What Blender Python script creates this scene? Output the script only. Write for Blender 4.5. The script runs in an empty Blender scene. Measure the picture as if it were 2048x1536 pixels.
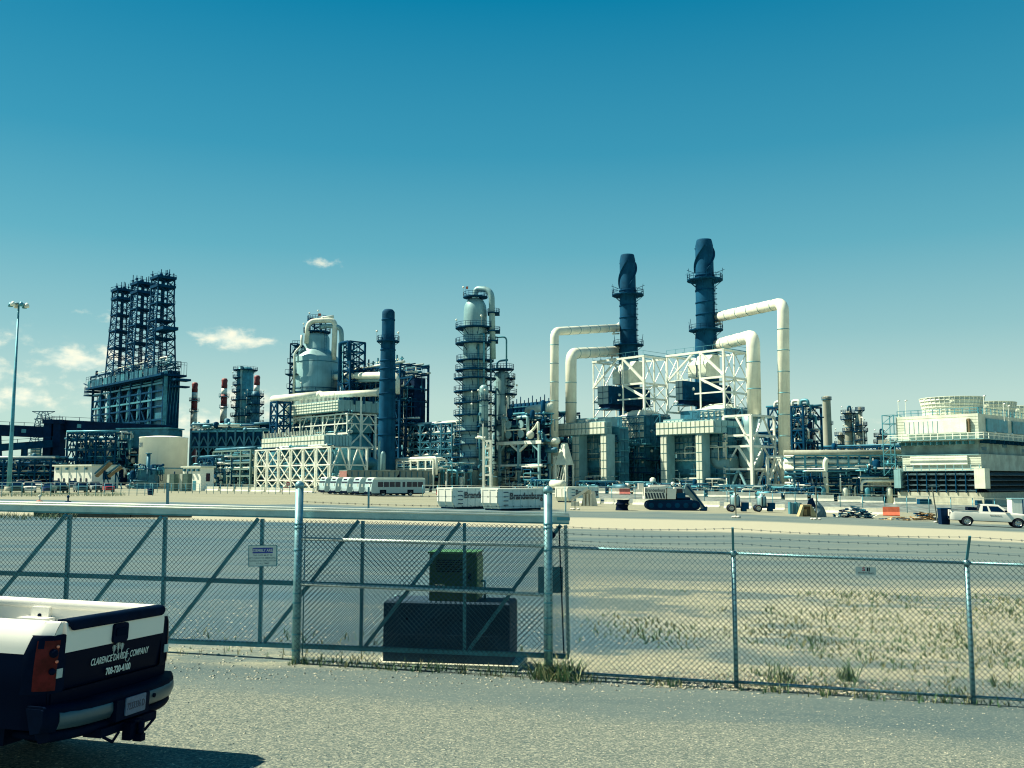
import bpy, math, random
from mathutils import Vector, Matrix
R = math.radians
SC = bpy.context.scene
COL = SC.collection
rng = random.Random(7)

# ---------------------------------------------------------------- camera, sky, sun, exposure
PITCH = R(5.836); F = 1878.0; CAMZ = 2.36
cam = bpy.data.cameras.new('camera'); camo = bpy.data.objects.new('camera', cam); COL.objects.link(camo)
camo.location = (0, 0, CAMZ); camo.rotation_euler = (R(90) + PITCH, 0, 0)
cam.sensor_fit = 'HORIZONTAL'; cam.sensor_width = 36; cam.lens = 36 * F / 2048
cam.clip_start = 0.1; cam.clip_end = 20000
SC.camera = camo
SUN_AZ = math.atan2(-0.985, 0.17); SUN_EL = R(52)      # azimuth from +Y towards +X
SC.view_settings.view_transform = 'Standard'; SC.view_settings.look = 'None'
SC.view_settings.gamma = 1; SC.view_settings.use_curve_mapping = False
SC.view_settings.exposure = 1.0
sl = bpy.data.lights.new('sun', 'SUN'); sl.energy = 5.0; sl.angle = R(0.5); sl.color = (1.0, 0.945, 0.72)
so = bpy.data.objects.new('sun', sl); COL.objects.link(so)
sdir = Vector((math.sin(SUN_AZ) * math.cos(SUN_EL), math.cos(SUN_AZ) * math.cos(SUN_EL), math.sin(SUN_EL)))
so.rotation_euler = sdir.to_track_quat('Z', 'Y').to_euler(); so.location = (-60, 10, 90)
SC.cycles.use_denoising = True; SC.cycles.filter_width = 1.15
SC.cycles.max_bounces = 6; SC.cycles.diffuse_bounces = 3; SC.cycles.transparent_max_bounces = 8

class NT:
    def __init__(s, nt): s.t = nt; s.n = nt.nodes; s.l = nt.links
    def new(s, kind, **kw):
        n = s.n.new(kind)
        for k, v in kw.items(): setattr(n, k, v)
        return n
    def put(s, sock, v):
        if isinstance(v, bpy.types.NodeSocket): s.l.new(v, sock)
        else: sock.default_value = v
    def math(s, op, a, b=None, c=None, clamp=False):
        n = s.n.new('ShaderNodeMath'); n.operation = op; n.use_clamp = clamp
        s.put(n.inputs[0], a)
        if b is not None: s.put(n.inputs[1], b)
        if c is not None: s.put(n.inputs[2], c)
        return n.outputs[0]
    def mix(s, f, a, b, blend='MIX'):
        n = s.n.new('ShaderNodeMix'); n.data_type = 'RGBA'; n.blend_type = blend
        s.put(n.inputs[0], f); s.put(n.inputs[6], a); s.put(n.inputs[7], b)
        return n.outputs[2]
    def noise(s, vec, scale, detail=4, rough=.55, dist=0.0):
        n = s.n.new('ShaderNodeTexNoise'); s.l.new(vec, n.inputs['Vector'])
        n.inputs['Scale'].default_value = scale; n.inputs['Detail'].default_value = detail
        n.inputs['Roughness'].default_value = rough; n.inputs['Distortion'].default_value = dist
        return n.outputs['Fac']
    def ramp(s, f, a, b):      # smoothstep a..b
        n = s.n.new('ShaderNodeMapRange'); n.interpolation_type = 'SMOOTHSTEP'
        s.put(n.inputs[0], f); n.inputs[1].default_value = a; n.inputs[2].default_value = b
        return n.outputs[0]

def c4(c): return (c[0], c[1], c[2], 1)

world = bpy.data.worlds.new('World'); SC.world = world; world.use_nodes = True
w = NT(world.node_tree); w.n.clear()
sky = w.new('ShaderNodeTexSky', sky_type='NISHITA', sun_disc=False)
sky.sun_elevation = SUN_EL; sky.sun_rotation = SUN_AZ; sky.air_density = 1.0; sky.dust_density = 0.15; sky.ozone_density = 1.5
SKY_STRENGTH = 0.055; AIRK = 9.0
tc = w.new('ShaderNodeTexCoord'); sep = w.new('ShaderNodeSeparateXYZ'); w.l.new(tc.outputs['Generated'], sep.inputs[0])
az = w.math('ARCTAN2', sep.outputs[0], sep.outputs[1]); el = w.math('ARCSINE', sep.outputs[2])
def blob(u, v, su, sv):       # a cloud bank given by its bearing and height in the sky
    a0 = math.atan((u - 1024) / F / math.cos(PITCH)); e0 = math.atan((960 - v) / F) * math.cos(a0)
    x = w.math('DIVIDE', w.math('SUBTRACT', az, a0), su / F); y = w.math('DIVIDE', w.math('SUBTRACT', el, e0), sv / F)
    r = w.math('ADD', w.math('MULTIPLY', x, x), w.math('MULTIPLY', y, y))
    return w.math('POWER', 2.718, w.math('MULTIPLY', r, -1.0))
acc = None
for u_, v_, su_, sv_, k_ in [(448, 673, 58, 15, 1.0), (505, 681, 60, 11, .85), (150, 718, 72, 17, 1.1), (30, 795, 90, 26, .8), (235, 712, 50, 18, .9), (195, 628, 44, 13, .7), (95, 765, 80, 13, .7),
           (640, 519, 34, 9, .62), (530, 805, 60, 26, .9), (395, 855, 90, 26, .9), (-150, 730, 140, 60, 1), (-500, 640, 220, 60, 1), (-900, 780, 300, 60, 1),
           (3300, 700, 260, 50, 1), (4600, 640, 300, 60, 1), (6200, 760, 260, 60, 1), (-2600, 700, 300, 60, 1), (-4300, 680, 300, 60, 1), (1770, 848, 50, 12, .6)]:
    x = w.math('MULTIPLY', blob(u_, v_, su_ * 1.25, sv_ * 1.35), k_); acc = x if acc is None else w.math('MAXIMUM', acc, x)
mp = w.new('ShaderNodeCombineXYZ'); w.l.new(az, mp.inputs[0]); w.l.new(w.math('MULTIPLY', el, 1.6), mp.inputs[1])
cn = w.noise(mp.outputs[0], 30, 9, .60, .15)
cd = w.math('ADD', w.math('MULTIPLY', acc, 0.72), w.math('MULTIPLY', w.math('SUBTRACT', cn, .5), 1.9))
cm = w.math('MULTIPLY', w.math('MULTIPLY', w.ramp(cd, .24, .80), w.ramp(acc, .05, .40)), 0.88)
cn2 = w.noise(mp.outputs[0], 60, 4)
cl_col = w.mix(w.ramp(cn2, .3, .7), (7.2, 8.4, 7.4, 1), (10.2, 9.8, 7.6, 1))
ramp = w.new('ShaderNodeValToRGB'); cr = ramp.color_ramp; cr.interpolation = 'LINEAR'
stops = [(0.0, (.72, .81, .67)), (.08, (.62, .755, .665)), (.15, (.36, .60, .60)), (.24, (.155, .46, .55)), (.34, (.055, .335, .485)), (.5, (.0003, .215, .395)), (1.0, (.0002, .10, .25))]
while len(cr.elements) < len(stops): cr.elements.new(.5)
for e_, (p_, c_) in zip(cr.elements, stops): e_.position = p_; e_.color = c4(c_)
w.l.new(w.math('MAXIMUM', el, 0.0), ramp.inputs[0])
air = w.mix(1.0, ramp.outputs[0], (AIRK, AIRK, AIRK, 1), 'MULTIPLY')
base = w.mix(1.0, sky.outputs[0], (0.03, 0.85, 0.90, 1), 'MULTIPLY')
tint = w.mix(.82, base, air)                       # clear sky through the day's haze, the same on every bearing
skyc = w.mix(cm, tint, cl_col)
bg = w.new('ShaderNodeBackground'); w.l.new(skyc, bg.inputs[0]); bg.inputs[1].default_value = SKY_STRENGTH
wo = w.new('ShaderNodeOutputWorld'); w.l.new(bg.outputs[0], wo.inputs[0])

# ---------------------------------------------------------------- pixel <-> place helpers
CP, SP = math.cos(PITCH), math.sin(PITCH)
def ray(u, v):
    a = (u - 1024) / F; b = (768 - v) / F
    return Vector((a, CP - b * SP, SP + b * CP))
def px(u, v, Y):              # the point that pixel u, v shows at distance Y
    d = ray(u, v); return Vector((0, 0, CAMZ)) + d * (Y / d.y)
def sstep(a, b, x):
    t = min(1, max(0, (x - a) / (b - a))); return t * t * (3 - 2 * t)
def gz(x, y):                 # the lie of the land: slopes away from the road, then a nearly level yard
    n = -.0403 * y - .0324 * max(-30, min(30, x)); f = -.69 - .012 * max(-140, min(140, x)) - .022 * max(0, min(x, 70) - 20)
    t = sstep(14, 28, y); return n * (1 - t) + f * t
def gpt(u, v):
    d = ray(u, v); lo, hi = 1.0, 4000.0
    for _ in range(70):
        m = (lo + hi) / 2; p = Vector((0, 0, CAMZ)) + d * m
        if p.z > gz(p.x, p.y): lo = m
        else: hi = m
    p = Vector((0, 0, CAMZ)) + d * hi; p.z = gz(p.x, p.y); return p
def onground(u, Y):
    x = (u - 1024) / F * Y / CP; return Vector((x, Y, gz(x, Y)))
def hz(v, Y): return px(1024, v, Y).z
YAW = R(-47); AX = Vector((math.cos(YAW), math.sin(YAW), 0)); BX = Vector((-math.sin(YAW), math.cos(YAW), 0))
def span(C, D, u):            # metres from C along D until the column of pixels u
    k = (u - 1024) / F / CP
    return (k * C.y - C.x) / (D.x - k * D.y)

# ---------------------------------------------------------------- materials
MATS = {}
def M(name, col, rough=.6, metal=0.0, var=.18, scale=2.0, bump=0.0, bscale=None, streak=0.0, spec=None, trans=0):
    if name in MATS: return MATS[name]
    m = bpy.data.materials.new(name); m.use_nodes = True; t = NT(m.node_tree)
    p = t.n['Principled BSDF']
    p.inputs['Roughness'].default_value = rough; p.inputs['Metallic'].default_value = metal
    if spec is not None: p.inputs['Specular IOR Level'].default_value = spec
    tcn = t.new('ShaderNodeTexCoord'); oi = t.new('ShaderNodeObjectInfo')
    vec = tcn.outputs['Object']
    f = t.noise(vec, scale, 5, .6)
    lo = tuple(max(0, c * (1 - var)) for c in col); hi = tuple(min(1, c * (1 + var)) for c in col)
    c = t.mix(t.ramp(f, .3, .7), c4(lo), c4(hi))
    if streak:
        mpn = t.new('ShaderNodeMapping'); mpn.inputs['Scale'].default_value = (3, 3, .12); t.l.new(vec, mpn.inputs[0])
        s = t.noise(mpn.outputs[0], scale * 1.5, 4)
        c = t.mix(t.math('MULTIPLY', t.ramp(s, .52, .75), streak), c, c4(tuple(x * .45 for x in col)))
    rv = t.math('MULTIPLY_ADD', oi.outputs['Random'], .14, .93)
    cc = t.new('ShaderNodeCombineColor')
    for i in range(3): t.l.new(rv, cc.inputs[i])
    c = t.mix(1.0, c, cc.outputs[0], 'MULTIPLY')
    t.l.new(c, p.inputs['Base Color'])
    if bump:
        bn = t.new('ShaderNodeBump'); bn.inputs['Strength'].default_value = bump; bn.inputs['Distance'].default_value = .02
        t.l.new(t.noise(vec, bscale or scale * 12, 4), bn.inputs['Height']); t.l.new(bn.outputs[0], p.inputs['Normal'])
    MATS[name] = m; return m

WHITE = M('white_steel_paint', (.76, .79, .69), .5, var=.10, scale=.6, streak=.25)
CREAM = M('cream_duct_paint', (.75, .755, .62), .5, var=.10, scale=.35, streak=.3)
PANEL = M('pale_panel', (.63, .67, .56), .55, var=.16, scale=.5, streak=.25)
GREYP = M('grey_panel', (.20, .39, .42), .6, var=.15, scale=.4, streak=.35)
DARK = M('dark_shade_steel', (.0015, .045, .105), .85, spec=.05, var=.3, scale=.5)  # grey steel with its shade put into a dark blue; also plain dark parts
DARKER = M('dark_shade_navy', (.0005, .017, .055), .8, spec=.1, var=.3, scale=.5)  # near-black navy: dark parts, and boxes filled in where shade lies
STACK = M('dark_stack_steel', (.004, .062, .130), .8, spec=.08, var=.25, scale=.3, streak=.4)
TEAL = M('galvanised_steel', (.060, .270, .340), .5, .3, var=.25, scale=.6, streak=.3)
MIDT = M('weathered_steel', (.018, .140, .210), .55, .2, var=.3, scale=.6, streak=.3)
SILVER = M('insulation_cladding', (.22, .39, .41), .42, .15, var=.16, scale=.3, streak=.35)
CONC = M('concrete', (.43, .44, .35), .9, var=.15, scale=1.2, bump=.3, streak=.25)
TANKW = M('tank_white', (.86, .86, .75), .55, var=.06, scale=.3, streak=.15)
RED = M('stack_red', (.22, .035, .04), .6, var=.15)
GALV = M('galvanised_pipe', (.17, .35, .39), .42, .55, var=.2, scale=9)
WIRE = M('galvanised_wire', (.006, .055, .085), .6, .1, var=.2, scale=3)
ALU = M('aluminium_beam', (.29, .45, .46), .4, .5, var=.12, scale=4)
ALUTOP = M('aluminium_frame', (.05, .22, .28), .45, .4, var=.2, scale=4)
RUBBER = M('tyre_rubber', (.001, .008, .022), .8, var=.2, scale=10)
GLASS = M('dark_window_glass', (.001, .010, .034), .12, var=.1, spec=.4)
BLACK = M('black_plastic', (.0005, .006, .022), .6, spec=.03, var=.2, scale=6)
CHROME = M('bumper_chrome', (.045, .095, .125), .4, .3, var=.06, scale=6)
ORANGE = M('orange_plastic', (.62, .13, .06), .6, var=.15)
GREENB = M('green_cabinet_paint', (.010, .075, .035), .45, var=.2, scale=4)
WOOD = M('raw_timber', (.46, .30, .13), .8, var=.3, scale=4)
DKCONC = M('shaded_concrete_block', (.004, .036, .072), .9, var=.25, scale=2.0, bump=.3)  # concrete with the block's shade put into its colour

# ---------------------------------------------------------------- mesh builder
class MB:
    def __init__(s): s.v = []; s.f = []; s.sm = []
    def add(s, vs, fs, smooth=False):
        o = len(s.v); s.v.extend([tuple(p) for p in vs])
        for f in fs: s.f.append(tuple(i + o for i in f)); s.sm.append(smooth)
        return s
    def box(s, x0, x1, y0, y1, z0, z1):
        x0, x1 = sorted((x0, x1)); y0, y1 = sorted((y0, y1)); z0, z1 = sorted((z0, z1))
        return s.add([(x0, y0, z0), (x1, y0, z0), (x1, y1, z0), (x0, y1, z0), (x0, y0, z1), (x1, y0, z1), (x1, y1, z1), (x0, y1, z1)],
                     [(3, 2, 1, 0), (4, 5, 6, 7), (0, 1, 5, 4), (1, 2, 6, 5), (2, 3, 7, 6), (3, 0, 4, 7)])
    def frame_of(s, d):
        d = d.normalized(); up = Vector((0, 0, 1)) if abs(d.z) < .95 else Vector((1, 0, 0))
        a = d.cross(up).normalized(); b = a.cross(d).normalized(); return a, b
    def bar(s, p0, p1, w, h=None):
        p0 = Vector(p0); p1 = Vector(p1); h = h or w
        a, b = s.frame_of(p1 - p0); a = a * w / 2; b = b * h / 2
        vs = [p0 - a - b, p0 + a - b, p0 + a + b, p0 - a + b, p1 - a - b, p1 + a - b, p1 + a + b, p1 - a + b]
        return s.add(vs, [(3, 2, 1, 0), (4, 5, 6, 7), (0, 1, 5, 4), (1, 2, 6, 5), (2, 3, 7, 6), (3, 0, 4, 7)])
    def wire(s, p0, p1, r):
        p0 = Vector(p0); p1 = Vector(p1); a, b = s.frame_of(p1 - p0)
        k = [a * r, (a * -.5 + b * .87) * r, (a * -.5 - b * .87) * r]
        return s.add([p0 + q for q in k] + [p1 + q for q in k], [(0, 1, 4, 3), (1, 2, 5, 4), (2, 0, 3, 5)])
    def tube(s, pts, r, n=10, cap=True, radii=None):
        pts = [Vector(p) for p in pts]; N = len(pts); rings = []
        pa = None
        for i, p in enumerate(pts):
            d0 = (pts[i] - pts[i - 1]).normalized() if i else None
            d1 = (pts[i + 1] - pts[i]).normalized() if i < N - 1 else None
            d = (d0 + d1).normalized() if d0 and d1 else (d0 or d1)
            if pa is None: a, b = s.frame_of(d)
            else:
                a = (pa - d * pa.dot(d)).normalized(); b = a.cross(d).normalized()
            pa = a
            k = 1.0
            if d0 and d1: k = 1 / max(.5, d.dot(d1))
            rr = radii[i] if radii else r
            ring = []
            for j in range(n):
                t = 2 * math.pi * j / n; q = a * math.cos(t) + b * math.sin(t)
                ring.append(p + q * rr)
            rings.append(ring)
        vs = [q for ring in rings for q in ring]; fs = []
        for i in range(N - 1):
            for j in range(n):
                fs.append((i * n + j, i * n + (j + 1) % n, (i + 1) * n + (j + 1) % n, (i + 1) * n + j))
        s.add(vs, fs, True)
        if cap:
            o = len(s.v) - len(vs)
            s.f.append(tuple(o + j for j in reversed(range(n)))); s.sm.append(False)
            s.f.append(tuple(o + (N - 1) * n + j for j in range(n))); s.sm.append(False)
        return s
    def cyl(s, p0, p1, r0, r1=None, n=14, cap=True):
        return s.tube([p0, p1], r0, n, cap, radii=[r0, r0 if r1 is None else r1])
    def lathe(s, prof, n=24, cx=0, cy=0, cap=True, smooth=True, a0=0.0, a1=2 * math.pi):
        full = abs(a1 - a0 - 2 * math.pi) < 1e-6; m = n if full else n + 1
        vs = []
        for r, z in prof:
            for j in range(m):
                t = a0 + (a1 - a0) * j / n; vs.append((cx + r * math.cos(t), cy + r * math.sin(t), z))
        fs = []
        for i in range(len(prof) - 1):
            for j in range(n):
                k = (j + 1) % m if full else j + 1
                fs.append((i * m + j, i * m + k, (i + 1) * m + k, (i + 1) * m + j))
        s.add(vs, fs, smooth)
        if cap and full:
            o = len(s.v) - len(vs)
            if prof[0][0] > 1e-4: s.f.append(tuple(o + j for j in reversed(range(n)))); s.sm.append(False)
            if prof[-1][0] > 1e-4: s.f.append(tuple(o + (len(prof) - 1) * m + j for j in range(n))); s.sm.append(False)
        return s
    def ball(s, c, r, n=8, sz=1.0):
        pr = [(r * math.sin(math.pi * i / 6) + 1e-5, c[2] - sz * r * math.cos(math.pi * i / 6)) for i in range(7)]
        return s.lathe(pr, n, c[0], c[1], cap=False)
    def poly(s, pts, y0, y1):          # outline in x, z pushed through from y0 to y1
        n = len(pts)
        vs = [(x, y0, z) for x, z in pts] + [(x, y1, z) for x, z in pts]
        fs = [tuple(range(n)), tuple(reversed(range(n, 2 * n)))]
        fs += [(i, i + n, (i + 1) % n + n, (i + 1) % n) for i in range(n)]
        return s.add(vs, fs)
    def mesh(s, name):
        me = bpy.data.meshes.new(name); me.from_pydata(s.v, [], s.f)
        me.polygons.foreach_set('use_smooth', s.sm); me.update(); return me
    def build(s, name, mat, parent=None, kind=None, label=None):
        if not s.v: return None
        me = s.mesh(name); me.materials.append(mat)
        o = bpy.data.objects.new(name, me); COL.objects.link(o)
        if parent is not None: o.parent = parent
        if kind: o['kind'] = kind
        if label: o['label'] = label
        return o
def thing(name, label, cat, loc=(0, 0, 0), rz=0.0, group=None):
    o = bpy.data.objects.new(name, None); COL.objects.link(o); o.empty_display_size = .5
    o.location = loc; o.rotation_euler = (0, 0, rz); o['label'] = label; o['category'] = cat
    if group: o['group'] = group
    return o
def tag(o, label, cat, group=None):
    o['label'] = label; o['category'] = cat
    if group: o['group'] = group
    return o
def struct(o): o['kind'] = 'structure'; return o
def copy_tree(o, parent=None):
    c = o.copy(); COL.objects.link(c); c.parent = parent
    for ch in list(o.children): copy_tree(ch, c)
    return c
def part_copy(o, loc, parent=None):
    c = o.copy(); COL.objects.link(c); c.location = loc
    if parent is not None: c.parent = parent
    return c
def text(body, size, mat, parent, loc, rot, name='lettering', bold=0.0, sx=1.0, align='CENTER', shear=0.0, ext=.002):
    cu = bpy.data.curves.new('t', 'FONT'); cu.body = body; cu.size = size; cu.align_x = align; cu.align_y = 'CENTER'
    cu.offset = bold * size; cu.shear = shear; cu.extrude = ext; cu.resolution_u = 3
    tmp = bpy.data.objects.new('t', cu); COL.objects.link(tmp)
    dg = bpy.context.evaluated_depsgraph_get(); me = bpy.data.meshes.new_from_object(tmp.evaluated_get(dg))
    bpy.data.objects.remove(tmp); bpy.data.curves.remove(cu)
    me.materials.clear(); me.materials.append(mat); me.name = name
    o = bpy.data.objects.new(name, me); COL.objects.link(o); o.parent = parent
    o.location = loc; o.rotation_euler = rot; o.scale = (sx, 1, 1); return o
from mathutils import noise as _nz
# ---------------------------------------------------------------- ground
def ground():
    xs = [-3000, -1500, -800, -400, -220, -140, -100, -70, -50, -38] + [i * 1.5 for i in range(-20, 21)] + [34, 38, 44, 50, 60, 70, 85, 100, 140, 220, 400, 800, 1500, 3000]
    ys = [-60, -30, -15, -8, -4, 0] + [2 + i for i in range(0, 30)] + [34, 38, 44, 52, 62, 76, 92, 110, 140, 180, 240, 320, 450, 700, 1200, 2500, 6000]
    vs = [(x, y, gz(x, y)) for y in ys for x in xs]; n = len(xs)
    fs = [(j * n + i, j * n + i + 1, (j + 1) * n + i + 1, (j + 1) * n + i) for j in range(len(ys) - 1) for i in range(n - 1)]
    mb = MB(); mb.add(vs, fs, True)
    m = bpy.data.materials.new('gravel_and_asphalt'); m.use_nodes = True; t = NT(m.node_tree); p = t.n['Principled BSDF']
    tcn = t.new('ShaderNodeTexCoord'); vec = tcn.outputs['Object']; sp = t.new('ShaderNodeSeparateXYZ'); t.l.new(vec, sp.inputs[0])
    X, Y = sp.outputs[0], sp.outputs[1]
    big = t.noise(vec, .12, 5, .6); mid = t.noise(vec, .7, 5, .6); fine = t.noise(vec, 6, 5, .65); grain = t.noise(vec, 38, 3, .7)
    vor = t.new('ShaderNodeTexVoronoi'); vor.inputs['Scale'].default_value = 52; t.l.new(vec, vor.inputs['Vector'])
    def dist(k): return t.math('MULTIPLY', t.math('SUBTRACT', mid, .5), k)
    def distb(k): return t.math('MULTIPLY', t.math('SUBTRACT', big, .5), k)
    # stretched wear along the traffic direction
    mpn = t.new('ShaderNodeMapping'); mpn.inputs['Scale'].default_value = (.05, .55, 1); mpn.inputs['Rotation'].default_value = (0, 0, R(8)); t.l.new(vec, mpn.inputs[0])
    wear = t.noise(mpn.outputs[0], 1.0, 5, .6)
    mp2 = t.new('ShaderNodeMapping'); mp2.inputs['Scale'].default_value = (.35, 1.6, 1); mp2.inputs['Rotation'].default_value = (0, 0, R(9)); t.l.new(vec, mp2.inputs[0])
    lane = t.noise(mp2.outputs[0], .55, 4, .6)
    gravel = t.mix(t.ramp(fine, .25, .75), (0.1010, 0.1290, 0.1143, 1), (0.1496, 0.1720, 0.1453, 1))
    gravel = t.mix(t.math('MULTIPLY', t.ramp(grain, .52, .72), .55), gravel, (0.2749, 0.2881, 0.2344, 1))
    sv = t.new('ShaderNodeSeparateColor'); t.l.new(vor.outputs['Color'], sv.inputs[0]); peb = sv.outputs[0]
    gravel = t.mix(t.math('MULTIPLY', t.ramp(peb, .62, .95), .75), gravel, (0.3234, 0.3311, 0.2578, 1)); gravel = t.mix(t.math('MULTIPLY', t.ramp(peb, .36, .05), .62), gravel, (0.0283, 0.0645, 0.0750, 1))
    gravel = t.mix(t.math('MULTIPLY', t.ramp(grain, .46, .30), .6), gravel, (0.0202, 0.0413, 0.0487, 1))
    pale = t.mix(t.ramp(fine, .3, .7), (0.2028, 0.2214, 0.1609, 1), (0.3628, 0.3519, 0.2474, 1))
    pale = t.mix(t.math('MULTIPLY', t.ramp(grain, .5, .7), .5), pale, (0.3234, 0.3311, 0.2484, 1))
    pale = t.mix(t.math('MULTIPLY', t.ramp(grain, .45, .33), .5), pale, (0.0445, 0.0731, 0.0703, 1))
    pale = t.mix(t.math('MULTIPLY', t.ramp(peb, .38, .05), .5), pale, (0.0566, 0.0860, 0.0844, 1)); pale = t.mix(t.math('MULTIPLY', t.ramp(peb, .7, .97), .6), pale, (0.4042, 0.3956, 0.3000, 1))
    pale = t.mix(t.math('MULTIPLY', t.ramp(lane, .55, .70), .6), pale, (0.0687, 0.1075, 0.1125, 1))
    asph = t.mix(t.ramp(wear, .3, .7), (0.0663, 0.1135, 0.1275, 1), (0.1253, 0.1634, 0.1500, 1))
    asph = t.mix(t.math('MULTIPLY', t.ramp(fine, .5, .8), .35), asph, (0.1293, 0.1634, 0.1500, 1))
    dust = t.mix(t.ramp(wear, .3, .7), (0.1900, 0.2021, 0.1453, 1), (0.2910, 0.2881, 0.2109, 1))
    # rows of ground from the road outward
    yb = t.math('ADD', Y, dist(2.6)); yb = t.math('ADD', yb, distb(3.0))
    c = gravel
    ln = t.math('ADD', t.math('ADD', Y, t.math('MULTIPLY', t.math('MINIMUM', X, 6.0), .22)), t.math('ADD', dist(.9), t.math('MULTIPLY', t.math('SUBTRACT', lane, .5), 2.0)))
    smooth = t.mix(t.ramp(lane, .3, .65), (0.0582, 0.0963, 0.1050, 1), (0.0930, 0.1290, 0.1265, 1)); smooth = t.mix(t.math('MULTIPLY', t.ramp(peb, .80, .98), .5), smooth, (0.2425, 0.2580, 0.2062, 1))
    c = t.mix(t.math('MULTIPLY', t.ramp(ln, 11.6, 12.6), .9), c, smooth)
    # pale gravel behind the fence, with a wet grey swale through it
    mp3 = t.new('ShaderNodeMapping'); mp3.inputs['Scale'].default_value = (.22, .60, 1); mp3.inputs['Rotation'].default_value = (0, 0, R(-7)); t.l.new(vec, mp3.inputs[0])
    patch = t.noise(mp3.outputs[0], 1.0, 6, .62, .4)
    pale = t.mix(t.math('MULTIPLY', t.ramp(patch, .50, .60), .85), pale, t.mix(t.ramp(fine, .3, .7), (0.0583, 0.1080, 0.1221, 1), (0.0987, 0.1400, 0.1363, 1)))
    pale = t.mix(t.math('MULTIPLY', t.ramp(patch, .44, .34), .6), pale, (0.4324, 0.4100, 0.2889, 1))
    c = t.mix(t.ramp(yb, 14.2, 15.6), c, pale)
    yk = t.math('ADD', Y, t.math('MULTIPLY', X, -.10)); yk = t.math('ADD', yk, dist(2.2))
    sw = t.math('MULTIPLY', t.ramp(yk, 16.4, 18.0), t.ramp(yk, 23.6, 20.8)); sw = t.math('MULTIPLY', sw, t.ramp(t.math('ADD', X, distb(6)), 5.2, 1.2))
    c = t.mix(t.math('MULTIPLY', sw, .92), c, (0.0445, 0.0989, 0.1294, 1))
    c = t.mix(t.math('MULTIPLY', t.ramp(yb, 26.0, 32.0), .93), c, asph)
    left = t.math('MULTIPLY', t.ramp(t.math('ADD', X, dist(3)), 2.4, .4), t.ramp(yb, 17.5, 20.5))
    c = t.mix(t.math('MULTIPLY', left, .9), c, t.mix(t.ramp(wear, .35, .7), (0.0420, 0.1049, 0.1406, 1), (0.0930, 0.1419, 0.1500, 1)))
    # the dusty haul road, then worn yard, then dust again
    yh = t.math('ADD', t.math('ADD', Y, t.math('MULTIPLY', X, .22)), dist(2.4))
    hr = t.math('MULTIPLY', t.ramp(yh, 60, 63), t.ramp(yh, 82, 78))
    c = t.mix(hr, c, (0.3395, 0.3311, 0.2484, 1))
    yf = t.math('ADD', yh, distb(26))
    c = t.mix(t.ramp(yf, 96, 104), c, dust)
    c = t.mix(t.math('MULTIPLY', t.math('MULTIPLY', t.ramp(wear, .52, .66), t.ramp(yh, 98, 112)), .6), c, asph)
    c = t.mix(t.ramp(Y, 260, 420), c, (0.0404, 0.0774, 0.0844, 1))
    t.l.new(c, p.inputs['Base Color']); p.inputs['Roughness'].default_value = .92; p.inputs['Specular IOR Level'].default_value = .2
    bn = t.new('ShaderNodeBump'); bn.inputs['Strength'].default_value = .55; bn.inputs['Distance'].default_value = .035
    h = t.math('ADD', t.math('MULTIPLY', grain, .7), t.math('MULTIPLY', fine, 1.2))
    t.l.new(h, bn.inputs['Height']); t.l.new(bn.outputs[0], p.inputs['Normal'])
    struct(mb.build('ground', m))
ground()

# ---------------------------------------------------------------- fence and gate
F0, F1, F2 = gpt(605, 1327), gpt(1473, 1378), gpt(1947, 1408)
fd = (F2 - F0); fd.z = 0; fd.normalize(); fn = Vector((-fd.y, fd.x, 0))       # fn points away from the road
def on_line(u, off=0.0):
    base = F0 + fn * off; t = span(base, fd, u); p = base + fd * t; p.z = gz(p.x, p.y); return p
def link_mesh(mb, B0, T0, B1, T1, pitch=.078, r=.0037, rag=0.0):
    L = (B1 - B0).length; H = ((T0 - B0).length + (T1 - B1).length) / 2
    nrm = (B1 - B0).cross(T0 - B0).normalized()
    def P(s, t, o):
        a = s / L; b = t / H; q = B0.lerp(B1, a).lerp(T0.lerp(T1, a), b)
        return q + nrm * (o + .022 * _nz.noise(Vector((q.x * .8, q.z * 1.1, 4.2))) * math.sin(math.pi * min(1, max(0, b))))
    def run(s0, t0, s1, t1, o):
        n = max(1, int(abs(s1 - s0) / .35)); pr = P(s0, t0, o)
        for i in range(1, n + 1):
            q = P(s0 + (s1 - s0) * i / n, t0 + (t1 - t0) * i / n, o); mb.wire(pr, q, r); pr = q
    k = -int(H / pitch) - 1
    while k * pitch < L:
        for sg in (1, -1):
            s0 = k * pitch; s1 = s0 + H
            t0, t1 = 0.0, H
            if s0 < 0: t0 = -s0; s0 = 0
            if s1 > L: t1 -= s1 - L; s1 = L
            if t1 - t0 > .02:
                if sg > 0: run(s0, t0, s1, t1, .003)
                else: run(s0, H - t0, s1, H - t1, -.003)
                a, b = (P(s0, t0, .003), P(s1, t1, .003)) if sg > 0 else (P(s0, H - t0, -.003), P(s1, H - t1, -.003))
                if rag and sg > 0 and t1 >= H - 1e-6: mb.wire(b, b + (b - a).normalized() * rag, r)
                if rag and sg < 0 and t0 <= 1e-6: mb.wire(a, a + (a - b).normalized() * rag, r)
        k += 1
def barbed(mb, a, b, r=.0028, sag=.02):
    a = Vector(a); b = Vector(b); L = (b - a).length; n = max(4, int(L / .6)); prev = a
    for i in range(1, n + 1):
        t = i / n; q = a.lerp(b, t); q.z -= sag * 4 * t * (1 - t); mb.wire(prev, q, r); prev = q
    m = int(L / .13)
    for i in range(1, m):
        t = i / m; q = a.lerp(b, t); q.z -= sag * 4 * t * (1 - t)
        mb.wire(q + Vector((-.012, 0, .014)), q + Vector((.012, 0, -.014)), r); mb.wire(q + Vector((.010, .01, .014)), q + Vector((-.010, -.01, -.014)), r)
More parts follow.
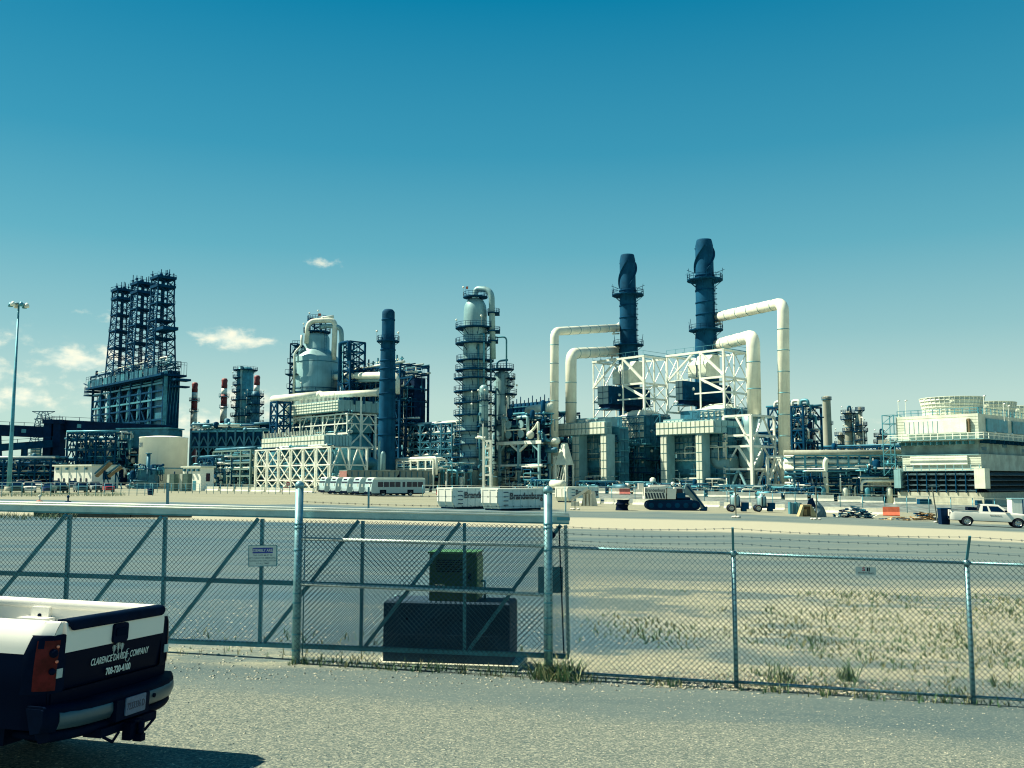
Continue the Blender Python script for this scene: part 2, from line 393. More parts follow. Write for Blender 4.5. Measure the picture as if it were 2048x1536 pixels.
def post_mesh(p, top, r, n=14):
    mb = MB(); mb.lathe([(r, p.z - .4), (r, top)], n, p.x, p.y)
    mb.lathe([(r * 1.12, top - .03), (r * 1.14, top + .015), (r * .95, top + .05), (r * .5, top + .075), (1e-4, top + .082)], n, p.x, p.y)
    return mb

# fixed fence
ALUR = M('highlit_galvanised_rail', (.50, .60, .57), .5, .2, var=.2, scale=7)  # paler copy of the galvanised pipe, rail highlights put into the colour
fence = thing('chain_link_fence', 'galvanised chain link fence with barbed wire arms along the road', 'fence')
gp = [on_line(604), on_line(1095)]
gt = [px(611, 972, gp[0].y).z, px(1094, 982, gp[1].y).z]
for p, tz in zip(gp, gt): post_mesh(p, tz, .066).build('gate_post', GALV, fence)
Y1 = F1.y; Y2 = F2.y
lps = [(F1, px(1465, 1107, F1.y).z), (F2, px(1936, 1126, F2.y).z)]
step = F2 - F1; F3 = F2 + step; F3.z = gz(F3.x, F3.y); F4 = F3 + step; F4.z = gz(F4.x, F4.y)
lps += [(F3, F3.z + lps[1][1] - F2.z), (F4, F4.z + lps[1][1] - F2.z)]
arm_tops = []
for i, (p, tz) in enumerate(lps):
    mb = MB(); mb.lathe([(.034, p.z - .4), (.034, tz + .02)], 12, p.x, p.y)
    mb.lathe([(.042, tz - .04), (.042, tz + .04)], 12, p.x, p.y); mb.build('post', GALV, fence)
    lean = Vector((-.062, -.26, .36))
    a = Vector((p.x, p.y, tz + .03)); b = a + lean; arm_tops.append((a, b))
    MB().bar(a, b, .035, .02).build('barbed_wire_arm', ALUTOP, fence)
def at_h(p, z): return Vector((p.x, p.y, z))
P1095 = gp[1]; rz1 = px(1100, 1094, P1095.y).z
chain = [(P1095, rz1)] + lps
for (p, z0), (q, z1) in zip(chain, chain[1:]):
    MB().cyl(at_h(p, z0), at_h(q, z1), .022, n=10).build('top_rail', GALV, fence)
    MB().cyl(at_h(p, p.z + .10), at_h(q, q.z + .09), .022, n=10).build('bottom_rail', GALV, fence)
    mb = MB(); off = -fn * .045
    link_mesh(mb, at_h(p, p.z + .02) + off, at_h(p, z0 + .04) + off, at_h(q, q.z + .02) + off, at_h(q, z1 + .04) + off, rag=.03)
    mb.build('chain_link_mesh', WIRE, fence, kind='stuff')
a0 = [Vector((gp[1].x, gp[1].y, rz1 + .12 + .1 * k)) for k in range(3)]
prev = a0
mb = MB()
for (a, b) in arm_tops:
    cur = [a.lerp(b, t) for t in (.35, .66, .97)]
    for k in range(3): barbed(mb, prev[k], cur[k], sag=.035)
    prev = cur
mb.build('barbed_wire', WIRE, fence, kind='stuff')
# the panel between the two gate posts
zt = [px(612, 1050, gp[0].y).z, px(1090, 1060, gp[1].y).z]
za = [px(620, 1077, gp[0].y).z, px(1085, 1092, gp[1].y).z]; zb = [px(620, 1167, gp[0].y).z, px(1085, 1190, gp[1].y).z]
for z_ in (za, zb):
    mb = MB(); mb.cyl(at_h(gp[0], z_[0]), at_h(gp[1], z_[1]), .029, n=10); mb.build('rail', ALUR, fence)
mb = MB(); off = -fn * .085
link_mesh(mb, at_h(gp[0], gp[0].z + .02) + off, at_h(gp[0], px(612, 1040, gp[0].y).z) + off, at_h(gp[1], gp[1].z + .02) + off, at_h(gp[1], px(1090, 1052, gp[1].y).z) + off, rag=.02)
mb.build('chain_link_mesh', WIRE, fence, kind='stuff')
for p in gp:
    zs = [px(600, v, p.y).z for v in (1048, 1056, 1100, 1186, 1205, 1235, 1268, 1300)]
    for z_ in zs: MB().lathe([(.071, z_ - .012), (.074, z_), (.071, z_ + .012)], 14, p.x, p.y, cap=False).build('band', ALUTOP, fence)
mb = MB()
for v0, v1 in ((984, 993), (1003, 1012)):
    barbed(mb, at_h(gp[0], px(611, v0, gp[0].y).z), at_h(gp[1], px(1094, v1, gp[1].y).z), sag=.03)
mb.build('barbed_wire', WIRE, fence, kind='stuff')
tb = MB(); q = gp[0] + fd * .11
tb.cyl(at_h(q, gp[0].z + .12), at_h(q, px(612, 1050, gp[0].y).z), .009, n=6); tb.build('tension_bar', ALUTOP, fence)

# sliding gate
gate = thing('sliding_gate', 'long aluminium cantilever gate with diagonal braces and chain link mesh', 'gate')
OFF = .34
def gpnt(u, v):                # a point on the gate's plane
    p = on_line(u, OFF); return px(u, v, p.y)
def gate_z(u, which):
    if which == 't': return 1004.3 + (u - 0) * .0214
    if which == 'b': return 1276.5 + (u - 200) * .0385
    return 1146 + u * .0345
UL, UR = -330, 1138
mb = MB(); a = gpnt(UL, gate_z(UL, 't') + 8.5); b = gpnt(UR, gate_z(UR, 't') + 8.5)
mb.bar(a, b, .13, .125); mb.build('top_beam', ALU, gate)
up = Vector((0, 0, .0635))
for dz_, do_ in ((.016, -.045), (-.020, -.070)): MB().cyl(a + up + Vector((0, 0, dz_)) + fn * do_, b + up + Vector((0, 0, dz_)) + fn * do_, .016, n=8).build('track_lip', WHITE, gate)  # white lips put the beam's sunlit lines into colour
mb = MB(); mb.bar(a - Vector((0, 0, .075)) , b - Vector((0, 0, .075)), .09, .025); mb.build('track', ALUTOP, gate)
a2 = gpnt(UL, gate_z(UL, 'b')); b2 = gpnt(UR, gate_z(UR, 'b')); MB().bar(a2, b2, .06, .075).build('bottom_rail', ALUTOP, gate)
a3 = gpnt(UL, gate_z(UL, 'm')); b3 = gpnt(1030, gate_z(1030, 'm')); MB().bar(a3, b3, .05, .075).build('mid_rail', ALUTOP, gate)
ups = [-260, -60, 140, 331, 525, 726, 929, 1131]; low = [-272, -70, 128, 324, 520, 722, 929, 1137]
for i, (u, ul) in enumerate(zip(ups, low)):
    p = gpnt(u, gate_z(u, 't') + 22); q = gpnt(ul, gate_z(ul, 'b') - 4)
    MB().bar(p, q, .08, .05).build('upright', ALU if i == 7 else ALUTOP, gate)
    if i:
        p2 = gpnt(u - 10, gate_z(u, 't') + 22); q2 = gpnt(low[i - 1] + 8, gate_z(low[i - 1], 'b') - 4)
        MB().bar(p2 + fn * .03, q2 + fn * .03, .045, .055).build('brace', ALUTOP, gate)
for u in (335, 737, 1131):
    p = gpnt(u, gate_z(u, 't') + 1); q = gpnt(u + .5, gate_z(u, 't') - 46)
    MB().bar(p, q, .085, .02).build('barbed_wire_bracket', ALUTOP if u < 1000 else ALU, gate)
mb = MB(); o2 = fn * -.05
seg = [UL, 300, 800, UR]
for u0, u1 in zip(seg, seg[1:]):
    link_mesh(mb, gpnt(u0, gate_z(u0, 'b') - 2) + o2, gpnt(u0, gate_z(u0, 't') + 24) + o2, gpnt(u1, gate_z(u1, 'b') - 2) + o2, gpnt(u1, gate_z(u1, 't') + 24) + o2)
mb.build('chain_link_mesh', WIRE, gate, kind='stuff')
p = gpnt(1118, 1052); MB().bar(p, gpnt(1128, 1312), .02, .02).build('tension_bar', BLACK, gate)
for v in (1178, 1229): MB().bar(gpnt(1129, v), gpnt(1143, v), .02, .02).build('latch', WHITE, gate)
p = gpnt(1104, 1070); q = MB(); q.cyl(p + fn * -.10, p + fn * .05, .055, n=14); q.build('roller', BLACK, gate)
q = MB(); pa = gpnt(1074, 1135) + fn * .12; pb = gpnt(1124, 1135) + fn * .12; pc = gpnt(1124, 1188) + fn * .12; pd = gpnt(1074, 1188) + fn * .12
q.add([pa, pb, pc, pd, pa + fn * .01, pb + fn * .01, pc + fn * .01, pd + fn * .01], [(3, 2, 1, 0), (4, 5, 6, 7), (0, 1, 5, 4), (1, 2, 6, 5), (2, 3, 7, 6), (3, 0, 4, 7)])
q.build('backing_plate', ALUTOP, gate)
q = gpnt(1128, 1038) - fn * .075; MB().box(q.x - .1, q.x + .1, q.y - .004, q.y, q.z - .02, q.z + .03).build('maker_plate', TEAL, gate)

# signs
def sign(name, label, u0, u1, v0, v1, off, tilt=0.0, plate=WHITE):
    c = px((u0 + u1) / 2, (v0 + v1) / 2, on_line((u0 + u1) / 2, off).y)
    sc = c.y / F / CP; wd = (u1 - u0) * sc * 1.0; ht = (v1 - v0) * sc
    t = thing(name, label, 'sign', c, math.atan2(fd.y, fd.x)); t.rotation_euler = (0, tilt, math.atan2(fd.y, fd.x))
    MB().box(-wd / 2, wd / 2, -.002, .002, -ht / 2, ht / 2).build('plate', plate, t)
    return t, wd, ht
SIGNW = M('sign_white', (.52, .58, .54), .5, var=.08, scale=6)
SIGNB = M('sign_blue', (.02, .05, .30), .5, var=.1)
INK = M('sign_ink', (.05, .12, .16), .6, var=.05)
sg, wd, ht = sign('assembly_sign', 'small white sign with blue ASSEMBLY AREA header on the gate mesh', 497, 554, 1092, 1131, .255, R(-1.4), SIGNW)
fx = MB(); e = .009
for x0, x1, z0, z1 in ((-wd/2-e, wd/2+e, ht/2, ht/2+e), (-wd/2-e, wd/2+e, -ht/2-e, -ht/2), (-wd/2-e, -wd/2, -ht/2, ht/2), (wd/2, wd/2+e*1.6, -ht/2, ht/2)): fx.box(x0, x1, -.008, .004, z0, z1)
fx.build('frame', ALUTOP, sg)
MB().box(-wd * .37, wd * .37, -.004, -.0022, ht * .12, ht * .40).build('header_band', SIGNB, sg)
text('ASSEMBLY AREA', ht * .19, SIGNW, sg, (0, -.0045, ht * .26), (R(90), 0, 0), bold=.015, sx=.93, ext=.0004)
for i, s_ in enumerate(['THIS GATE MUST BE', 'KEPT CLEAR FOR EMERGENCY', 'ACCESS AND EVACUATION', 'AT ALL TIMES']):
    text(s_, ht * .115, INK, sg, (0, -.0026, ht * (.02 - i * .135)), (R(90), 0, 0), bold=.01, ext=.0004)
sg, wd, ht = sign('fence_sign', 'tiny pale fence maker plate with red and black letters wired to the mesh', 1712, 1751, 1134, 1150, -.06, R(2), SIGNW)
text('S', ht * .62, M('sign_red', (.35, .03, .05), .5), sg, (-wd * .10, -.0026, ht * .18), (R(90), 0, 0), bold=.03, sx=1.3, ext=.0004)
text('II', ht * .62, BLACK, sg, (wd * .12, -.0026, ht * .18), (R(90), 0, 0), bold=.04, sx=1.3, ext=.0004)
text('SECURITY FENCE', ht * .24, BLACK, sg, (0, -.0026, -ht * .25), (R(90), 0, 0), bold=.02, ext=.0004)

# concrete block and green cabinet behind the gate
bc = on_line(895, .62); yw = math.atan2(fd.y, fd.x)
sc = bc.y / F / CP
blk = thing('concrete_block', 'big concrete block coloured shade-dark standing behind the gate under the green cabinet', 'block', bc, yw)
W2 = 126 * sc; H2 = px(895, 1204, bc.y).z - bc.z
mb = MB(); e = .03
mb.add([(-W2, 0, -.2), (W2, 0, -.2), (W2, .75, -.2), (-W2, .75, -.2), (-W2, 0, H2 - e), (W2, 0, H2 - e), (W2, .75, H2 - e), (-W2, .75, H2 - e),
        (-W2 + e, e, H2), (W2 - e, e, H2), (W2 - e, .75 - e, H2), (-W2 + e, .75 - e, H2)],
       [(0, 1, 5, 4), (1, 2, 6, 5), (2, 3, 7, 6), (3, 0, 4, 7), (4, 5, 9, 8), (5, 6, 10, 9), (6, 7, 11, 10), (7, 4, 8, 11), (8, 9, 10, 11)])
mb.build('block', DKCONC, blk)
for x in (-W2 * .9, W2 * .86): MB().tube([(x, .3, H2 - .01), (x, .3, H2 + .05), (x + .08, .3, H2 + .05), (x + .08, .3, H2 - .01)], .012, 6).build('lifting_loop', GALV, blk)
cab = thing('control_cabinet', 'green metal control cabinet on top of the shade-dark concrete block', 'cabinet', bc + Vector((0, 0, H2 + .003)), yw)
x0, x1 = (858 - 895) * sc, (952 - 895) * sc; hc = 92 * sc * 1.0
mb = MB(); mb.box(x0, x1, .10, .62, 0, hc); mb.build('housing', GREENB, cab)
mb = MB(); mb.box(x0 - .02, x1 + .02, .07, .65, hc + .001, hc + .03); mb.build('lid', M('lit_green_paint', (.06, .20, .07), .5, var=.15, scale=4), cab)  # lid in a paler green, the light on top put into it
mb = MB(); mb.box(x0 + .05, x1 - .05, .085, .099, .06, hc - .06); mb.build('door', GREENB, cab)
mb = MB(); mb.box(x1 - .12, x1 - .08, .06, .084, hc * .45, hc * .6); mb.build('handle', BLACK, cab)
mb = MB(); mb.box(x1 + .001, x1 + .02, .12, .60, .04, hc - .05); mb.build('lit_side_strip', M('lit_green_paint', (.06, .20, .07)), cab)  # strip in the paler green, painted as the lit right edge

for k in range(6): MB().box(x0 + .12, x1 - .22, .074, .0845, hc * .62 + k * .035, hc * .62 + k * .035 + .014).build('vent_slat', BLACK, cab)
for z_ in (.14, hc - .16): MB().cyl((x0 + .045, .085, z_), (x0 + .045, .085, z_ + .07), .014, n=8).build('hinge', GALV, cab)
MB().box(x0 + .10, x0 + .26, .078, .0845, .16, .26).build('rating_plate', SIGNW, cab)
MB().tube([(x1 + .10, .35, -.0), (x1 + .10, .35, hc * .4), (x1 + .03, .35, hc * .4)], .022, 8).build('conduit', GALV, cab)
MB().box(-W2 + .02, W2 - .02, -.012, -.001, H2 * .46, H2 * .475).build('form_joint', DKCONC, blk)
for x_ in (-W2 * .62, -W2 * .2, W2 * .25, W2 * .66): MB().cyl((x_, -.008, H2 * .72), (x_, .01, H2 * .72), .022, n=10).build('tie_hole', BLACK, blk)
MB().box(-W2 - .15, W2 + .15, -.12, .9, -.2, .04).build('footing', CONC, blk)
# ---------------------------------------------------------------- vehicles
def paint(name, col, rough=.25, two=None, zsplit=1.0):
    if name in MATS: return MATS[name]
    m = bpy.data.materials.new(name); m.use_nodes = True; t = NT(m.node_tree); p = t.n['Principled BSDF']
    tcn = t.new('ShaderNodeTexCoord'); f = t.noise(tcn.outputs['Object'], 2.5, 5, .6)
    c = t.mix(t.math('MULTIPLY', t.ramp(f, .35, .75), .25), c4(col), c4(tuple(x * .8 + .002 for x in col)))
    if two:
        sp = t.new('ShaderNodeSeparateXYZ'); t.l.new(tcn.outputs['Object'], sp.inputs[0])
        c = t.mix(t.math('GREATER_THAN', sp.outputs[2], zsplit), c, c4(two))
    t.l.new(c, p.inputs['Base Color']); p.inputs['Roughness'].default_value = rough
    p.inputs['Specular IOR Level'].default_value = .02 if max(col) < .05 else .35; p.inputs['Coat Weight'].default_value = .0 if max(col) < .05 else .15
    t.l.new(t.math('MULTIPLY_ADD', f, .25, rough - .08), p.inputs['Roughness'])
    MATS[name] = m; return m
LAMPR = M('red_lamp_lens', (.085, .008, .010), .25, var=.4, scale=8, spec=.1)
LAMPW = M('clear_lamp_lens', (.35, .48, .50), .12, var=.15, scale=8, spec=.8)
LAMPA = M('amber_lamp_lens', (.75, .22, .14), .2, var=.15, scale=8)
RIM = M('wheel_rim', (.50, .50, .46), .35, .6, var=.15, scale=8)
WELL = M('wheel_well_dark', (.0004, .006, .018), .9, spec=.03)

def wheel(parent, x, y, r, wdt, side):
    mb = MB(); hub = []
    s = side
    prof = [(r * .62, -wdt / 2), (r * .9, -wdt / 2), (r, -wdt * .36), (r, wdt * .36), (r * .9, wdt / 2), (r * .62, wdt / 2)]
    n = 24; vs = []
    for rr, yy in prof:
        for j in range(n):
            a = 2 * math.pi * j / n; vs.append((x + rr * math.cos(a), y + yy * s, r + rr * math.sin(a)))
    fs = [(i * n + j, i * n + (j + 1) % n, (i + 1) * n + (j + 1) % n, (i + 1) * n + j) for i in range(len(prof) - 1) for j in range(n)]
    mb.add(vs, fs, True); t = mb.build('wheel', RUBBER, parent)
    mb = MB(); vs = []
    prof = [(r * .64, wdt * .50), (r * .60, wdt * .40), (r * .52, wdt * .28), (r * .22, wdt * .34), (r * .16, wdt * .44), (1e-4, wdt * .45)]
    for rr, yy in prof:
        for j in range(n):
            a = 2 * math.pi * j / n; vs.append((x + rr * math.cos(a), y + yy * s, r + rr * math.sin(a)))
    fs = [(i * n + j, i * n + (j + 1) % n, (i + 1) * n + (j + 1) % n, (i + 1) * n + j) for i in range(len(prof) - 1) for j in range(n)]
    mb.add(vs, fs, True); mb.build('rim', RIM, t)
    mb = MB()
    for k in range(5):
        a = 2 * math.pi * (k + .5) / 5; c = (x + r * .40 * math.cos(a), r + r * .40 * math.sin(a))
        pts = [(c[0] + r * .085 * math.cos(b), c[1] + r * .085 * math.sin(b)) for b in [i * math.pi / 3 for i in range(6)]]
        mb.poly(pts, y + s * wdt * .30, y + s * wdt * .345)
    mb.build('rim_opening', WELL, t)

def side_shell(mb, xs, zlow, ztop, yf, s, rows=9, lip=.05):
    # outer skin with a rounded shoulder, one side of the car
    cols = []
    for x in xs:
        a, b = zlow(x), ztop(x); col = []
        for i in range(rows):
            t = i / (rows - 1); z = a + (b - a) * t; col.append((x, s * yf(x, z), z))
        cols.append(col)
    vs = [p for c in cols for p in c]; n = rows
    fs = []
    for i in range(len(xs) - 1):
        for j in range(n - 1):
            f = (i * n + j, (i + 1) * n + j, (i + 1) * n + j + 1, i * n + j + 1); fs.append(f if s < 0 else f[::-1])
    mb.add(vs, fs, True)

def arch(x, wheels, R_, zc, sill):
    z = sill
    for xw in wheels:
        d = abs(x - xw)
        if d < R_: z = max(z, zc + math.sqrt(max(0, R_ * R_ - d * d)))
    return z

def car_body(t, prof, L, W, wheels, wr, pm, glass_spans, roof_z, belt, sill=.30, roof_x=(1.2, 3.2), wind=(.8, 4.0), detail=1):
    """x forward from the tail; prof(x) = height of the body side; a cabin with tumblehome sits on it"""
    hw = W / 2
    xs = sorted(set([i * L / 40 for i in range(41)] + [xw + wr * 1.17 * math.cos(a * math.pi / 10) for xw in wheels for a in range(11)]))
    def yf(x, z):
        e = 1.0
        if x < .35: e = .90 + .10 * math.sin(x / .35 * math.pi / 2)
        if x > L - .7: e = .82 + .18 * math.sin((L - x) / .7 * math.pi / 2)
        top = prof(x); k = max(0, (z - (top - .10)) / .10)
        return hw * e * (1 - .035 * ((z - .75) / .5) ** 2) - .05 * k * k
    mb = MB()
    for s in (-1, 1): side_shell(mb, xs, lambda x: arch(x, wheels, wr * 1.17, wr, sill), prof, yf, s)
    for i in range(len(xs) - 1):          # top skin
        x0, x1 = xs[i], xs[i + 1]; z0, z1 = prof(x0), prof(x1); y0, y1 = yf(x0, z0), yf(x1, z1)
        c0, c1 = z0 + .03, z1 + .03
        mb.add([(x0, -y0, z0), (x1, -y1, z1), (x1, 0, c1), (x0, 0, c0), (x1, y1, z1), (x0, y0, z0)], [(0, 1, 2, 3), (3, 2, 4, 5)], True)
    for x, fl in ((xs[0], 1), (xs[-1], -1)):
        z1 = prof(x); y0 = yf(x, sill); y1 = yf(x, z1)
        f = [(0, 1, 2, 3)] if fl < 0 else [(3, 2, 1, 0)]
        mb.add([(x, -y0, sill), (x, y0, sill), (x, y1, z1), (x, -y1, z1)], f)
    mb.build('body', pm, t)
    mb = MB(); mb.box(.15, L - .15, -hw * .82, hw * .82, sill - .06, sill + .25); mb.build('underbody', WELL, t)
    # cabin
    b0, b1 = wind; r0, r1 = roof_x; yb = hw * .93; yr = hw * .74; z0 = belt
    mb = MB()
    P = lambda x, y, z: (x, y, z)
    lo = [(b0, z0), (b1, z0)]; hi = [(r0, roof_z), (r1, roof_z)]
    nx = 6; vs = []; fs = []
    rows = 5
    for i in range(nx + 1):
        a = i / nx
        xr = r0 + (r1 - r0) * a
        for j in range(rows + 1):
            y = -yr + 2 * yr * j / rows; vs.append((xr, y, roof_z + .04 * (1 - (2 * j / rows - 1) ** 2) + .02 * math.sin(math.pi * a)))
    m = rows + 1
    for i in range(nx):
        for j in range(rows): fs.append((i * m + j, (i + 1) * m + j, (i + 1) * m + j + 1, i * m + j + 1))
    mb.add(vs, fs, True)
    def quad(a, b, c, d): mb.add([a, b, c, d], [(0, 1, 2, 3)])
    for s in (-1, 1):
        # pillars
        def lerp2(x0, x1, k): return x0 + (x1 - x0) * k
        def pt(k, h):                       # k along, h up the side of the cabin
            xb = lerp2(b0, b1, k); xr = lerp2(r0, r1, k); return (lerp2(xb, xr, h), s * lerp2(yb, yr, h), lerp2(z0, roof_z, h))
        edges = [0] + [g for sp_ in glass_spans for g in sp_] + [1]
        for i in range(0, len(edges), 2):
            q = [pt(edges[i], 0), pt(edges[i + 1], 0), pt(edges[i + 1], 1), pt(edges[i], 1)]
            quad(*(q if s < 0 else q[::-1]))
        for a, b in glass_spans:
            q = [pt(a, .86), pt(b, .86), pt(b, 1), pt(a, 1)]; quad(*(q if s < 0 else q[::-1]))
            q = [pt(a, 0), pt(b, 0), pt(b, .08), pt(a, .08)]; quad(*(q if s < 0 else q[::-1]))
    cabn = mb.build('cabin', pm, t)
    for s in (-1, 1):
        def lerp2(x0, x1, k): return x0 + (x1 - x0) * k
        def pt(k, h):
            xb = lerp2(b0, b1, k); xr = lerp2(r0, r1, k); return (lerp2(xb, xr, h), s * (lerp2(yb, yr, h) - .012), lerp2(z0, roof_z, h))
        for a, b in glass_spans:
            q = [pt(a - .004, .06), pt(b + .004, .06), pt(b + .004, .88), pt(a - .004, .88)]
            MB().add(q if s < 0 else q[::-1], [(0, 1, 2, 3)]).build('side_window', GLASS, t)
    for k, nm in ((0, 'rear_window'), (1, 'windscreen')):
        xb = (b0, b1)[k]; xr = (r0, r1)[k]; d = -.01 if k == 0 else .01
        q = [(xb + d, -yb * .97, z0), (xb + d, yb * .97, z0), (xr + d, yr * .97, roof_z), (xr + d, -yr * .97, roof_z)]
        MB().add(q[::-1] if k == 0 else q, [(0, 1, 2, 3)]).build(nm, GLASS, t)
    for xw in wheels:
        for s in (-1, 1): wheel(t, xw, s * (hw - .13), wr, .24, s)
    mb = MB()
    for xw in wheels: mb.box(xw - wr * 1.15, xw + wr * 1.15, -hw * .80, hw * .80, wr * .9, wr * 2.1)
    mb.build('wheel_housing', WELL, t)
    for s in (-1, 1):
        MB().box(L - .34, L - .06, s * hw * .58, s * hw * .86, prof(L - .1) - .26, prof(L - .1) - .10).build('headlight', LAMPW, t)
        MB().box(-.012, .14, s * hw * .62, s * hw * .91, prof(0.1) - .38, prof(.1) - .14).build('tail_light', LAMPR, t)
    MB().box(L - .03, L + .07, -hw * .84, hw * .84, sill + .08, sill + .30).build('front_bumper', BLACK if detail else pm, t)
    MB().box(-.10, .02, -hw * .86, hw * .86, sill + .10, sill + .30).build('rear_bumper', BLACK if detail else pm, t)
    MB().box(L - .02, L + .025, -hw * .50, hw * .50, sill + .34, prof(L) - .05).build('grille', BLACK, t)
    for s in (-1, 1): MB().box(b1 - .45, b1 - .28, s * (yb + .02), s * (yb + .22), belt + .04, belt + .22).build('mirror', BLACK, t)

def pickup(name, label, loc, rz, pm, group=None, ext=True):
    t = thing(name, label, 'pickup truck', loc, rz, group)
    L = 5.8; W = 2.0
    def prof(x):
        if x < 2.12: return 1.31
        if x < 4.15: return 1.26
        return 1.24 - .13 * ((x - 4.15) / 1.65) ** 1.6
    car_body(t, prof, L, W, (1.28, 4.92), .40, pm, [(.13, .33), (.40, .86)] if ext else [(.16, .86)], 1.86, 1.25, sill=.50, roof_x=(2.28, 3.62), wind=(2.08, 4.42))
    # the load bed: raised rails round an open box
    mb = MB()
    for s in (-1, 1): mb.box(.06, 2.05, s * .86, s * .98, 1.30, 1.345)
    mb.build('bed_rail', pm, t)
    MB().box(-.03, .05, -.86, .86, .75, 1.345).build('tailgate', pm, t)
    MB().box(.06, 2.05, -.80, .80, 1.33, 1.352).build('bed_floor', BLACK, t)
    return t

def suv(name, label, loc, rz, pm, group=None):
    t = thing(name, label, 'car', loc, rz, group); L = 4.9
    car_body(t, lambda x: 1.08 if x < 3.4 else 1.08 - .16 * ((x - 3.4) / 1.5) ** 1.5, L, 1.95, (.95, 3.95), .37, pm, [(.05, .30), (.34, .60), (.64, .90)], 1.76, 1.06, sill=.36, roof_x=(.30, 2.85), wind=(.02, 3.65), detail=0)
    return t
def sedan(name, label, loc, rz, pm, group=None):
    t = thing(name, label, 'car', loc, rz, group); L = 4.7
    car_body(t, lambda x: .98 - .10 * max(0, (x - 3.1) / 1.6) ** 1.5 - .06 * max(0, 1 - x / .8), L, 1.82, (.95, 3.7), .33, pm, [(.10, .48), (.53, .88)], 1.44, .96, sill=.28, roof_x=(1.35, 2.55), wind=(.62, 3.35), detail=0)
    return t

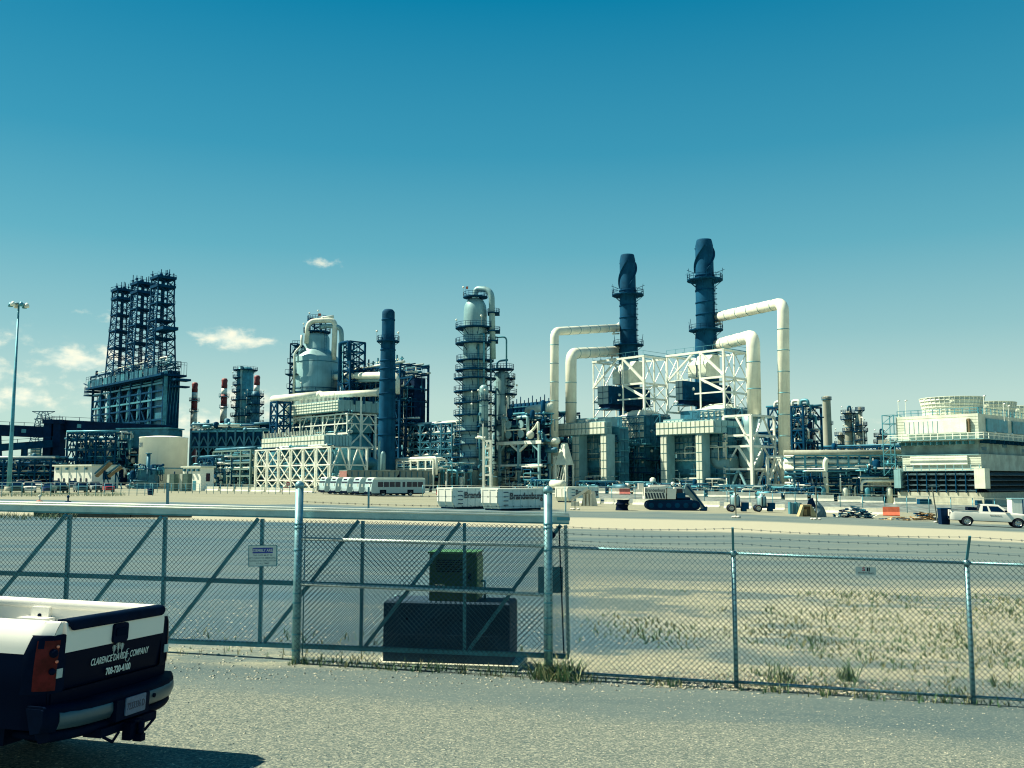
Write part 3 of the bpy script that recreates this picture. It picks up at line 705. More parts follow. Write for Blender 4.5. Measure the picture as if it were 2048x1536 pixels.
# ---- the near pickup, seen from behind
def near_truck():
    n_ = px(128, 1243, 8.0); f_ = px(325, 1212, 9.45)
    lat = (f_ - n_); wt = lat.length; lat.normalize()
    nrm = Vector((.0324, .0403, 1)).normalized(); nrm = (nrm - lat * nrm.dot(lat)).normalized()
    fwd = nrm.cross(lat) * 1.0            # towards the cab
    if fwd.x > 0: fwd = -fwd
    zt = 1.37; hwg = wt / 2
    mid = (n_ + f_) / 2; org = mid - nrm * zt
    t = thing('work_pickup', 'two tone white over black work pickup with lettered tailgate, parked by the gate', 'pickup truck')
    # local frame: x forward, y to the far side, z up  (right handed: x cross y = -z, so mirror y)
    m = Matrix((( fwd.x, -lat.x, nrm.x, org.x), (fwd.y, -lat.y, nrm.y, org.y), (fwd.z, -lat.z, nrm.z, org.z), (0, 0, 0, 1)))
    t.matrix_world = m
    # y local: +y is towards the camera side (near)
    TT = paint('two_tone_paint', (.0004, .0045, .018), .30, (.80, .79, .72), 1.115)
    WH = paint('bed_white_paint', (.80, .79, .72), .35)
    BK = paint('black_truck_paint', (.0004, .0045, .018), .3)
    hw = hwg + .185; L = 5.75; wheels = (1.22, 4.85); wr = .40
    def prof(x):
        if x < 2.1: return zt - .01
        if x < 4.1: return 1.27
        return 1.25 - .12 * ((x - 4.1) / 1.65) ** 1.6
    xs = sorted(set([i * L / 60 for i in range(61)] + [.02, .05, .09, .14] + [xw + .48 * math.cos(a * math.pi / 12) for xw in wheels for a in range(13)]))
    def yf(x, z):
        e = 0.0
        if x < .16: e = .055 * (1 - math.sin(x / .16 * math.pi / 2))
        if x > L - .7: e = .18 * (1 - math.sin((L - x) / .7 * math.pi / 2)) * hw
        k = max(0, (z - (prof(x) - .20)) / .20)
        b = .02 * max(0, 1 - abs(z - .98) / .3)
        return hw - e - .075 * k ** 2.4 - .030 * abs((z - .9)) + b * .4
    for s in (-1, 1):
        mb = MB(); side_shell(mb, xs, lambda x: arch(x, wheels, .48, .42, .52), prof, yf, -s, rows=22)
        # rear post closing the corner
        zz_ = [.56 + (zt - .01 - .56) * i / 12 for i in range(13)]
        vs = [(-.004, -s * (yf(0, z)), z) for z in zz_] + [(-.004, -s * (hwg + .008), z) for z in zz_]
        fs = [(i, i + 1, 14 + i, 13 + i) for i in range(12)]
        mb.add(vs, fs if s > 0 else [f[::-1] for f in fs]); mb.add([(0, -s * yf(0, zt - .01), zt - .01), (.0, -s * (hwg + .008), zt - .01), (.12, -s * (hwg + .008), zt + .004), (.12, -s * yf(.12, zt - .01), zt - .004)], [(0, 1, 2, 3) if s < 0 else (3, 2, 1, 0)])
        # shoulder over to the inside of the bed
        vs = []; fs = []; pts = [x for x in xs if x <= 2.1]
        for x in pts:
            y0 = yf(x, prof(x)); z = prof(x)
            vs += [(x, s * -1 * y0, z), (x, -s * (y0 - .012), z + .010), (x, -s * (hwg + .03), z + .012), (x, -s * (hwg + .012), z - .02), (x, -s * (hwg + .012), z - .07), (x, -s * (hwg + .05), z - .09)]
        k = 6
        for i in range(len(pts) - 1):
            for j in range(k - 1):
                f = (i * k + j, (i + 1) * k + j, (i + 1) * k + j + 1, i * k + j + 1); fs.append(f if s > 0 else f[::-1])
        mb.add(vs, fs, True)
        mb.build('side_panel', TT, t)
    # bed interior
    mb = MB()
    for s in (-1, 1):
        y = s * (hwg + .03); yo = s * (hwg + .052); z0 = .82; z1 = zt - .09
        mb.box(.06, 2.08, y, yo, z0, z1)
        mb.box(.85, 1.60, s * (hwg - .20), s * (hwg + .03), .80, 1.06)
        mb.box(1.25, 1.45, s * (hwg - .012), s * (hwg + .029), 1.06, zt - .075)
        for xx in (.12, .22): mb.box(xx, xx + .03, s * (hwg + .02), s * (hwg + .03), .82, zt - .1)
    mb.box(2.05, 2.10, -hwg - .05, hwg + .05, .80, zt + .005); mb.build('bed_wall', WH, t)
    mb = MB()
    for i in range(14):
        y = -hwg + .05 + i * (2 * hwg - .1) / 13; mb.box(.04, 2.04, y - .03, y + .03, .80, .815)
    mb.box(.03, 2.06, -hwg - .02, hwg + .02, .76, .80); mb.build('bed_floor', WH, t)
    for s in (-1,):
        q = MB(); q.lathe([(.022, 0), (.022, .006)], 12); o = q.build('stake_hole', BLACK, t); o.rotation_euler = (R(-90), 0, 0); o.location = (1.35, -(hwg - .010), zt - .16)
        q = MB(); q.box(1.18, 1.50, -hwg - .0, -hwg + .16, 1.06, 1.20)
        q.build('bed_box', WH, t)
    # tailgate: pressed panel
    hg = hwg - .006; z0, z1 = .80, zt - .004
    mb = MB(); cols = 12; pr = [(.07, z0), (-.002, z0), (-.012, z0 + .03), (-.02, z0 + .12), (-.034, z0 + .30), (-.036, z1 - .12), (-.030, z1 - .05), (-.022, z1 - .012), (-.004, z1), (.07, z1)]
    vs = []; fs = []
    for i in range(cols + 1):
        y = -hg + 2 * hg * i / cols
        for x, z in pr: vs.append((x, y, z))
    k = len(pr)
    for i in range(cols):
        for j in range(k - 1): fs.append((i * k + j, i * k + j + 1, (i + 1) * k + j + 1, (i + 1) * k + j)[::-1])
    mb.add(vs, fs, True)
    mb.add(vs[:k], [tuple(range(k))]); mb.add(vs[-k:], [tuple(reversed(range(k)))])
    mb.box(.071, .08, -hg, hg, z0, z1 - .01)
    tg = mb.build('tailgate', TT, t)
    mb = MB(); vs = []; fs = []
    pr = [(-.047, z1 - .075), (-.053, z1 - .06), (-.050, z1 - .02), (-.03, z1 + .012), (.02, z1 + .020), (.075, z1 + .014), (.082, z1 - .01)]
    k = len(pr)
    ends = [-hg + .02, -hg + .035, -hg + .07, hg - .07, hg - .035, hg - .02]
    for i, y in enumerate(ends):
        sc_ = (0.55, .85, 1, 1, .85, .55)[i]
        for j, (x, z) in enumerate(pr): vs.append((x, y, z1 + (z - z1) * (sc_ if z < z1 else 1)))
    for i in range(len(ends) - 1):
        for j in range(k - 1): fs.append((i * k + j, i * k + j + 1, (i + 1) * k + j + 1, (i + 1) * k + j)[::-1])
    mb.add(vs, fs, True); mb.add(vs[:k], [tuple(range(k))]); mb.add(vs[-k:], [tuple(reversed(range(k)))])
    mb.build('tailgate_cap', BLACK, tg)
    # handle with its bezel
    def rrect(w_, h_, r_, n=5):
        o = []
        for cx, cz, a0 in ((w_ - r_, h_ - r_, 0), (-w_ + r_, h_ - r_, 90), (-w_ + r_, -h_ + r_, 180), (w_ - r_, -h_ + r_, 270)):
            for i in range(n): a = R(a0 + 90 * i / (n - 1)); o.append((cx + r_ * math.cos(a), cz + r_ * math.sin(a)))
        return o
    def plate(nm, w_, h_, r_, y, z, x0, x1, mat, par):
        mb = MB(); mb.poly(rrect(w_, h_, r_), x0, x1)
        o = mb.build(nm, mat, par); o.rotation_euler = (0, 0, R(-90)); o.location = (0, y, z); return o
    # poly is drawn in x,z and pushed along y; turned so that y -> x
    zc = z1 - .165
    b_ = plate('handle_bezel', .108, .085, .035, 0.0, zc, -.060, -.02, BLACK, tg)
    plate('handle', .085, .035, .02, 0.0, zc + .01, -.068, -.0605, WELL, tg)
    LET = M('tailgate_lettering', (.62, .70, .66), .5, var=.05)
    rot = (R(90), 0, R(-90))
    text('CLARENCE DAVIDS', .083, LET, tg, (-.040, .12, z0 + .185), rot, bold=.012, sx=.74, shear=.22, ext=.001)
    text('COMPANY', .083, LET, tg, (-.040, -.335, z0 + .185), rot, bold=.012, sx=.74, shear=.22, ext=.001)
    # a looped ampersand, written like an epsilon
    pts = []
    for i in range(26):
        a = R(60 + 250 * i / 25); pts.append((.022 * math.cos(a), .024 * math.sin(a) + .030))
    for i in range(30):
        a = R(80 + 270 * i / 29); pts.append((.032 * math.cos(a) - .002, .034 * math.sin(a) - .026))
    mb = MB()
    for p, q in zip(pts, pts[1:]): mb.bar((-.041, -p[0] - .155, z0 + .185 + p[1]), (-.041, -q[0] - .155, z0 + .185 + q[1]), .007, .002)
    mb.build('lettering', LET, tg)
    text('708-720-4100', .082, LET, tg, (-.0385, -.03, z0 + .075), rot, bold=.03, sx=.80, ext=.001)
    mb = MB(); lr = random.Random(3)
    for cy, cz, h_, w_ in ((.0, z0 + .240, .082, .034), (.062, z0 + .232, .064, .030), (-.055, z0 + .234, .068, .030)):
        mb.bar((-.040, cy, cz - .02), (-.040, cy, cz + h_), .006, .002)
        for i in range(6):
            z = cz + h_ * (.10 + .15 * i); ww = w_ * (1 - (abs(i - 1.8) / 5) ** 1.2)
            for sg in (-1, 1): mb.bar((-.040, cy, z), (-.040, cy + sg * ww, z + ww * .8), .003, .002)
    mb.build('tree_emblem', LET, tg)
    # lamps wrap round the corners
    for s in (-1, 1):
        vs = []; fs = []; pr = [(.20, -.004), (.10, .010), (.03, .006), (-.006, -.016), (-.030, -.07), (-.034, -.175)]   # x, offset from outer skin
        zs = [.80, .83, 1.00, 1.12, 1.235, 1.262, 1.268]
        for z in zs:
            sh = .9 if z in (zs[0], zs[-1]) else 1.0
            back = max(0, (z - 1.12)) * .35
            for x, o in pr:
                xx = x + (back if x > .05 else 0)*-1 + (.012 if sh < 1 else 0)
                vs.append((xx, s * (yf(max(.02, x), z) + o + (.004 if x < .15 else .012)), z))
        k = len(pr)
        for i in range(len(zs) - 1):
            for j in range(k - 1):
                f = (i * k + j, i * k + j + 1, (i + 1) * k + j + 1, (i + 1) * k + j); fs.append(f if s < 0 else f[::-1])
        mb = MB(); mb.add(vs, fs, True); mb.add(vs[-k:], [tuple(range(k)) if s < 0 else tuple(reversed(range(k)))])
        lampo = mb.build('tail_light', BLACK, t)
        def lens(nm, z0_, z1_, i0, i1, mat):
            vs = []; fs = []
            for z in [z0_ + (z1_ - z0_) * i / 4 for i in range(5)]:
                for x, o in pr[i0:i1]: vs.append((x - .006, s * (yf(max(.02, x), z) + o + .008), z))
            kk = i1 - i0
            for i in range(4):
                for j in range(kk - 1):
                    f = (i * kk + j, i * kk + j + 1, (i + 1) * kk + j + 1, (i + 1) * kk + j); fs.append(f if s < 0 else f[::-1])
            MB().add(vs, fs, True).build(nm, mat, lampo)
        lens('lens', .83, 1.228, 1, 5, LAMPR)
        for zz, rr in (((1.13, .036), (.985, .028)) if s > 0 else ()):
            q = MB(); q.ball((-.030, s * (hw - .055), zz), rr, 10); q.build('reflector_cup', BLACK, lampo)
        q = MB(); q.box(-.047, -.040, s * (hw - .165), s * (hw - .095), .925, 1.0); q.build('reverse_lamp', LAMPW, lampo)
        for zz in ((1.18, 1.06) if s > 0 else ()): q = MB(); q.ball((-.038, s * (hw - .09), zz), .014); q.build('bulb', LAMPA, lampo)
    # bumper
    def bump(nm, y0, y1, zz0, zz1, mat, d=0.0):
        mb = MB(); n = 14; vs = []; fs = []
        for i in range(n + 1):
            y = y0 + (y1 - y0) * i / n; a = abs(y) / (hw + .03); cx = -.20 + .16 * a ** 5 - d
            lift = .02 * a ** 3
            for x, z in ((cx + .16, zz1 + lift), (cx + .02, zz1 + lift), (cx, zz1 - .02 + lift), (cx - .005, (zz0 + zz1) / 2 + lift), (cx + .02, zz0 + .02 + lift), (cx + .10, zz0 + lift)): vs.append((x, y, z))
        for i in range(n):
            for j in range(5): fs.append((i * 6 + j, i * 6 + j + 1, (i + 1) * 6 + j + 1, (i + 1) * 6 + j)[::-1])
        mb.add(vs, fs, True); mb.add(vs[:6], [tuple(range(6))]); mb.add(vs[-6:], [tuple(reversed(range(6)))]); return mb.build(nm, mat, t)
    bmp = bump('rear_bumper', -hw - .02, hw + .02, .56, .70, BLACK)
    for a, b in ((.26, hw - .08), (-hw + .08, -.26)):
        o = bump('bumper_face', a, b, .50, .66, CHROME, .010); o.parent = t
    for a, b in ((hw - .078, hw + .03), (-hw - .03, -hw + .078)): bump('bumper_end', a, b, .48, .68, BLACK, .004)
    bump('bumper_skirt', -hw + .05, hw - .05, .40, .50, BLACK, -.03)
    MB().box(-.24, -.06, -.25, .25, .48, .655).build('step_recess', BLACK, t)
    MB().box(-.015, .06, -hg - .1, hg + .1, .60, .80).build('roll_pan', BK, t)
    pl = plate('licence_plate', .152, .076, .012, -.02, .585, -.252, -.2405, M('plate_blue_white', (.07, .13, .22), .5, var=.2, scale=20), t)
    text('7233336 D', .085, M('plate_ink', (.03, .04, .08), .6), t, (-.2535, -.02, .58), rot, bold=.01, sx=.70, ext=.0008)
    q = MB(); q.lathe([(.02, 0), (.02, .012)], 12); o = q.build('bumper_hole', WELL, t); o.rotation_euler = (0, R(-90), 0); o.location = (-.213, -.36, .60)
    # hitch, chains, springs and axle under the tail
    mb = MB(); mb.box(-.30, .3, -.05, .05, .36, .46); mb.box(-.22, -.05, -.42, .42, .38, .45); mb.box(-.30, -.22, -.11, .11, .30, .44); mb.box(-.36, -.28, -.035, .035, .28, .34)
    mb.lathe([(.028, .34), (.028, .37), (.02, .38), (.03, .40), (.026, .43), (.01, .445)], 10, -.33, 0)
    mb.build('tow_hitch', BLACK, t)
    mb = MB()
    for s in (-1, 1):
        prev = Vector((-.22, s * .16, .38))
        for i in range(8):
            q_ = prev + Vector((.0, s * .028, -.022 if i < 3 else .014)); mb.tube([prev, q_], .013, 6); prev = q_
    mb.build('safety_chain', BLACK, t, kind='stuff')
    mb = MB(); mb.cyl((1.22, -hw + .1, .40), (1.22, hw - .1, .40), .05, n=10); mb.ball((1.22, 0, .4), .15)
    mb.box(.1, 5.4, -.5, -.42, .5, .62); mb.box(.1, 5.4, .42, .5, .5, .62)
    mb.box(.45, .95, -.75, .75, .34, .62); mb.box(.06, 5.2, -hw + .1, hw - .1, .60, .76); mb.build('chassis', BLACK, t)
    mb = MB(); mb.tube([(.1, .62, .40), (.7, .62, .42), (1.9, .5, .5)], .035, 8); mb.build('exhaust', BLACK, t)
    for xw in wheels:
        for s in (-1, 1): wheel(t, xw, s * (hw - .17), wr, .26, s)
    # cab and nose (beyond the frame's edge)
    mb = MB(); vs = []
    yb = hw - .06; yr = hw - .25
    for x, z in ((2.12, 1.26), (2.30, 1.86), (3.7, 1.90), (4.45, 1.26)):
        y = yb if z < 1.3 else yr; vs += [(x, -y, z), (x, y, z)]
    mb.add(vs, [(0, 2, 3, 1), (2, 4, 5, 3), (4, 6, 7, 5), (0, 6, 4, 2), (1, 3, 5, 7)]); mb.build('cab', WH, t)
    mb = MB(); mb.add([(4.1, -hw + .08, 1.255), (4.1, hw - .08, 1.255), (L, hw - .25, 1.13), (L, -hw + .25, 1.13), (L, -hw + .25, .5), (L, hw - .25, .5)], [(1, 0, 3, 2), (2, 3, 4, 5)]); mb.build('bonnet', WH, t)
    MB().add([(2.195, -yr * .95, 1.40), (2.195, yr * .95, 1.40), (2.275, yr * .9, 1.80), (2.275, -yr * .9, 1.80)], [(3, 2, 1, 0)]).build('rear_window', GLASS, t)
    MB().add([(4.42, -yb * .92, 1.31), (4.42, yb * .92, 1.31), (3.76, yr * .95, 1.88), (3.76, -yr * .95, 1.88)], [(0, 1, 2, 3)]).build('windscreen', GLASS, t)
    for s in (-1, 1):
        f = [(0, 1, 2, 3)]; y0 = s * (yb + .01); y1 = s * (yr + .015)
        MB().add([(2.4, y0 - s * .02, 1.32), (4.2, y0 - s * .02, 1.32), (3.65, y1, 1.82), (2.45, y1, 1.82)], f).build('side_window', GLASS, t)
    return t
near_truck()
# ---------------------------------------------------------------- plant building kit
def corner(u, Y): return onground(u, Y)
def rpath(pts, rad, seg=5):           # polyline with rounded bends
    pts = [Vector(p) for p in pts]; out = [pts[0]]
    for a, b, c in zip(pts, pts[1:], pts[2:]):
        d0 = (a - b); d1 = (c - b); k = min(rad, d0.length * .48, d1.length * .48)
        p0 = b + d0.normalized() * k; p1 = b + d1.normalized() * k
        for i in range(seg + 1):
            t = i / seg; out.append(p0.lerp(b, t).lerp(b.lerp(p1, t), t))
    out.append(pts[-1]); return out
def bars(mb, segs, w):
    for a, b in segs: mb.bar(a, b, w)
def rail_ring(mb, r, z, n=20, a0=0, a1=2 * math.pi, h=1.1, cx=0, cy=0, th=.06):
    full = abs(a1 - a0) > 6.28; P = lambda a, zz: (cx + r * math.cos(a), cy + r * math.sin(a), zz)
    k = n if full else n + 1
    for i in range(n):
        a = a0 + (a1 - a0) * i / n; b = a0 + (a1 - a0) * (i + 1) / n
        mb.bar(P(a, z + h), P(b, z + h), th); mb.bar(P(a, z + h * .5), P(b, z + h * .5), th * .8)
    for i in range(k):
        a = a0 + (a1 - a0) * i / n; mb.bar(P(a, z), P(a, z + h), th)
def ring_platform(par, r0, r1, z, mat=DARK, a0=0, a1=2 * math.pi, cx=0, cy=0, lamp=True, n=20, brackets=True):
    mb = MB(); full = abs(a1 - a0) > 6.28
    mb.lathe([(r0, z - .25), (r1, z - .25), (r1, z), (r0, z)], n, cx, cy, cap=False, smooth=False, a0=a0, a1=a1)
    rail_ring(mb, r1 - .08, z, n, a0, a1, 1.15, cx, cy, .09)
    if brackets:
        for i in range(0, n, 3):
            a = a0 + (a1 - a0) * (i + .5) / n; c, s = math.cos(a), math.sin(a)
            mb.bar((cx + r1 * .97 * c, cy + r1 * .97 * s, z - .2), (cx + r0 * c, cy + r0 * s, z - (r1 - r0) * .9), .14)
    o = mb.build('platform', mat, par)
    if lamp:
        for a in (a0 + .6, a0 + (a1 - a0) * .55):
            q = MB(); x, y = cx + r1 * math.cos(a), cy + r1 * math.sin(a)
            q.bar((x, y, z), (x, y, z + 2.2), .07); q.ball((x, y, z + 2.35), .28, 6); q.build('floodlight', WHITE, o)
    return o
def ladder(mb, x, y, z0, z1, w=.5):
    for s in (-1, 1): mb.bar((x + s * w / 2, y, z0), (x + s * w / 2, y, z1), .07)
    z = z0
    while z < z1: mb.bar((x - w / 2, y, z), (x + w / 2, y, z), .04); z += .9
def member(par, name, a, b, w, mat): return MB().bar(a, b, w).build(name, mat, par)

def piping(par, box, n, seed, mats=None, rr=(.06, .22), lumps=0, name='piping'):
    """tangled process lines, valves and small drums inside box: too fine to pick apart, joined per colour"""
    r = random.Random(seed); x0, x1, y0, y1, z0, z1 = box; mats = mats or [TEAL, WHITE, MIDT, DARK]
    mbs = [MB() for _ in mats]
    for i in range(n):
        mb = mbs[r.randrange(len(mats))]; rad = r.uniform(*rr)
        p = Vector((r.uniform(x0, x1), r.uniform(y0, y1), r.uniform(z0, z1))); pts = [p.copy()]
        ax = r.randrange(3)
        for k in range(r.randint(1, 3)):
            lo, hi = ((x0, x1), (y0, y1), (z0, z1))[ax]
            q = pts[-1].copy(); L = (hi - lo) * r.uniform(.15, .6) * r.choice((-1, 1)); q[ax] = min(hi, max(lo, q[ax] + L))
            if (q - pts[-1]).length > .3: pts.append(q)
            ax = (ax + r.randint(1, 2)) % 3
        if len(pts) > 1: mb.tube(rpath(pts, .5, 2), rad, 6)
        if r.random() < .35: mb.ball(pts[-1], rad * r.uniform(1.6, 2.6), 6)
    for i in range(lumps):
        mb = mbs[r.randrange(len(mats))]; R_ = r.uniform(.5, 1.0); L = r.uniform(1.5, 4)
        p = Vector((r.uniform(x0, x1), r.uniform(y0, y1), r.uniform(z0, z1 - .5)))
        if r.random() < .5: mb.tube([p, p + Vector((0, 0, .25)), p + Vector((0, 0, L)), p + Vector((0, 0, L + .3))], 1, 10, radii=[R_ * .5, R_, R_, R_ * .4])
        else: mb.tube([p, p + Vector((.25, 0, 0)), p + Vector((L, 0, 0)), p + Vector((L + .3, 0, 0))], 1, 10, radii=[R_ * .5, R_, R_, R_ * .4])
    for mb, m in zip(mbs, mats): mb.build(name, m, par, kind='stuff')

def steel_frame(par, xs, ys, zs, mat, w=.45, bw=None, faces='', brace='X', bmat=None, inner=True, brw=.25, join=False):
    """columns and beams each a part; braces on the named faces (f front y0, r right xmax, l left, b back)"""
    bw = bw or w * .8; z0, z1 = zs[0], zs[-1]
    acc = MB() if join else None
    def put(nm, a, b, ww, m):
        if join: acc.bar(a, b, ww)
        else: member(par, nm, a, b, ww, m)
    for i, x in enumerate(xs):
        for j, y in enumerate(ys):
            if inner or i in (0, len(xs) - 1) or j in (0, len(ys) - 1): put('column', (x, y, z0), (x, y, z1), w, mat)
    for z in zs[1:]:
        for j, y in enumerate(ys):
            if inner or j in (0, len(ys) - 1): put('beam', (xs[0] - w * .1, y, z), (xs[-1] + w * .1, y, z), bw, mat)
        for i, x in enumerate(xs):
            if inner or i in (0, len(xs) - 1): put('beam', (x, ys[0] - w * .1, z - bw * .11), (x, ys[-1] + w * .1, z - bw * .11), bw * .98, mat)
    def face_pts(fc):
        if fc in 'fb':
            y = ys[0] if fc == 'f' else ys[-1]; return [(x, y) for x in xs]
        x = xs[-1] if fc == 'r' else xs[0]; return [(x, y) for y in ys]
    for fc in faces:
        pts = face_pts(fc)
        for (p, q) in zip(pts, pts[1:]):
            for za, zb in zip(zs, zs[1:]):
                a0 = (*p, za); a1 = (*q, za); b0 = (*p, zb); b1 = (*q, zb); m = ((p[0] + q[0]) / 2, (p[1] + q[1]) / 2)
                if brace == 'X': sg = [(a0, b1), (a1, b0)]
                elif brace == 'V': sg = [(a0, (*m, zb)), (a1, (*m, zb))]
                elif brace == 'A': sg = [(b0, (*m, za)), (b1, (*m, za))]
                else: sg = [(a0, b1)]
                for s_ in sg: put('brace', s_[0], s_[1], brw, bmat or mat)
    if join: acc.build('framework', mat, par, kind='stuff')

def pipe_rack(name, label, C, La, Lb, zs, nx, ny, mat, seed, pipes=8, pmats=None, clutter=40, brace='V', faces='f', w=.4, group=None, floor=False, yaw=YAW, pr=(.12, .4), lumps=0):
    t = thing(name, label, 'pipe rack', C, yaw, group); r = random.Random(seed)
    xs = [-La + La * i / nx for i in range(nx + 1)]; ys = [Lb * i / ny for i in range(ny + 1)]
    steel_frame(t, xs, ys, zs, mat, w, faces=faces, brace=brace, inner=False, brw=w * .6)
    pm = pmats or [TEAL, WHITE, MIDT]
    for z in zs[1:]:
        for k in range(pipes):
            rad = r.uniform(*pr); y = Lb * (k + r.uniform(.1, .9)) / pipes; x0 = -La - r.uniform(0, 2); x1 = r.uniform(0, 1.5)
            mb = MB(); zz = z + rad + w * .5
            pts = [(x0, y, zz), (x1, y, zz)]
            if r.random() < .4: pts.append((x1, y, zz - r.uniform(1, 4)))
            mb.tube(rpath(pts, .7, 3), rad, 8); mb.build('pipe', pm[r.randrange(len(pm))], t)
    if clutter: piping(t, (-La, 0, 0, Lb, zs[0] + .3, zs[-1]), clutter, seed + 5, pm + [DARK], lumps=lumps)
    return t

def stack(name, label, u, Y, prof, mat, bands=(), n=24, cat='chimney', group=None):
    """prof: (radius px, v) from the bottom up"""
    C = onground(u, Y); t = thing(name, label, cat, C, 0, group); s = Y / F / CP
    mb = MB(); mb.lathe([(r * s, hz(v, Y) - C.z) for r, v in prof], n); mb.build('shell', mat, t)
    return t, s, C

def duct(par, pts, r, mat, bands=10, n=16, rad=None, name='duct', bandmat=None):
    path = rpath(pts, rad or r * 1.6, 4); mb = MB(); mb.tube(path, r, n); d = mb.build(name, mat, par)
    acc = [0.0]
    P = [Vector(p) for p in pts]; tot = sum((b - a).length for a, b in zip(P, P[1:]))
    for k in range(1, bands):
        t = tot * k / bands; q = None
        for a, b in zip(P, P[1:]):
            L = (b - a).length
            if t <= L:
                if t < r * 1.9 and a != P[0]: break
                if L - t < r * 1.9 and b != P[-1]: break
                q = a.lerp(b, t / L); dr = (b - a).normalized(); break
            t -= L
        if q is not None: MB().tube([q - dr * .07, q + dr * .07], r * 1.05, n).build('flange', bandmat or TEAL, d)
    return d

def panel_grid(par, o, ex, ez, nx, nz, mat, gap=.18, th=.25, nrm=None, name='panel', back=None, bulge=0.0):
    """a wall of panels: o corner, ex / ez vectors of the whole wall; panels stand proud of the backing"""
    o = Vector(o); ex = Vector(ex); ez = Vector(ez); n = nrm or ex.cross(ez).normalized()
    w_ = ex.length / nx; h_ = ez.length / nz; e = ex.normalized(); f = ez.normalized()
    mb = MB(); g = gap / 2
    pts = [e * g + f * g, e * (w_ - g) + f * g, e * (w_ - g) + f * (h_ - g), e * g + f * (h_ - g)]
    mb.add(pts + [p + n * th for p in pts], [(3, 2, 1, 0), (4, 5, 6, 7), (0, 1, 5, 4), (1, 2, 6, 5), (2, 3, 7, 6), (3, 0, 4, 7)])
    me = mb.mesh(name); me.materials.append(mat)
    for i in range(nx):
        for j in range(nz):
            ob = bpy.data.objects.new(name, me); COL.objects.link(ob); ob.parent = par; ob.location = o + e * (w_ * i) + f * (h_ * j)
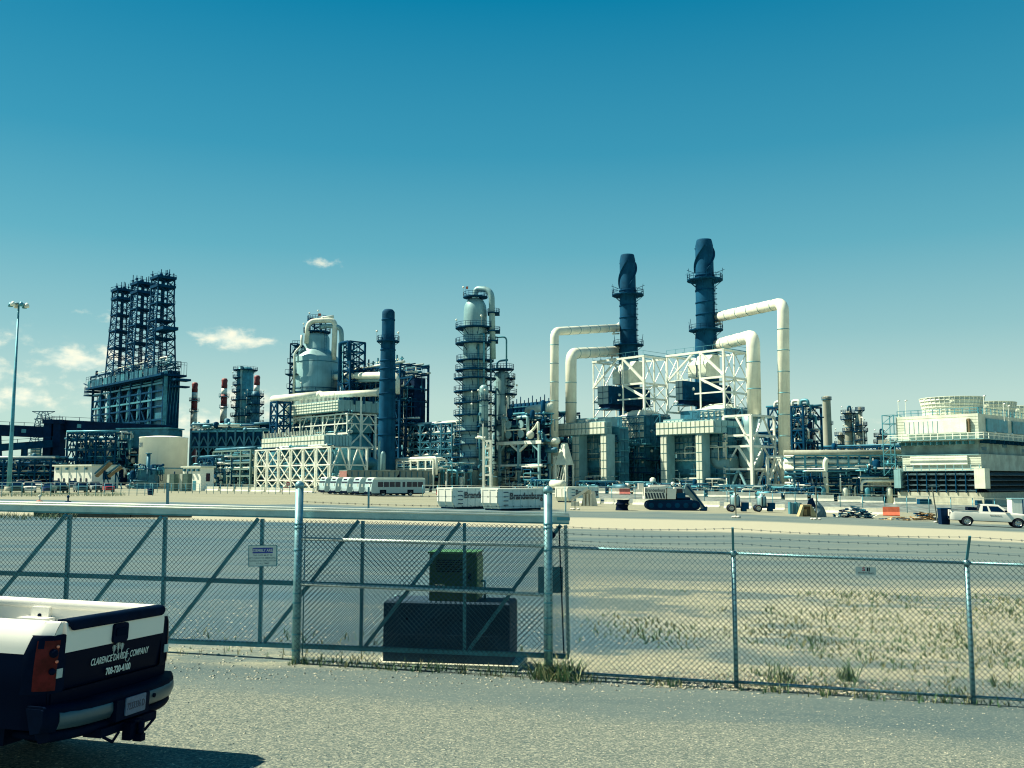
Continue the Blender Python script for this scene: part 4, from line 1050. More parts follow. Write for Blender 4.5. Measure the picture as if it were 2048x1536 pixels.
# ---------------------------------------------------------------- the two big heaters with their stacks and ducts (right of centre)
def heater(uc, Y, ul, ur, vt, side, spec, label, slabel, dlabels, leglabel):
    """upper white frame: near corner at pixel column uc, lit face to ul, shaded face to ur, top at row vt"""
    C = corner(uc, Y); La = -span(C, AX, ul); Lb = span(C, BX, ur)
    t = thing('process_heater', label, 'heater', C, YAW); H = lambda v, yy=Y: hz(v, yy) - C.z
    z1 = H(vt); dz = lambda px_: px_ * Y / F / CP
    zb = H(vt + 118); zm = H(vt + 54); zn = H(vt + 84)
    cm = -La * .405
    for x, y in ((0, 0), (-La, 0), (cm, 0), (0, Lb), (-La, Lb), (0, Lb * .45), (-La, Lb * .45)):
        member(t, 'column', (x, y, zb), (x, y, z1), .5 if (x, y) == (0, 0) else .32, WHITE)
    for z in (z1, zm, zn, zb):
        if z == z1: member(t, 'beam', (-La - .3, 0, z), (.3, 0, z), .5, WHITE); member(t, 'beam', (-La - .3, Lb, z), (.3, Lb, z), .45, WHITE)
        elif z == zm: member(t, 'beam', (cm, 0, z), (0, 0, z), .5, WHITE); member(t, 'beam', (-La, 0, z), (-La * .62, 0, z), .3, WHITE); member(t, 'beam', (-La, Lb, z), (0, Lb, z), .4, WHITE)
        else: member(t, 'beam', (cm - La * .1, 0, z), (0, 0, z), .35, WHITE)
        for x in (0, -La): member(t, 'beam', (x, -.2, z - .03), (x, Lb + .2, z - .03), .45, WHITE)
    member(t, 'brace', (-La, 0, zm), (cm - La * .12, 0, z1), .42, WHITE)
    member(t, 'brace', (cm, 0, z1), (0, 0, zm + .4), .55, WHITE)
    member(t, 'brace', (cm, 0, zm), (0, 0, zn + .2), .55, WHITE)
    member(t, 'brace', (-La, 0, z1), (-La * .7, 0, zm), .15, WHITE)
    for ya, yb in ((0, Lb * .45), (Lb * .45, Lb)):
        for za, zc in ((zb, zn), (zn, zm), (zm, z1)):
            member(t, 'brace', (0, ya, za), (0, yb, zc), .17, WHITE); member(t, 'brace', (0, ya, zc), (0, yb, za), .17, WHITE)
            member(t, 'brace', (-La, ya, za), (-La, yb, zc), .2, WHITE)
    mb = MB(); mb.box(-La - .4, .4, -.3, Lb + .3, z1 + .42, z1 + .6)
    mb = MB()
    for x in [-La + La * i / 7 for i in range(8)]: mb.bar((x, 0, z1 + .4), (x, Lb, z1 + .4), .18)
    mb.build('roof_grating', TEAL, t, kind='stuff')
    mb = MB()
    for x in [-La + La * i / 6 for i in range(7)]: mb.bar((x, -.2, z1 + .4), (x, -.2, z1 + 1.4), .07)
    mb.bar((-La, -.2, z1 + 1.4), (0, -.2, z1 + 1.4), .07); mb.bar((0, -.2, z1 + 1.4), (0, Lb, z1 + 1.4), .07); mb.build('railing', TEAL, t)
    # inner hood that leads into the stack
    hx0, hx1 = -La * .74, -La * .42; hy = Lb * .28
    yh_ = (C + AX * hx0 + BX * hy).y; za, zc, zd = H(vt + 57, yh_), H(vt + 32, yh_), H(vt + 12, yh_)
    mb = MB()
    mb.add([(hx0, hy, za), (hx1, hy, za), (hx1, hy, zc), (hx0, hy, zc), (hx0 + 1, hy + 3, zd), (hx1 + .2, hy + 3, zd), (hx1, hy + 6, za), (hx1, hy + 6, zd), (hx0, hy + 6, za), (hx0 + 1, hy + 6, zd)],
           [(0, 1, 2, 3), (3, 2, 5, 4), (1, 6, 7, 5, 2), (8, 0, 3, 4, 9), (4, 5, 7, 9)]); mb.build('hood', PANEL, t)
    member(t, 'hood_rib', ((hx0 + hx1) / 2, hy - .05, za), ((hx0 + hx1) / 2, hy - .05, zc), .22, DARK)
    # dark air preheater casing with a glazed looking end of six plates
    ub0, ub1, vb0, vb1 = spec['box']
    bx = -La * spec['bx']; by = -La * .02 - 1.0
    P = Vector((0, 0, 0))
    yy = Y + (AX * bx + BX * by).y; zz0, zz1 = H(vb1, yy), H(vb0, yy)
    Cb = C + AX * bx + BX * by
    wA = -span(Cb, AX, ub0); lB = span(Cb, BX, spec['bend'])
    mb = MB(); mb.box(bx - wA, bx, by, by + lB, zz0, zz1); mb.build('preheater_casing', DARK, t)
    panel_grid(t, (bx - wA, by, zz0), (wA, 0, 0), (0, 0, zz1 - zz0), 2, 3, M('blue_grey_plate', (.055, .115, .14), .35, .2, var=.12, scale=.6), gap=.2, th=.12, nrm=Vector((0, -1, 0)))
    mb = MB(); mb.box(bx - wA - .2, bx + .4, by - 1.0, by + 4, zz0 - dz(11), zz0 - dz(9.5)); mb.build('service_deck', MIDT, t)
    mb = MB(); mb.box(bx - wA * .95, bx - .05, by + .3, by + lB * .8, zz0 - dz(9), zz0 - .05); mb.build('preheater_base', DARKER, t)
    mb = MB(); 
    for i in range(6): x = bx - wA + wA * i / 5; mb.bar((x, by - .2, zz1), (x, by - .2, zz1 + 2.2), .08)
    mb.bar((bx - wA, by - .2, zz1 + 2.2), (bx, by - .2, zz1 + 2.2), .1); mb.bar((bx, by - .2, zz1 + 2.2), (bx, by + 6, zz1 + 2.2), .1); mb.build('railing', WHITE, t)
    mb = MB()
    for k in range(9):
        y = by + lB * k / 8; mb.bar((bx + .9, y, zz0 + dz(2)), (bx + .9, y, zz0 + dz(11)), .08)
    for h in (2, 6.5, 11): mb.bar((bx + .9, by, zz0 + dz(h)), (bx + .9, by + lB, zz0 + dz(h)), .09)
    mb.box(bx + .05, bx + 1.0, by, by + lB, zz0 + dz(1.2), zz0 + dz(2)); mb.build('side_walkway', DARK, t)
    # white sloped roof of the convection section, below the casing
    rx0 = cm - La * .05
    mb = MB(); za, zc = zb - dz(0), zb + dz(12); ry0 = -.6; ry1 = Lb * .9
    mb.add([(rx0, ry0, za), (.2, ry0, za), (.2, ry1, za), (rx0, ry1, za), (rx0 + 2.2, ry0 + 2.5, zc), (-1.8, ry0 + 2.5, zc), (-1.8, ry1 - 2, zc), (rx0 + 2.2, ry1 - 2, zc)],
           [(0, 1, 5, 4), (1, 2, 6, 5), (2, 3, 7, 6), (3, 0, 4, 7), (4, 5, 6, 7)]); mb.build('sloped_roof', PANEL, t)
    # convection block: panelled faces
    bz0 = H(vt + 164); fx0 = -La * .72; fy = -1.2
    mb = MB(); mb.box(fx0, 1.0, fy, Lb * 1.02, H(vt + 268), zb - .1); mb.build('casing', MIDT, t)
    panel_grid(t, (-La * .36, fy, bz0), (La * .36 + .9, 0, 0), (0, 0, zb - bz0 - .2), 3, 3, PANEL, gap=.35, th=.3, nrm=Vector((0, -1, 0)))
    panel_grid(t, (1.0, fy + .2, H(vt + 240)), (0, Lb * .95, 0), (0, 0, zb - H(vt + 240) - .3), 5, 6, MIDT, gap=.3, th=.22, nrm=Vector((1, 0, 0)))  # right face panels darker, the shade of that side is in their colour
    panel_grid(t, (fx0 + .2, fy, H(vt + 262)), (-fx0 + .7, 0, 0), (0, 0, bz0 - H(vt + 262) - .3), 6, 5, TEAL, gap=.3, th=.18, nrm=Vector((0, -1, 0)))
    steel_frame(t, [-La * .40 + (La * .40 + 1.2) * i / 5 for i in range(6)], [fy - 2.4, fy - .5], [-.6] + [H(vt + 264 - k * 14) for k in range(1, 11)], MIDT, .15, faces='f', brace='D', brw=.1, join=True)
    for k, vv in enumerate((178, 206, 234)):
        mb = MB(); mb.box(-La * .42, 3.4, fy - 2.6, fy - .3, H(vt + vv), H(vt + vv) + .22); mb.box(1.3, 3.4, fy - .2, Lb, H(vt + vv + 4), H(vt + vv + 4) + .22)
        for i in range(9): x = -La * .42 + (La * .42 + 3.4) * i / 8; mb.bar((x, fy - 2.6, H(vt + vv)), (x, fy - 2.6, H(vt + vv) + 1.3), .09)
        mb.bar((-La * .42, fy - 2.6, H(vt + vv) + 1.3), (3.4, fy - 2.6, H(vt + vv) + 1.3), .1); mb.build('deck', DARK if k else TEAL, t)
    piping(t, (-La * .42, 1.5, fy - 2.4, fy - .4, -.4, H(vt + 170)), 60, 19 + int(uc), [PANEL, TEAL, WHITE, DARK], (.05, .14))
    # panelled header duct along the front, on two piers
    hu0, hu1, hv0, hv1, hur = spec['header']
    Yh = Y - spec['hoff']; Ch = onground(hu1, Yh); o = Vector((0, 0, 0)); d = Ch - C
    hx, hyy = d.dot(AX), d.dot(BX); La2 = -span(Ch, AX, hu0); Lb2 = span(Ch, BX, hur)
    z0h, z1h = hz(hv1, Yh) - C.z, hz(hv0, Yh) - C.z
    mb = MB(); mb.box(hx - La2, hx, hyy, hyy + Lb2, z0h, z1h); mb.build('header_duct', GREYP, t)
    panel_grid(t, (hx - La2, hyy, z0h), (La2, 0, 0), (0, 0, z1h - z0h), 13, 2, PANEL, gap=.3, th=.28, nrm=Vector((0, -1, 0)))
    panel_grid(t, (hx, hyy, z0h), (0, Lb2, 0), (0, 0, z1h - z0h), 5, 2, GREYP, gap=.25, th=.2, nrm=Vector((1, 0, 0)))  # grey instead of pale on this side: shade by colour
    zg = -.6
    for pu0, pu1 in spec['piers']:
        p1 = span(Ch, AX, pu1); p0 = span(Ch, AX, pu0); dd = 3.2
        mb = MB(); mb.box(hx + p0, hx + p1, hyy + .3, hyy + dd, zg, z0h - .02); pr_ = mb.build('pier', GREYP, t)
        panel_grid(pr_, (hx + p0, hyy + .3, zg + 3), (p1 - p0, 0, 0), (0, 0, z0h - zg - 3.2), 2, 6, PANEL, gap=.25, th=.25, nrm=Vector((0, -1, 0)))
    # upper panelled strip set back behind the header
    s0, s1, sv0, sv1 = spec['strip']
    q0, q1 = span(Ch, AX, s0), span(Ch, AX, s1)
    mb = MB(); mb.box(hx + q0, hx + q1, hyy + 2.6, hyy + 7, z1h - 1, hz(sv0, Yh) - C.z); mb.build('upper_duct', GREYP, t)
    panel_grid(t, (hx + q0, hyy + 2.6, z1h - .2), (q1 - q0, 0, 0), (0, 0, hz(sv0, Yh) - C.z - z1h), 5, 1, PANEL, gap=.35, th=.25, nrm=Vector((0, -1, 0)))
    # radiant box behind the piers, the recess shade put into its teal
    mb = MB(); mb.box(hx - La2 * .97, hx + .3, hyy + 4.6, hyy + 8.2, zg, z1h - 1.2); mb.build('radiant_box', TEAL, t)
    panel_grid(t, (hx + .3, hyy + 4.7, zg + .5), (0, 3.4, 0), (0, 0, z1h - 2 - zg), 2, 6, MIDT, gap=.25, th=.15, nrm=Vector((1, 0, 0)))
    panel_grid(t, (hx - La2 * .95, hyy + 4.6, z0h - (z0h - zg) * .42), (La2 * .95, 0, 0), (0, 0, (z0h - zg) * .40), 12, 2, GREYP, gap=.5, th=.2, nrm=Vector((0, -1, 0)))
    mb = MB()
    for k in range(4):
        z = zg + 2.5 + k * (z0h - zg) * .24; mb.box(hx - La2, hx + 3, hyy + 3.4, hyy + 4.5, z, z + .2)
        for i in range(14): x = hx - La2 + La2 * i / 13; mb.bar((x, hyy + 3.5, z), (x, hyy + 3.5, z + 1.2), .08)
        mb.bar((hx - La2, hyy + 3.5, z + 1.2), (hx, hyy + 3.5, z + 1.2), .09)
    mb.build('walkway', MIDT, t, kind='stuff')
    piping(t, (hx - La2, hx + 1, hyy + .5, hyy + 3.8, zg, zg + (z0h - zg) * .34), 90, 11 + int(uc), [TEAL, WHITE, PANEL, DARK], (.06, .16))
    piping(t, (hx - La2, hx + 1, hyy + 3.2, hyy + 4.3, zg, z0h), 40, 12 + int(uc), [TEAL, PANEL, DARK], (.06, .14))
    piping(t, (1.2, 4.0, -1, Lb, zg, H(vt + 150)), 40, 14 + int(uc), [MIDT, DARK, TEAL], (.06, .14))
    for (x, y, v) in ((1.4, 1, vt + 150), (1.4, 1, vt + 190), (1.4, Lb * .7, vt + 170), (bx + 1, by + 3, vt + 72), (bx - wA * .7, by - .4, vt + 100)):
        MB().ball((x, y, H(v)), .38, 8).build('floodlight', WHITE, t)
    # tall steel stair tower hidden in the shade between the boxes
    steel_frame(t, [1.2, 4.2], [Lb * .1, Lb * .5], [zg] + [zg + (zb - zg) * k / 6 for k in range(1, 7)], MIDT, .22, faces='fr', brace='D', brw=.14, join=True)
    # ---- the stack
    su, sv, rpx = spec['stack']; Ys = Y + 20; Cs = onground(su, Ys); s = Ys / F / CP
    st = thing('heater_stack', slabel, 'chimney', Cs); G = lambda v: hz(v, Ys) - Cs.z
    mb = MB(); r = rpx * s; zt = G(sv)
    mb.lathe([(r * 1.3, -.5), (r * 1.3, G(sv + 250)), (r * 1.16, G(sv + 196)), (r * 1.02, G(sv + 168)), (r * 1.02, G(sv + 72)), (r * .98, G(sv + 66)), (r * .96, G(sv + 12)), (r * .84, zt - .3), (r * .80, zt), (r * .66, zt), (r * .66, zt - 3)], 28, cap=False); mb.build('shell', STACK, st)
    for v in (72, 102, 126, 150, 178):
        z = G(sv + v); MB().lathe([(r * 1.02, z - .22), (r * 1.08, z - .18), (r * 1.08, z + .18), (r * 1.02, z + .22)], 28, cap=False).build('band', DARK, st)
    for k in range(3):                      # helical strakes
        mb = MB(); N = 26; zz0, zz1 = G(sv + 64), G(sv + 14)
        vs = []; 
        for i in range(N + 1):
            a = k * 2.094 + 2.6 + i / N * math.pi * .62; z = zz0 + (zz1 - zz0) * i / N
            ri = r * .96; ro = r * 1.17
            vs += [(ri * math.cos(a), ri * math.sin(a), z - .12), (ro * math.cos(a), ro * math.sin(a), z - .12), (ro * math.cos(a), ro * math.sin(a), z + .12), (ri * math.cos(a), ri * math.sin(a), z + .12)]
        fs = []
        for i in range(N):
            for j in range(3): fs.append((i * 4 + j, i * 4 + j + 1, (i + 1) * 4 + j + 1, (i + 1) * 4 + j))
            fs.append((i * 4 + 3, i * 4, (i + 1) * 4, (i + 1) * 4 + 3))
        mb.add(vs, fs); mb.build('strake', STACK, st)
    for v, ro in ((80, 1.95), (180, 1.85)):
        z = G(sv + v); pl = ring_platform(st, r * 1.02, r * ro, z, DARK, n=18, lamp=False)
        mb = MB()
        for i in range(6):
            a = i * 1.05 + .4; mb.bar((r * ro * math.cos(a), r * ro * math.sin(a), z), (r * ro * 1.08 * math.cos(a), r * ro * 1.08 * math.sin(a), z + 2.6), .10)
            if v < 100: mb.bar((r * ro * .7 * math.cos(a), r * ro * .7 * math.sin(a), z + 1.6), (r * (ro + .35) * math.cos(a), r * (ro + .35) * math.sin(a), z + 2.1), .10)
        mb.build('mast', DARK, pl, kind='stuff')
    mb = MB(); ladder(mb, r * .86, -r * .75, G(sv + 190), G(sv + 66), .7)
    for i in range(10): z = G(sv + 185) + i * (G(sv + 80) - G(sv + 185)) / 10; mb.lathe([(.6, z), (.6, z + .12)], 8, r * .86, -r * .75 - .5, cap=False)
    mb.build('ladder', DARK, st)
    # ---- ducts: separate things carried by their own legs
    for di, (path, rp, bands, legs) in enumerate(spec['ducts']):
        base = onground(legs[4], legs[5])
        dt = thing('flue_duct', dlabels[di], 'duct', base)
        pts = [px(u, v, yy) - base for u, v, yy in path]; rr = rp * legs[5] / F / CP
        d = duct(dt, pts, rr, CREAM, bands, 18)
        # square to round piece at the stack
        e = pts[0]; dr = (pts[0] - pts[1]).normalized()
        a, b = MB().frame_of(dr); mb = MB(); n = 18; vs = []
        for j in range(n): q = 2 * math.pi * j / n; vs.append(e + (a * math.cos(q) + b * math.sin(q)) * rr)
        for j in range(n):
            q = 2 * math.pi * j / n; c_, s_ = math.cos(q), math.sin(q); m_ = max(abs(c_), abs(s_)); vs.append(e + dr * rr * 1.5 + (a * c_ * .62 / m_ + b * s_ * 1.05 / m_) * rr)
        mb.add(vs, [(j, (j + 1) % n, n + (j + 1) % n, n + j) for j in range(n)]); mb.build('transition', CREAM, dt)
        member(dt, 'strut', e + dr * rr * 1.9 + Vector((0, 0, rr * 1.2)), e - dr * rr * .6 - Vector((0, 0, rr * 1.25)), .35, WHITE)
        member(dt, 'strut', e + dr * rr * 1.9 - Vector((0, 0, rr * 1.5)), e - dr * rr * 1.2 - Vector((0, 0, rr * 1.45)), .4, WHITE)
        if legs[0] == 'legs':
            uL, uR, vT, uc2, yl = legs[1], legs[2], legs[3], legs[4], legs[5]
            w2 = (uR - uL) * yl / F / CP / 2; zt2 = hz(vT, yl) - base.z; k = w2 * .72
            c = math.cos(YAW); s_ = math.sin(YAW)
            def RT(x, y, z): return Vector((x * c - y * s_, x * s_ + y * c, z))
            for x in (-k, k):
                for y in (-k, k): member(dt, 'leg', RT(x, y, -.6), RT(x, y, zt2), .6, WHITE)
            zh = zt2 * .36
            for z in (zt2, zh):
                for sg in (-1, 1):
                    member(dt, 'beam', RT(-k, sg * k, z), RT(k, sg * k, z), .55, WHITE); member(dt, 'beam', RT(sg * k, -k, z - .02), RT(sg * k, k, z - .02), .53, WHITE)
            for sg in (-1, 1):
                for a_, b_ in (((-k, sg * k, zh), (0, sg * k, zt2)), ((k, sg * k, zh), (0, sg * k, zt2)), ((sg * k, -k, zh), (sg * k, 0, zt2)), ((sg * k, k, zh), (sg * k, 0, zt2)),
                               ((-k, sg * k, 0), (0, sg * k, zh)), ((k, sg * k, 0), (0, sg * k, zh))):
                    member(dt, 'brace', RT(*a_), RT(*b_), .38, WHITE)
            b0 = pts[-1]; MB().tube([b0, b0 - Vector((0, 0, 1.2)), b0 - Vector((0, 0, zt2 * .62))], 1, 18, radii=[rr, rr, rr * .45]).build('hopper', CREAM, dt)
    return t, C, La, Lb

heater(1288, 236, 1187, 1333, 712, -1, dict(box=(1195, 1214, 771, 808), bx=.62, bend=1300, header=(1113, 1210, 842, 868, 1222), hoff=10, piers=[(1143, 1156), (1199, 1211)], strip=(1128, 1196, 832, 842), stack=(1258, 510, 16.5),
       ducts=[([(1230, 656, 255), (1109, 663, 232), (1108, 916, 232)], 8.7, 13, ('legs', 1083, 1131, 914, 1108, 232)), ([(1226, 703, 255), (1142, 707, 236), (1142, 846, 236)], 11.2, 8, ('none', 0, 0, 0, 1142, 236))]),
       'heater with white braced top frame and ducts bending off to the left towards the columns', 'dark stack with spiral fins, the shorter one beside the slender cream ducts',
       ['slender cream duct reaching its own braced legs left of the shorter stack', 'fatter cream duct dropping onto the panelled header left of the shorter stack'], '')
heater(1448, 224, 1335, 1494, 699, 1, dict(box=(1351, 1374, 761, 800), bx=.66, bend=1462, header=(1311, 1427, 839, 866, 1488), hoff=8, piers=[(1318, 1331), (1388, 1401)], strip=(1312, 1352, 832, 841), stack=(1414, 480, 18.5),
       ducts=[([(1436, 634, 243), (1566, 606, 216), (1569, 916, 216)], 11.6, 13, ('legs', 1530, 1605, 914, 1569, 216)), ([(1434, 690, 243), (1506, 672, 218), (1509, 832, 218)], 13.4, 7, ('legs2', 1445, 1548, 832, 1509, 218))]),
       'heater with white braced top frame and ducts bending off to the right over leg towers', 'tallest dark stack with spiral fins and two ring platforms',
       ['tallest cream duct bending down from the tallest stack to braced white legs', 'shorter thick cream duct bending down into the white frame beside the tallest stack'], '')
# second duct's supporting tower and vessel
def duct_tower():
    Y = 214; C = corner(1500, Y); La = -span(C, AX, 1446); Lb = span(C, BX, 1546)
    t = thing('duct_support_tower', 'white braced tower with a bulging vessel under the shorter thick duct', 'steel tower', C, YAW)
    H = lambda v: hz(v, Y) - C.z
    zs = [-.6, H(938), H(892), H(870), H(830)]
    for x in (0, -La):
        for y in (0, Lb): member(t, 'column', (x, y, zs[0]), (x, y, zs[-1]), .65 if x == 0 and y == 0 else .5, WHITE)
    for z in zs[1:]:
        for y in (0, Lb): member(t, 'beam', (-La, y, z), (0, y, z), .5, WHITE if y == 0 else GREYP)
        for x in (0, -La): member(t, 'beam', (x, 0, z - .02), (x, Lb, z - .02), .48, WHITE)
    member(t, 'brace', (-La * .55, 0, zs[4]), (0, 0, zs[2]), .5, WHITE); member(t, 'brace', (-La * .5, 0, zs[2]), (0, 0, zs[1]), .45, WHITE); member(t, 'brace', (-La * .5, 0, zs[2]), (-La, 0, zs[1]), .3, WHITE)
    member(t, 'brace', (-La * .5, 0, zs[1]), (-La * .95, 0, 0), .45, GREYP); member(t, 'brace', (-La * .5, 0, zs[1]), (-.1, 0, 0), .45, GREYP)
    for a, b in ((zs[1], zs[2]), (zs[2], zs[4]), (0, zs[1])):
        member(t, 'brace', (0, 0, a), (0, Lb / 2, b), .35, WHITE); member(t, 'brace', (0, Lb, a), (0, Lb / 2, b), .35, WHITE)
    mb = MB(); cx, cy = -La * .45, Lb * .5; R_ = La * .36
    mb.lathe([(R_ * .5, -.5), (R_ * .5, H(942)), (R_ * 1.0, H(930)), (R_ * 1.1, H(905)), (R_ * .75, H(878)), (R_ * .55, H(850)), (R_ * .75, H(828))], 24, cx, cy); mb.build('vessel', SILVER, t)
    mb = MB(); mb.tube(rpath([(-La - 3, 1.5, H(870)), (-La - 3, 1.5, H(925)), (-La + 1.5, 1.5, H(925))], 4, 5), 2.1, 14); mb.build('elbow', GREYP, t)
    piping(t, (-La, 0, 0, Lb, 0, H(942)), 30, 77, [TEAL, WHITE, DARK], (.06, .16))
duct_tower()
# ---------------------------------------------------------------- centre: columns, exchangers, racks
def column_tower(name, label, u, Y, prof, mat, plats, seed, cat='column tower', pipes=3, group=None):
    """prof (radius px, v) bottom to top; plats (v, outer px, a0, a1)"""
    C = onground(u, Y); s = Y / F / CP; G = lambda v: hz(v, Y) - C.z; r = random.Random(seed)
    t = thing(name, label, cat, C, 0, group)
    P = [(a * s, G(v)) for a, v in prof]; P[0] = (P[0][0], -.6)
    mb = MB(); mb.lathe(P, 26); mb.build('shell', mat, t)
    def rad(z):
        for (r0, z0), (r1, z1) in zip(P, P[1:]):
            if z0 <= z <= z1 and z1 > z0: return r0 + (r1 - r0) * (z - z0) / (z1 - z0)
        return P[-1][0]
    for v, ro, a0, a1 in plats:
        z = G(v); ring_platform(t, rad(z) * 1.0, ro * s, z, DARK, R(a0), R(a1), n=max(8, int((a1 - a0) / 16)), lamp=r.random() < .7)
    for (v0, a, b) in zip([p[0] for p in plats], plats, plats[1:]):
        z0, z1 = sorted((G(a[0]), G(b[0]))); an = R(r.uniform(190, 330)); rr = rad((z0 + z1) / 2) + .4
        mb = MB(); ladder(mb, rr * math.cos(an), rr * math.sin(an), z0, z1 + 1, .6); mb.build('ladder', DARK, t)
    for k in range(pipes):
        an = R(r.uniform(195, 350)); z0 = r.uniform(0, G(plats[0][0]) * .3); z1 = G(plats[0][0]) * r.uniform(.5, .98); rr = rad(z0) + .5
        pr_ = r.uniform(.12, .32); c, s_ = math.cos(an), math.sin(an)
        MB().tube(rpath([(rr * c, rr * s_, z0), (rr * c, rr * s_, z1), (rad(z1) * .9 * c, rad(z1) * .9 * s_, z1)], .6, 3), pr_, 8).build('pipe', [TEAL, WHITE, MIDT][k % 3], t)
    for k in range(7):                                   # manways and nozzles
        z = r.uniform(.1, .85) * G(plats[0][0]); an = R(r.uniform(210, 330)); rr = rad(z); c, s_ = math.cos(an), math.sin(an)
        MB().cyl((rr * .9 * c, rr * .9 * s_, z), ((rr + .35) * c, (rr + .35) * s_, z), .42, n=10).build('nozzle', MIDT, t)
    for k in range(5):
        z = (.12 + .17 * k) * P[-1][1]; q = rad(z); MB().lathe([(q, z - .1), (q * 1.012 + .03, z - .08), (q * 1.012 + .03, z + .08), (q, z + .1)], 26, cap=False).build('band', MIDT, t)
    return t, C, s, G

YM = 238
t, C, s, G = column_tower('distillation_column', 'tall silver column with domed top, many ring platforms and an overhead pipe', 950, YM,
    [(33, 985), (33, 930), (30, 905), (28, 890), (25.5, 800), (24.5, 722), (23.8, 690), (23.5, 640), (23.2, 622), (21.5, 611), (17, 602), (10, 597.5), (3, 596)], SILVER,
    [(656, 40, 130, 420), (687, 40, 120, 420), (721, 38, 110, 400), (740, 40, 110, 400), (757, 43, 110, 400), (783, 43, 110, 390), (806, 42, 110, 390), (830, 43, 110, 390), (862, 40, 150, 390), (888, 42, 150, 390), (914, 46, 150, 390), (938, 44, 150, 390)], 5, pipes=5)
ring_platform(t, 9 * s, 25 * s, G(594), DARK, n=18, brackets=False)
mb = MB(); mb.tube(rpath([(0, 0, G(600)), (0, 0, G(577)), (33 * s, -2, G(583)), (36 * s, -2, G(720))], 2.6, 6), 6.0 * s, 14); mb.build('overhead_pipe', SILVER, t)
mb = MB(); mb.lathe([(6.4 * s, 0), (6.4 * s, .3)], 14)
for (x, y, v, w_) in ((37 * s, -1, 628, 12), (38 * s, -1, 664, 12), (36 * s, -1, 684, 10)):
    z = G(v); mb = MB(); mb.box(x - w_ * s, x + w_ * s, y - 2.5, y + 2.5, z - .25, z)
    rail_ring(mb, w_ * s, z, 12, cx=x, cy=y, th=.09); mb.build('platform', DARK, t)
for u_, v_ in ((931, 574), (966, 574)):
    x = (u_ - 950) * s; mb = MB(); mb.bar((x, -.5, G(594)), (x, -.5, G(v_)), .08); fl = mb.build('flag_pole', MIDT, t)
    mb = MB(); mb.add([(x, -.5, G(v_)), (x + .6, -.45, G(v_) + .1), (x + .55, -.5, G(v_) - .7), (x, -.5, G(v_) - .6), (x, -.53, G(v_)), (x + .6, -.48, G(v_) + .1), (x + .55, -.53, G(v_) - .7), (x, -.53, G(v_) - .6)], [(0, 1, 2, 3), (7, 6, 5, 4), (0, 4, 5, 1), (1, 5, 6, 2), (2, 6, 7, 3), (3, 7, 4, 0)]); mb.build('flag', ORANGE, fl)
MB().tube([(7.5 * s, -27 * s, G(862)), (7.5 * s, -27 * s, G(692))], 2.0 * s, 10).build('riser', TEAL, t)
t, C, s, G = column_tower('stripper_column', 'shorter silver column with railed platforms beside the tall domed column', 1004, 244,
    [(19, 985), (18, 880), (16.5, 800), (16, 752), (13, 745), (4, 742)], SILVER, [(738, 24, 0, 360), (757, 27, -60, 60), (772, 25, -60, 60), (788, 30, -70, 70), (812, 24, -60, 60), (850, 22, 180, 360)], 6, pipes=3)
mb = MB(); mb.tube(rpath([(-24 * s, -1, G(676)), (9 * s, -1, G(675)), (9 * s, -1, G(740))], 1.0, 4), 1.7 * s, 10); mb.build('overhead_pipe', TEAL, t)
mb = MB(); mb.tube(rpath([(-10 * s, 0, G(742)), (-10 * s, 0, G(722)), (12 * s, 0, G(720))], 1.0, 4), 2.2 * s, 10); mb.build('pipe', MIDT, t)
t, C, s, G = column_tower('slim_column', 'slim silver column standing in front of the tall domed column', 968, 232,
    [(9.5, 985), (9, 780), (8.5, 774), (4, 770)], SILVER, [(800, 13, 180, 360), (852, 14, 160, 380), (895, 15, 160, 380)], 8, pipes=2)

# rack left of the column
C = corner(905, 250); La = -span(C, AX, 803)
H = lambda v, Y, C: hz(v, Y) - C.z
pipe_rack('pipe_rack', 'open pipe rack of many levels between the dark stack and the domed column', C, La, 9, [-.6] + [H(v, 250, C) for v in (930, 912, 897, 882, 866, 846)], 5, 1, MIDT, 21, pipes=6, pmats=[WHITE, TEAL, PANEL, MIDT], clutter=70, w=.42)
C = corner(812, 262); pipe_rack('steel_frame', 'narrow dark steel frame with flare tips beside the dark stack', C, 6, 6, [-.6] + [H(v, 262, C) for v in (950, 915, 880, 850, 838)], 1, 1, DARK, 23, pipes=2, clutter=25, faces='fr', w=.4)
C = corner(868, 222); La = -span(C, AX, 768)
pipe_rack('low_pipe_bridge', 'low pale pipe bridge running behind the hopper wagons', C, La, 4, [-.6, H(937, 222, C), H(920, 222, C)], 7, 1, WHITE, 25, pipes=3, pmats=[WHITE, TEAL], clutter=45, faces='', w=.3)
C = corner(905, 224); La = -span(C, AX, 845)
pipe_rack('valve_manifold', 'tangle of pale pipework at the foot of the domed column', C, La, 6, [-.6, H(945, 224, C), H(928, 224, C)], 3, 1, TEAL, 27, pipes=3, pmats=[WHITE, TEAL, SILVER], clutter=70, faces='', w=.25, lumps=5)
# pale ladder frame in front of the column
C = onground(968, 218); t = thing('ladder_frame', 'tall pale ladder shaped pipe support in front of the columns', 'pipe support', C, R(-20)); w_ = 15 * 218 / F / CP
for x in (0, w_): member(t, 'post', (x, 0, -.6), (x, 0, H(880, 218, C)), .5, WHITE)
for v in (882, 897, 915, 932, 950): member(t, 'rung', (-.2, 0, H(v, 218, C)), (w_ + .3, 0, H(v, 218, C)), .45, WHITE)
MB().tube(rpath([(0, 0, H(880, 218, C)), (-.6, 0, H(875, 218, C)), (-1.6, 0, H(874, 218, C))], .5, 3), .35, 8).build('pipe', WHITE, t)
piping(t, (0, w_, .2, 2, 0, H(882, 218, C)), 40, 31, [TEAL, WHITE, DARK], (.06, .18))
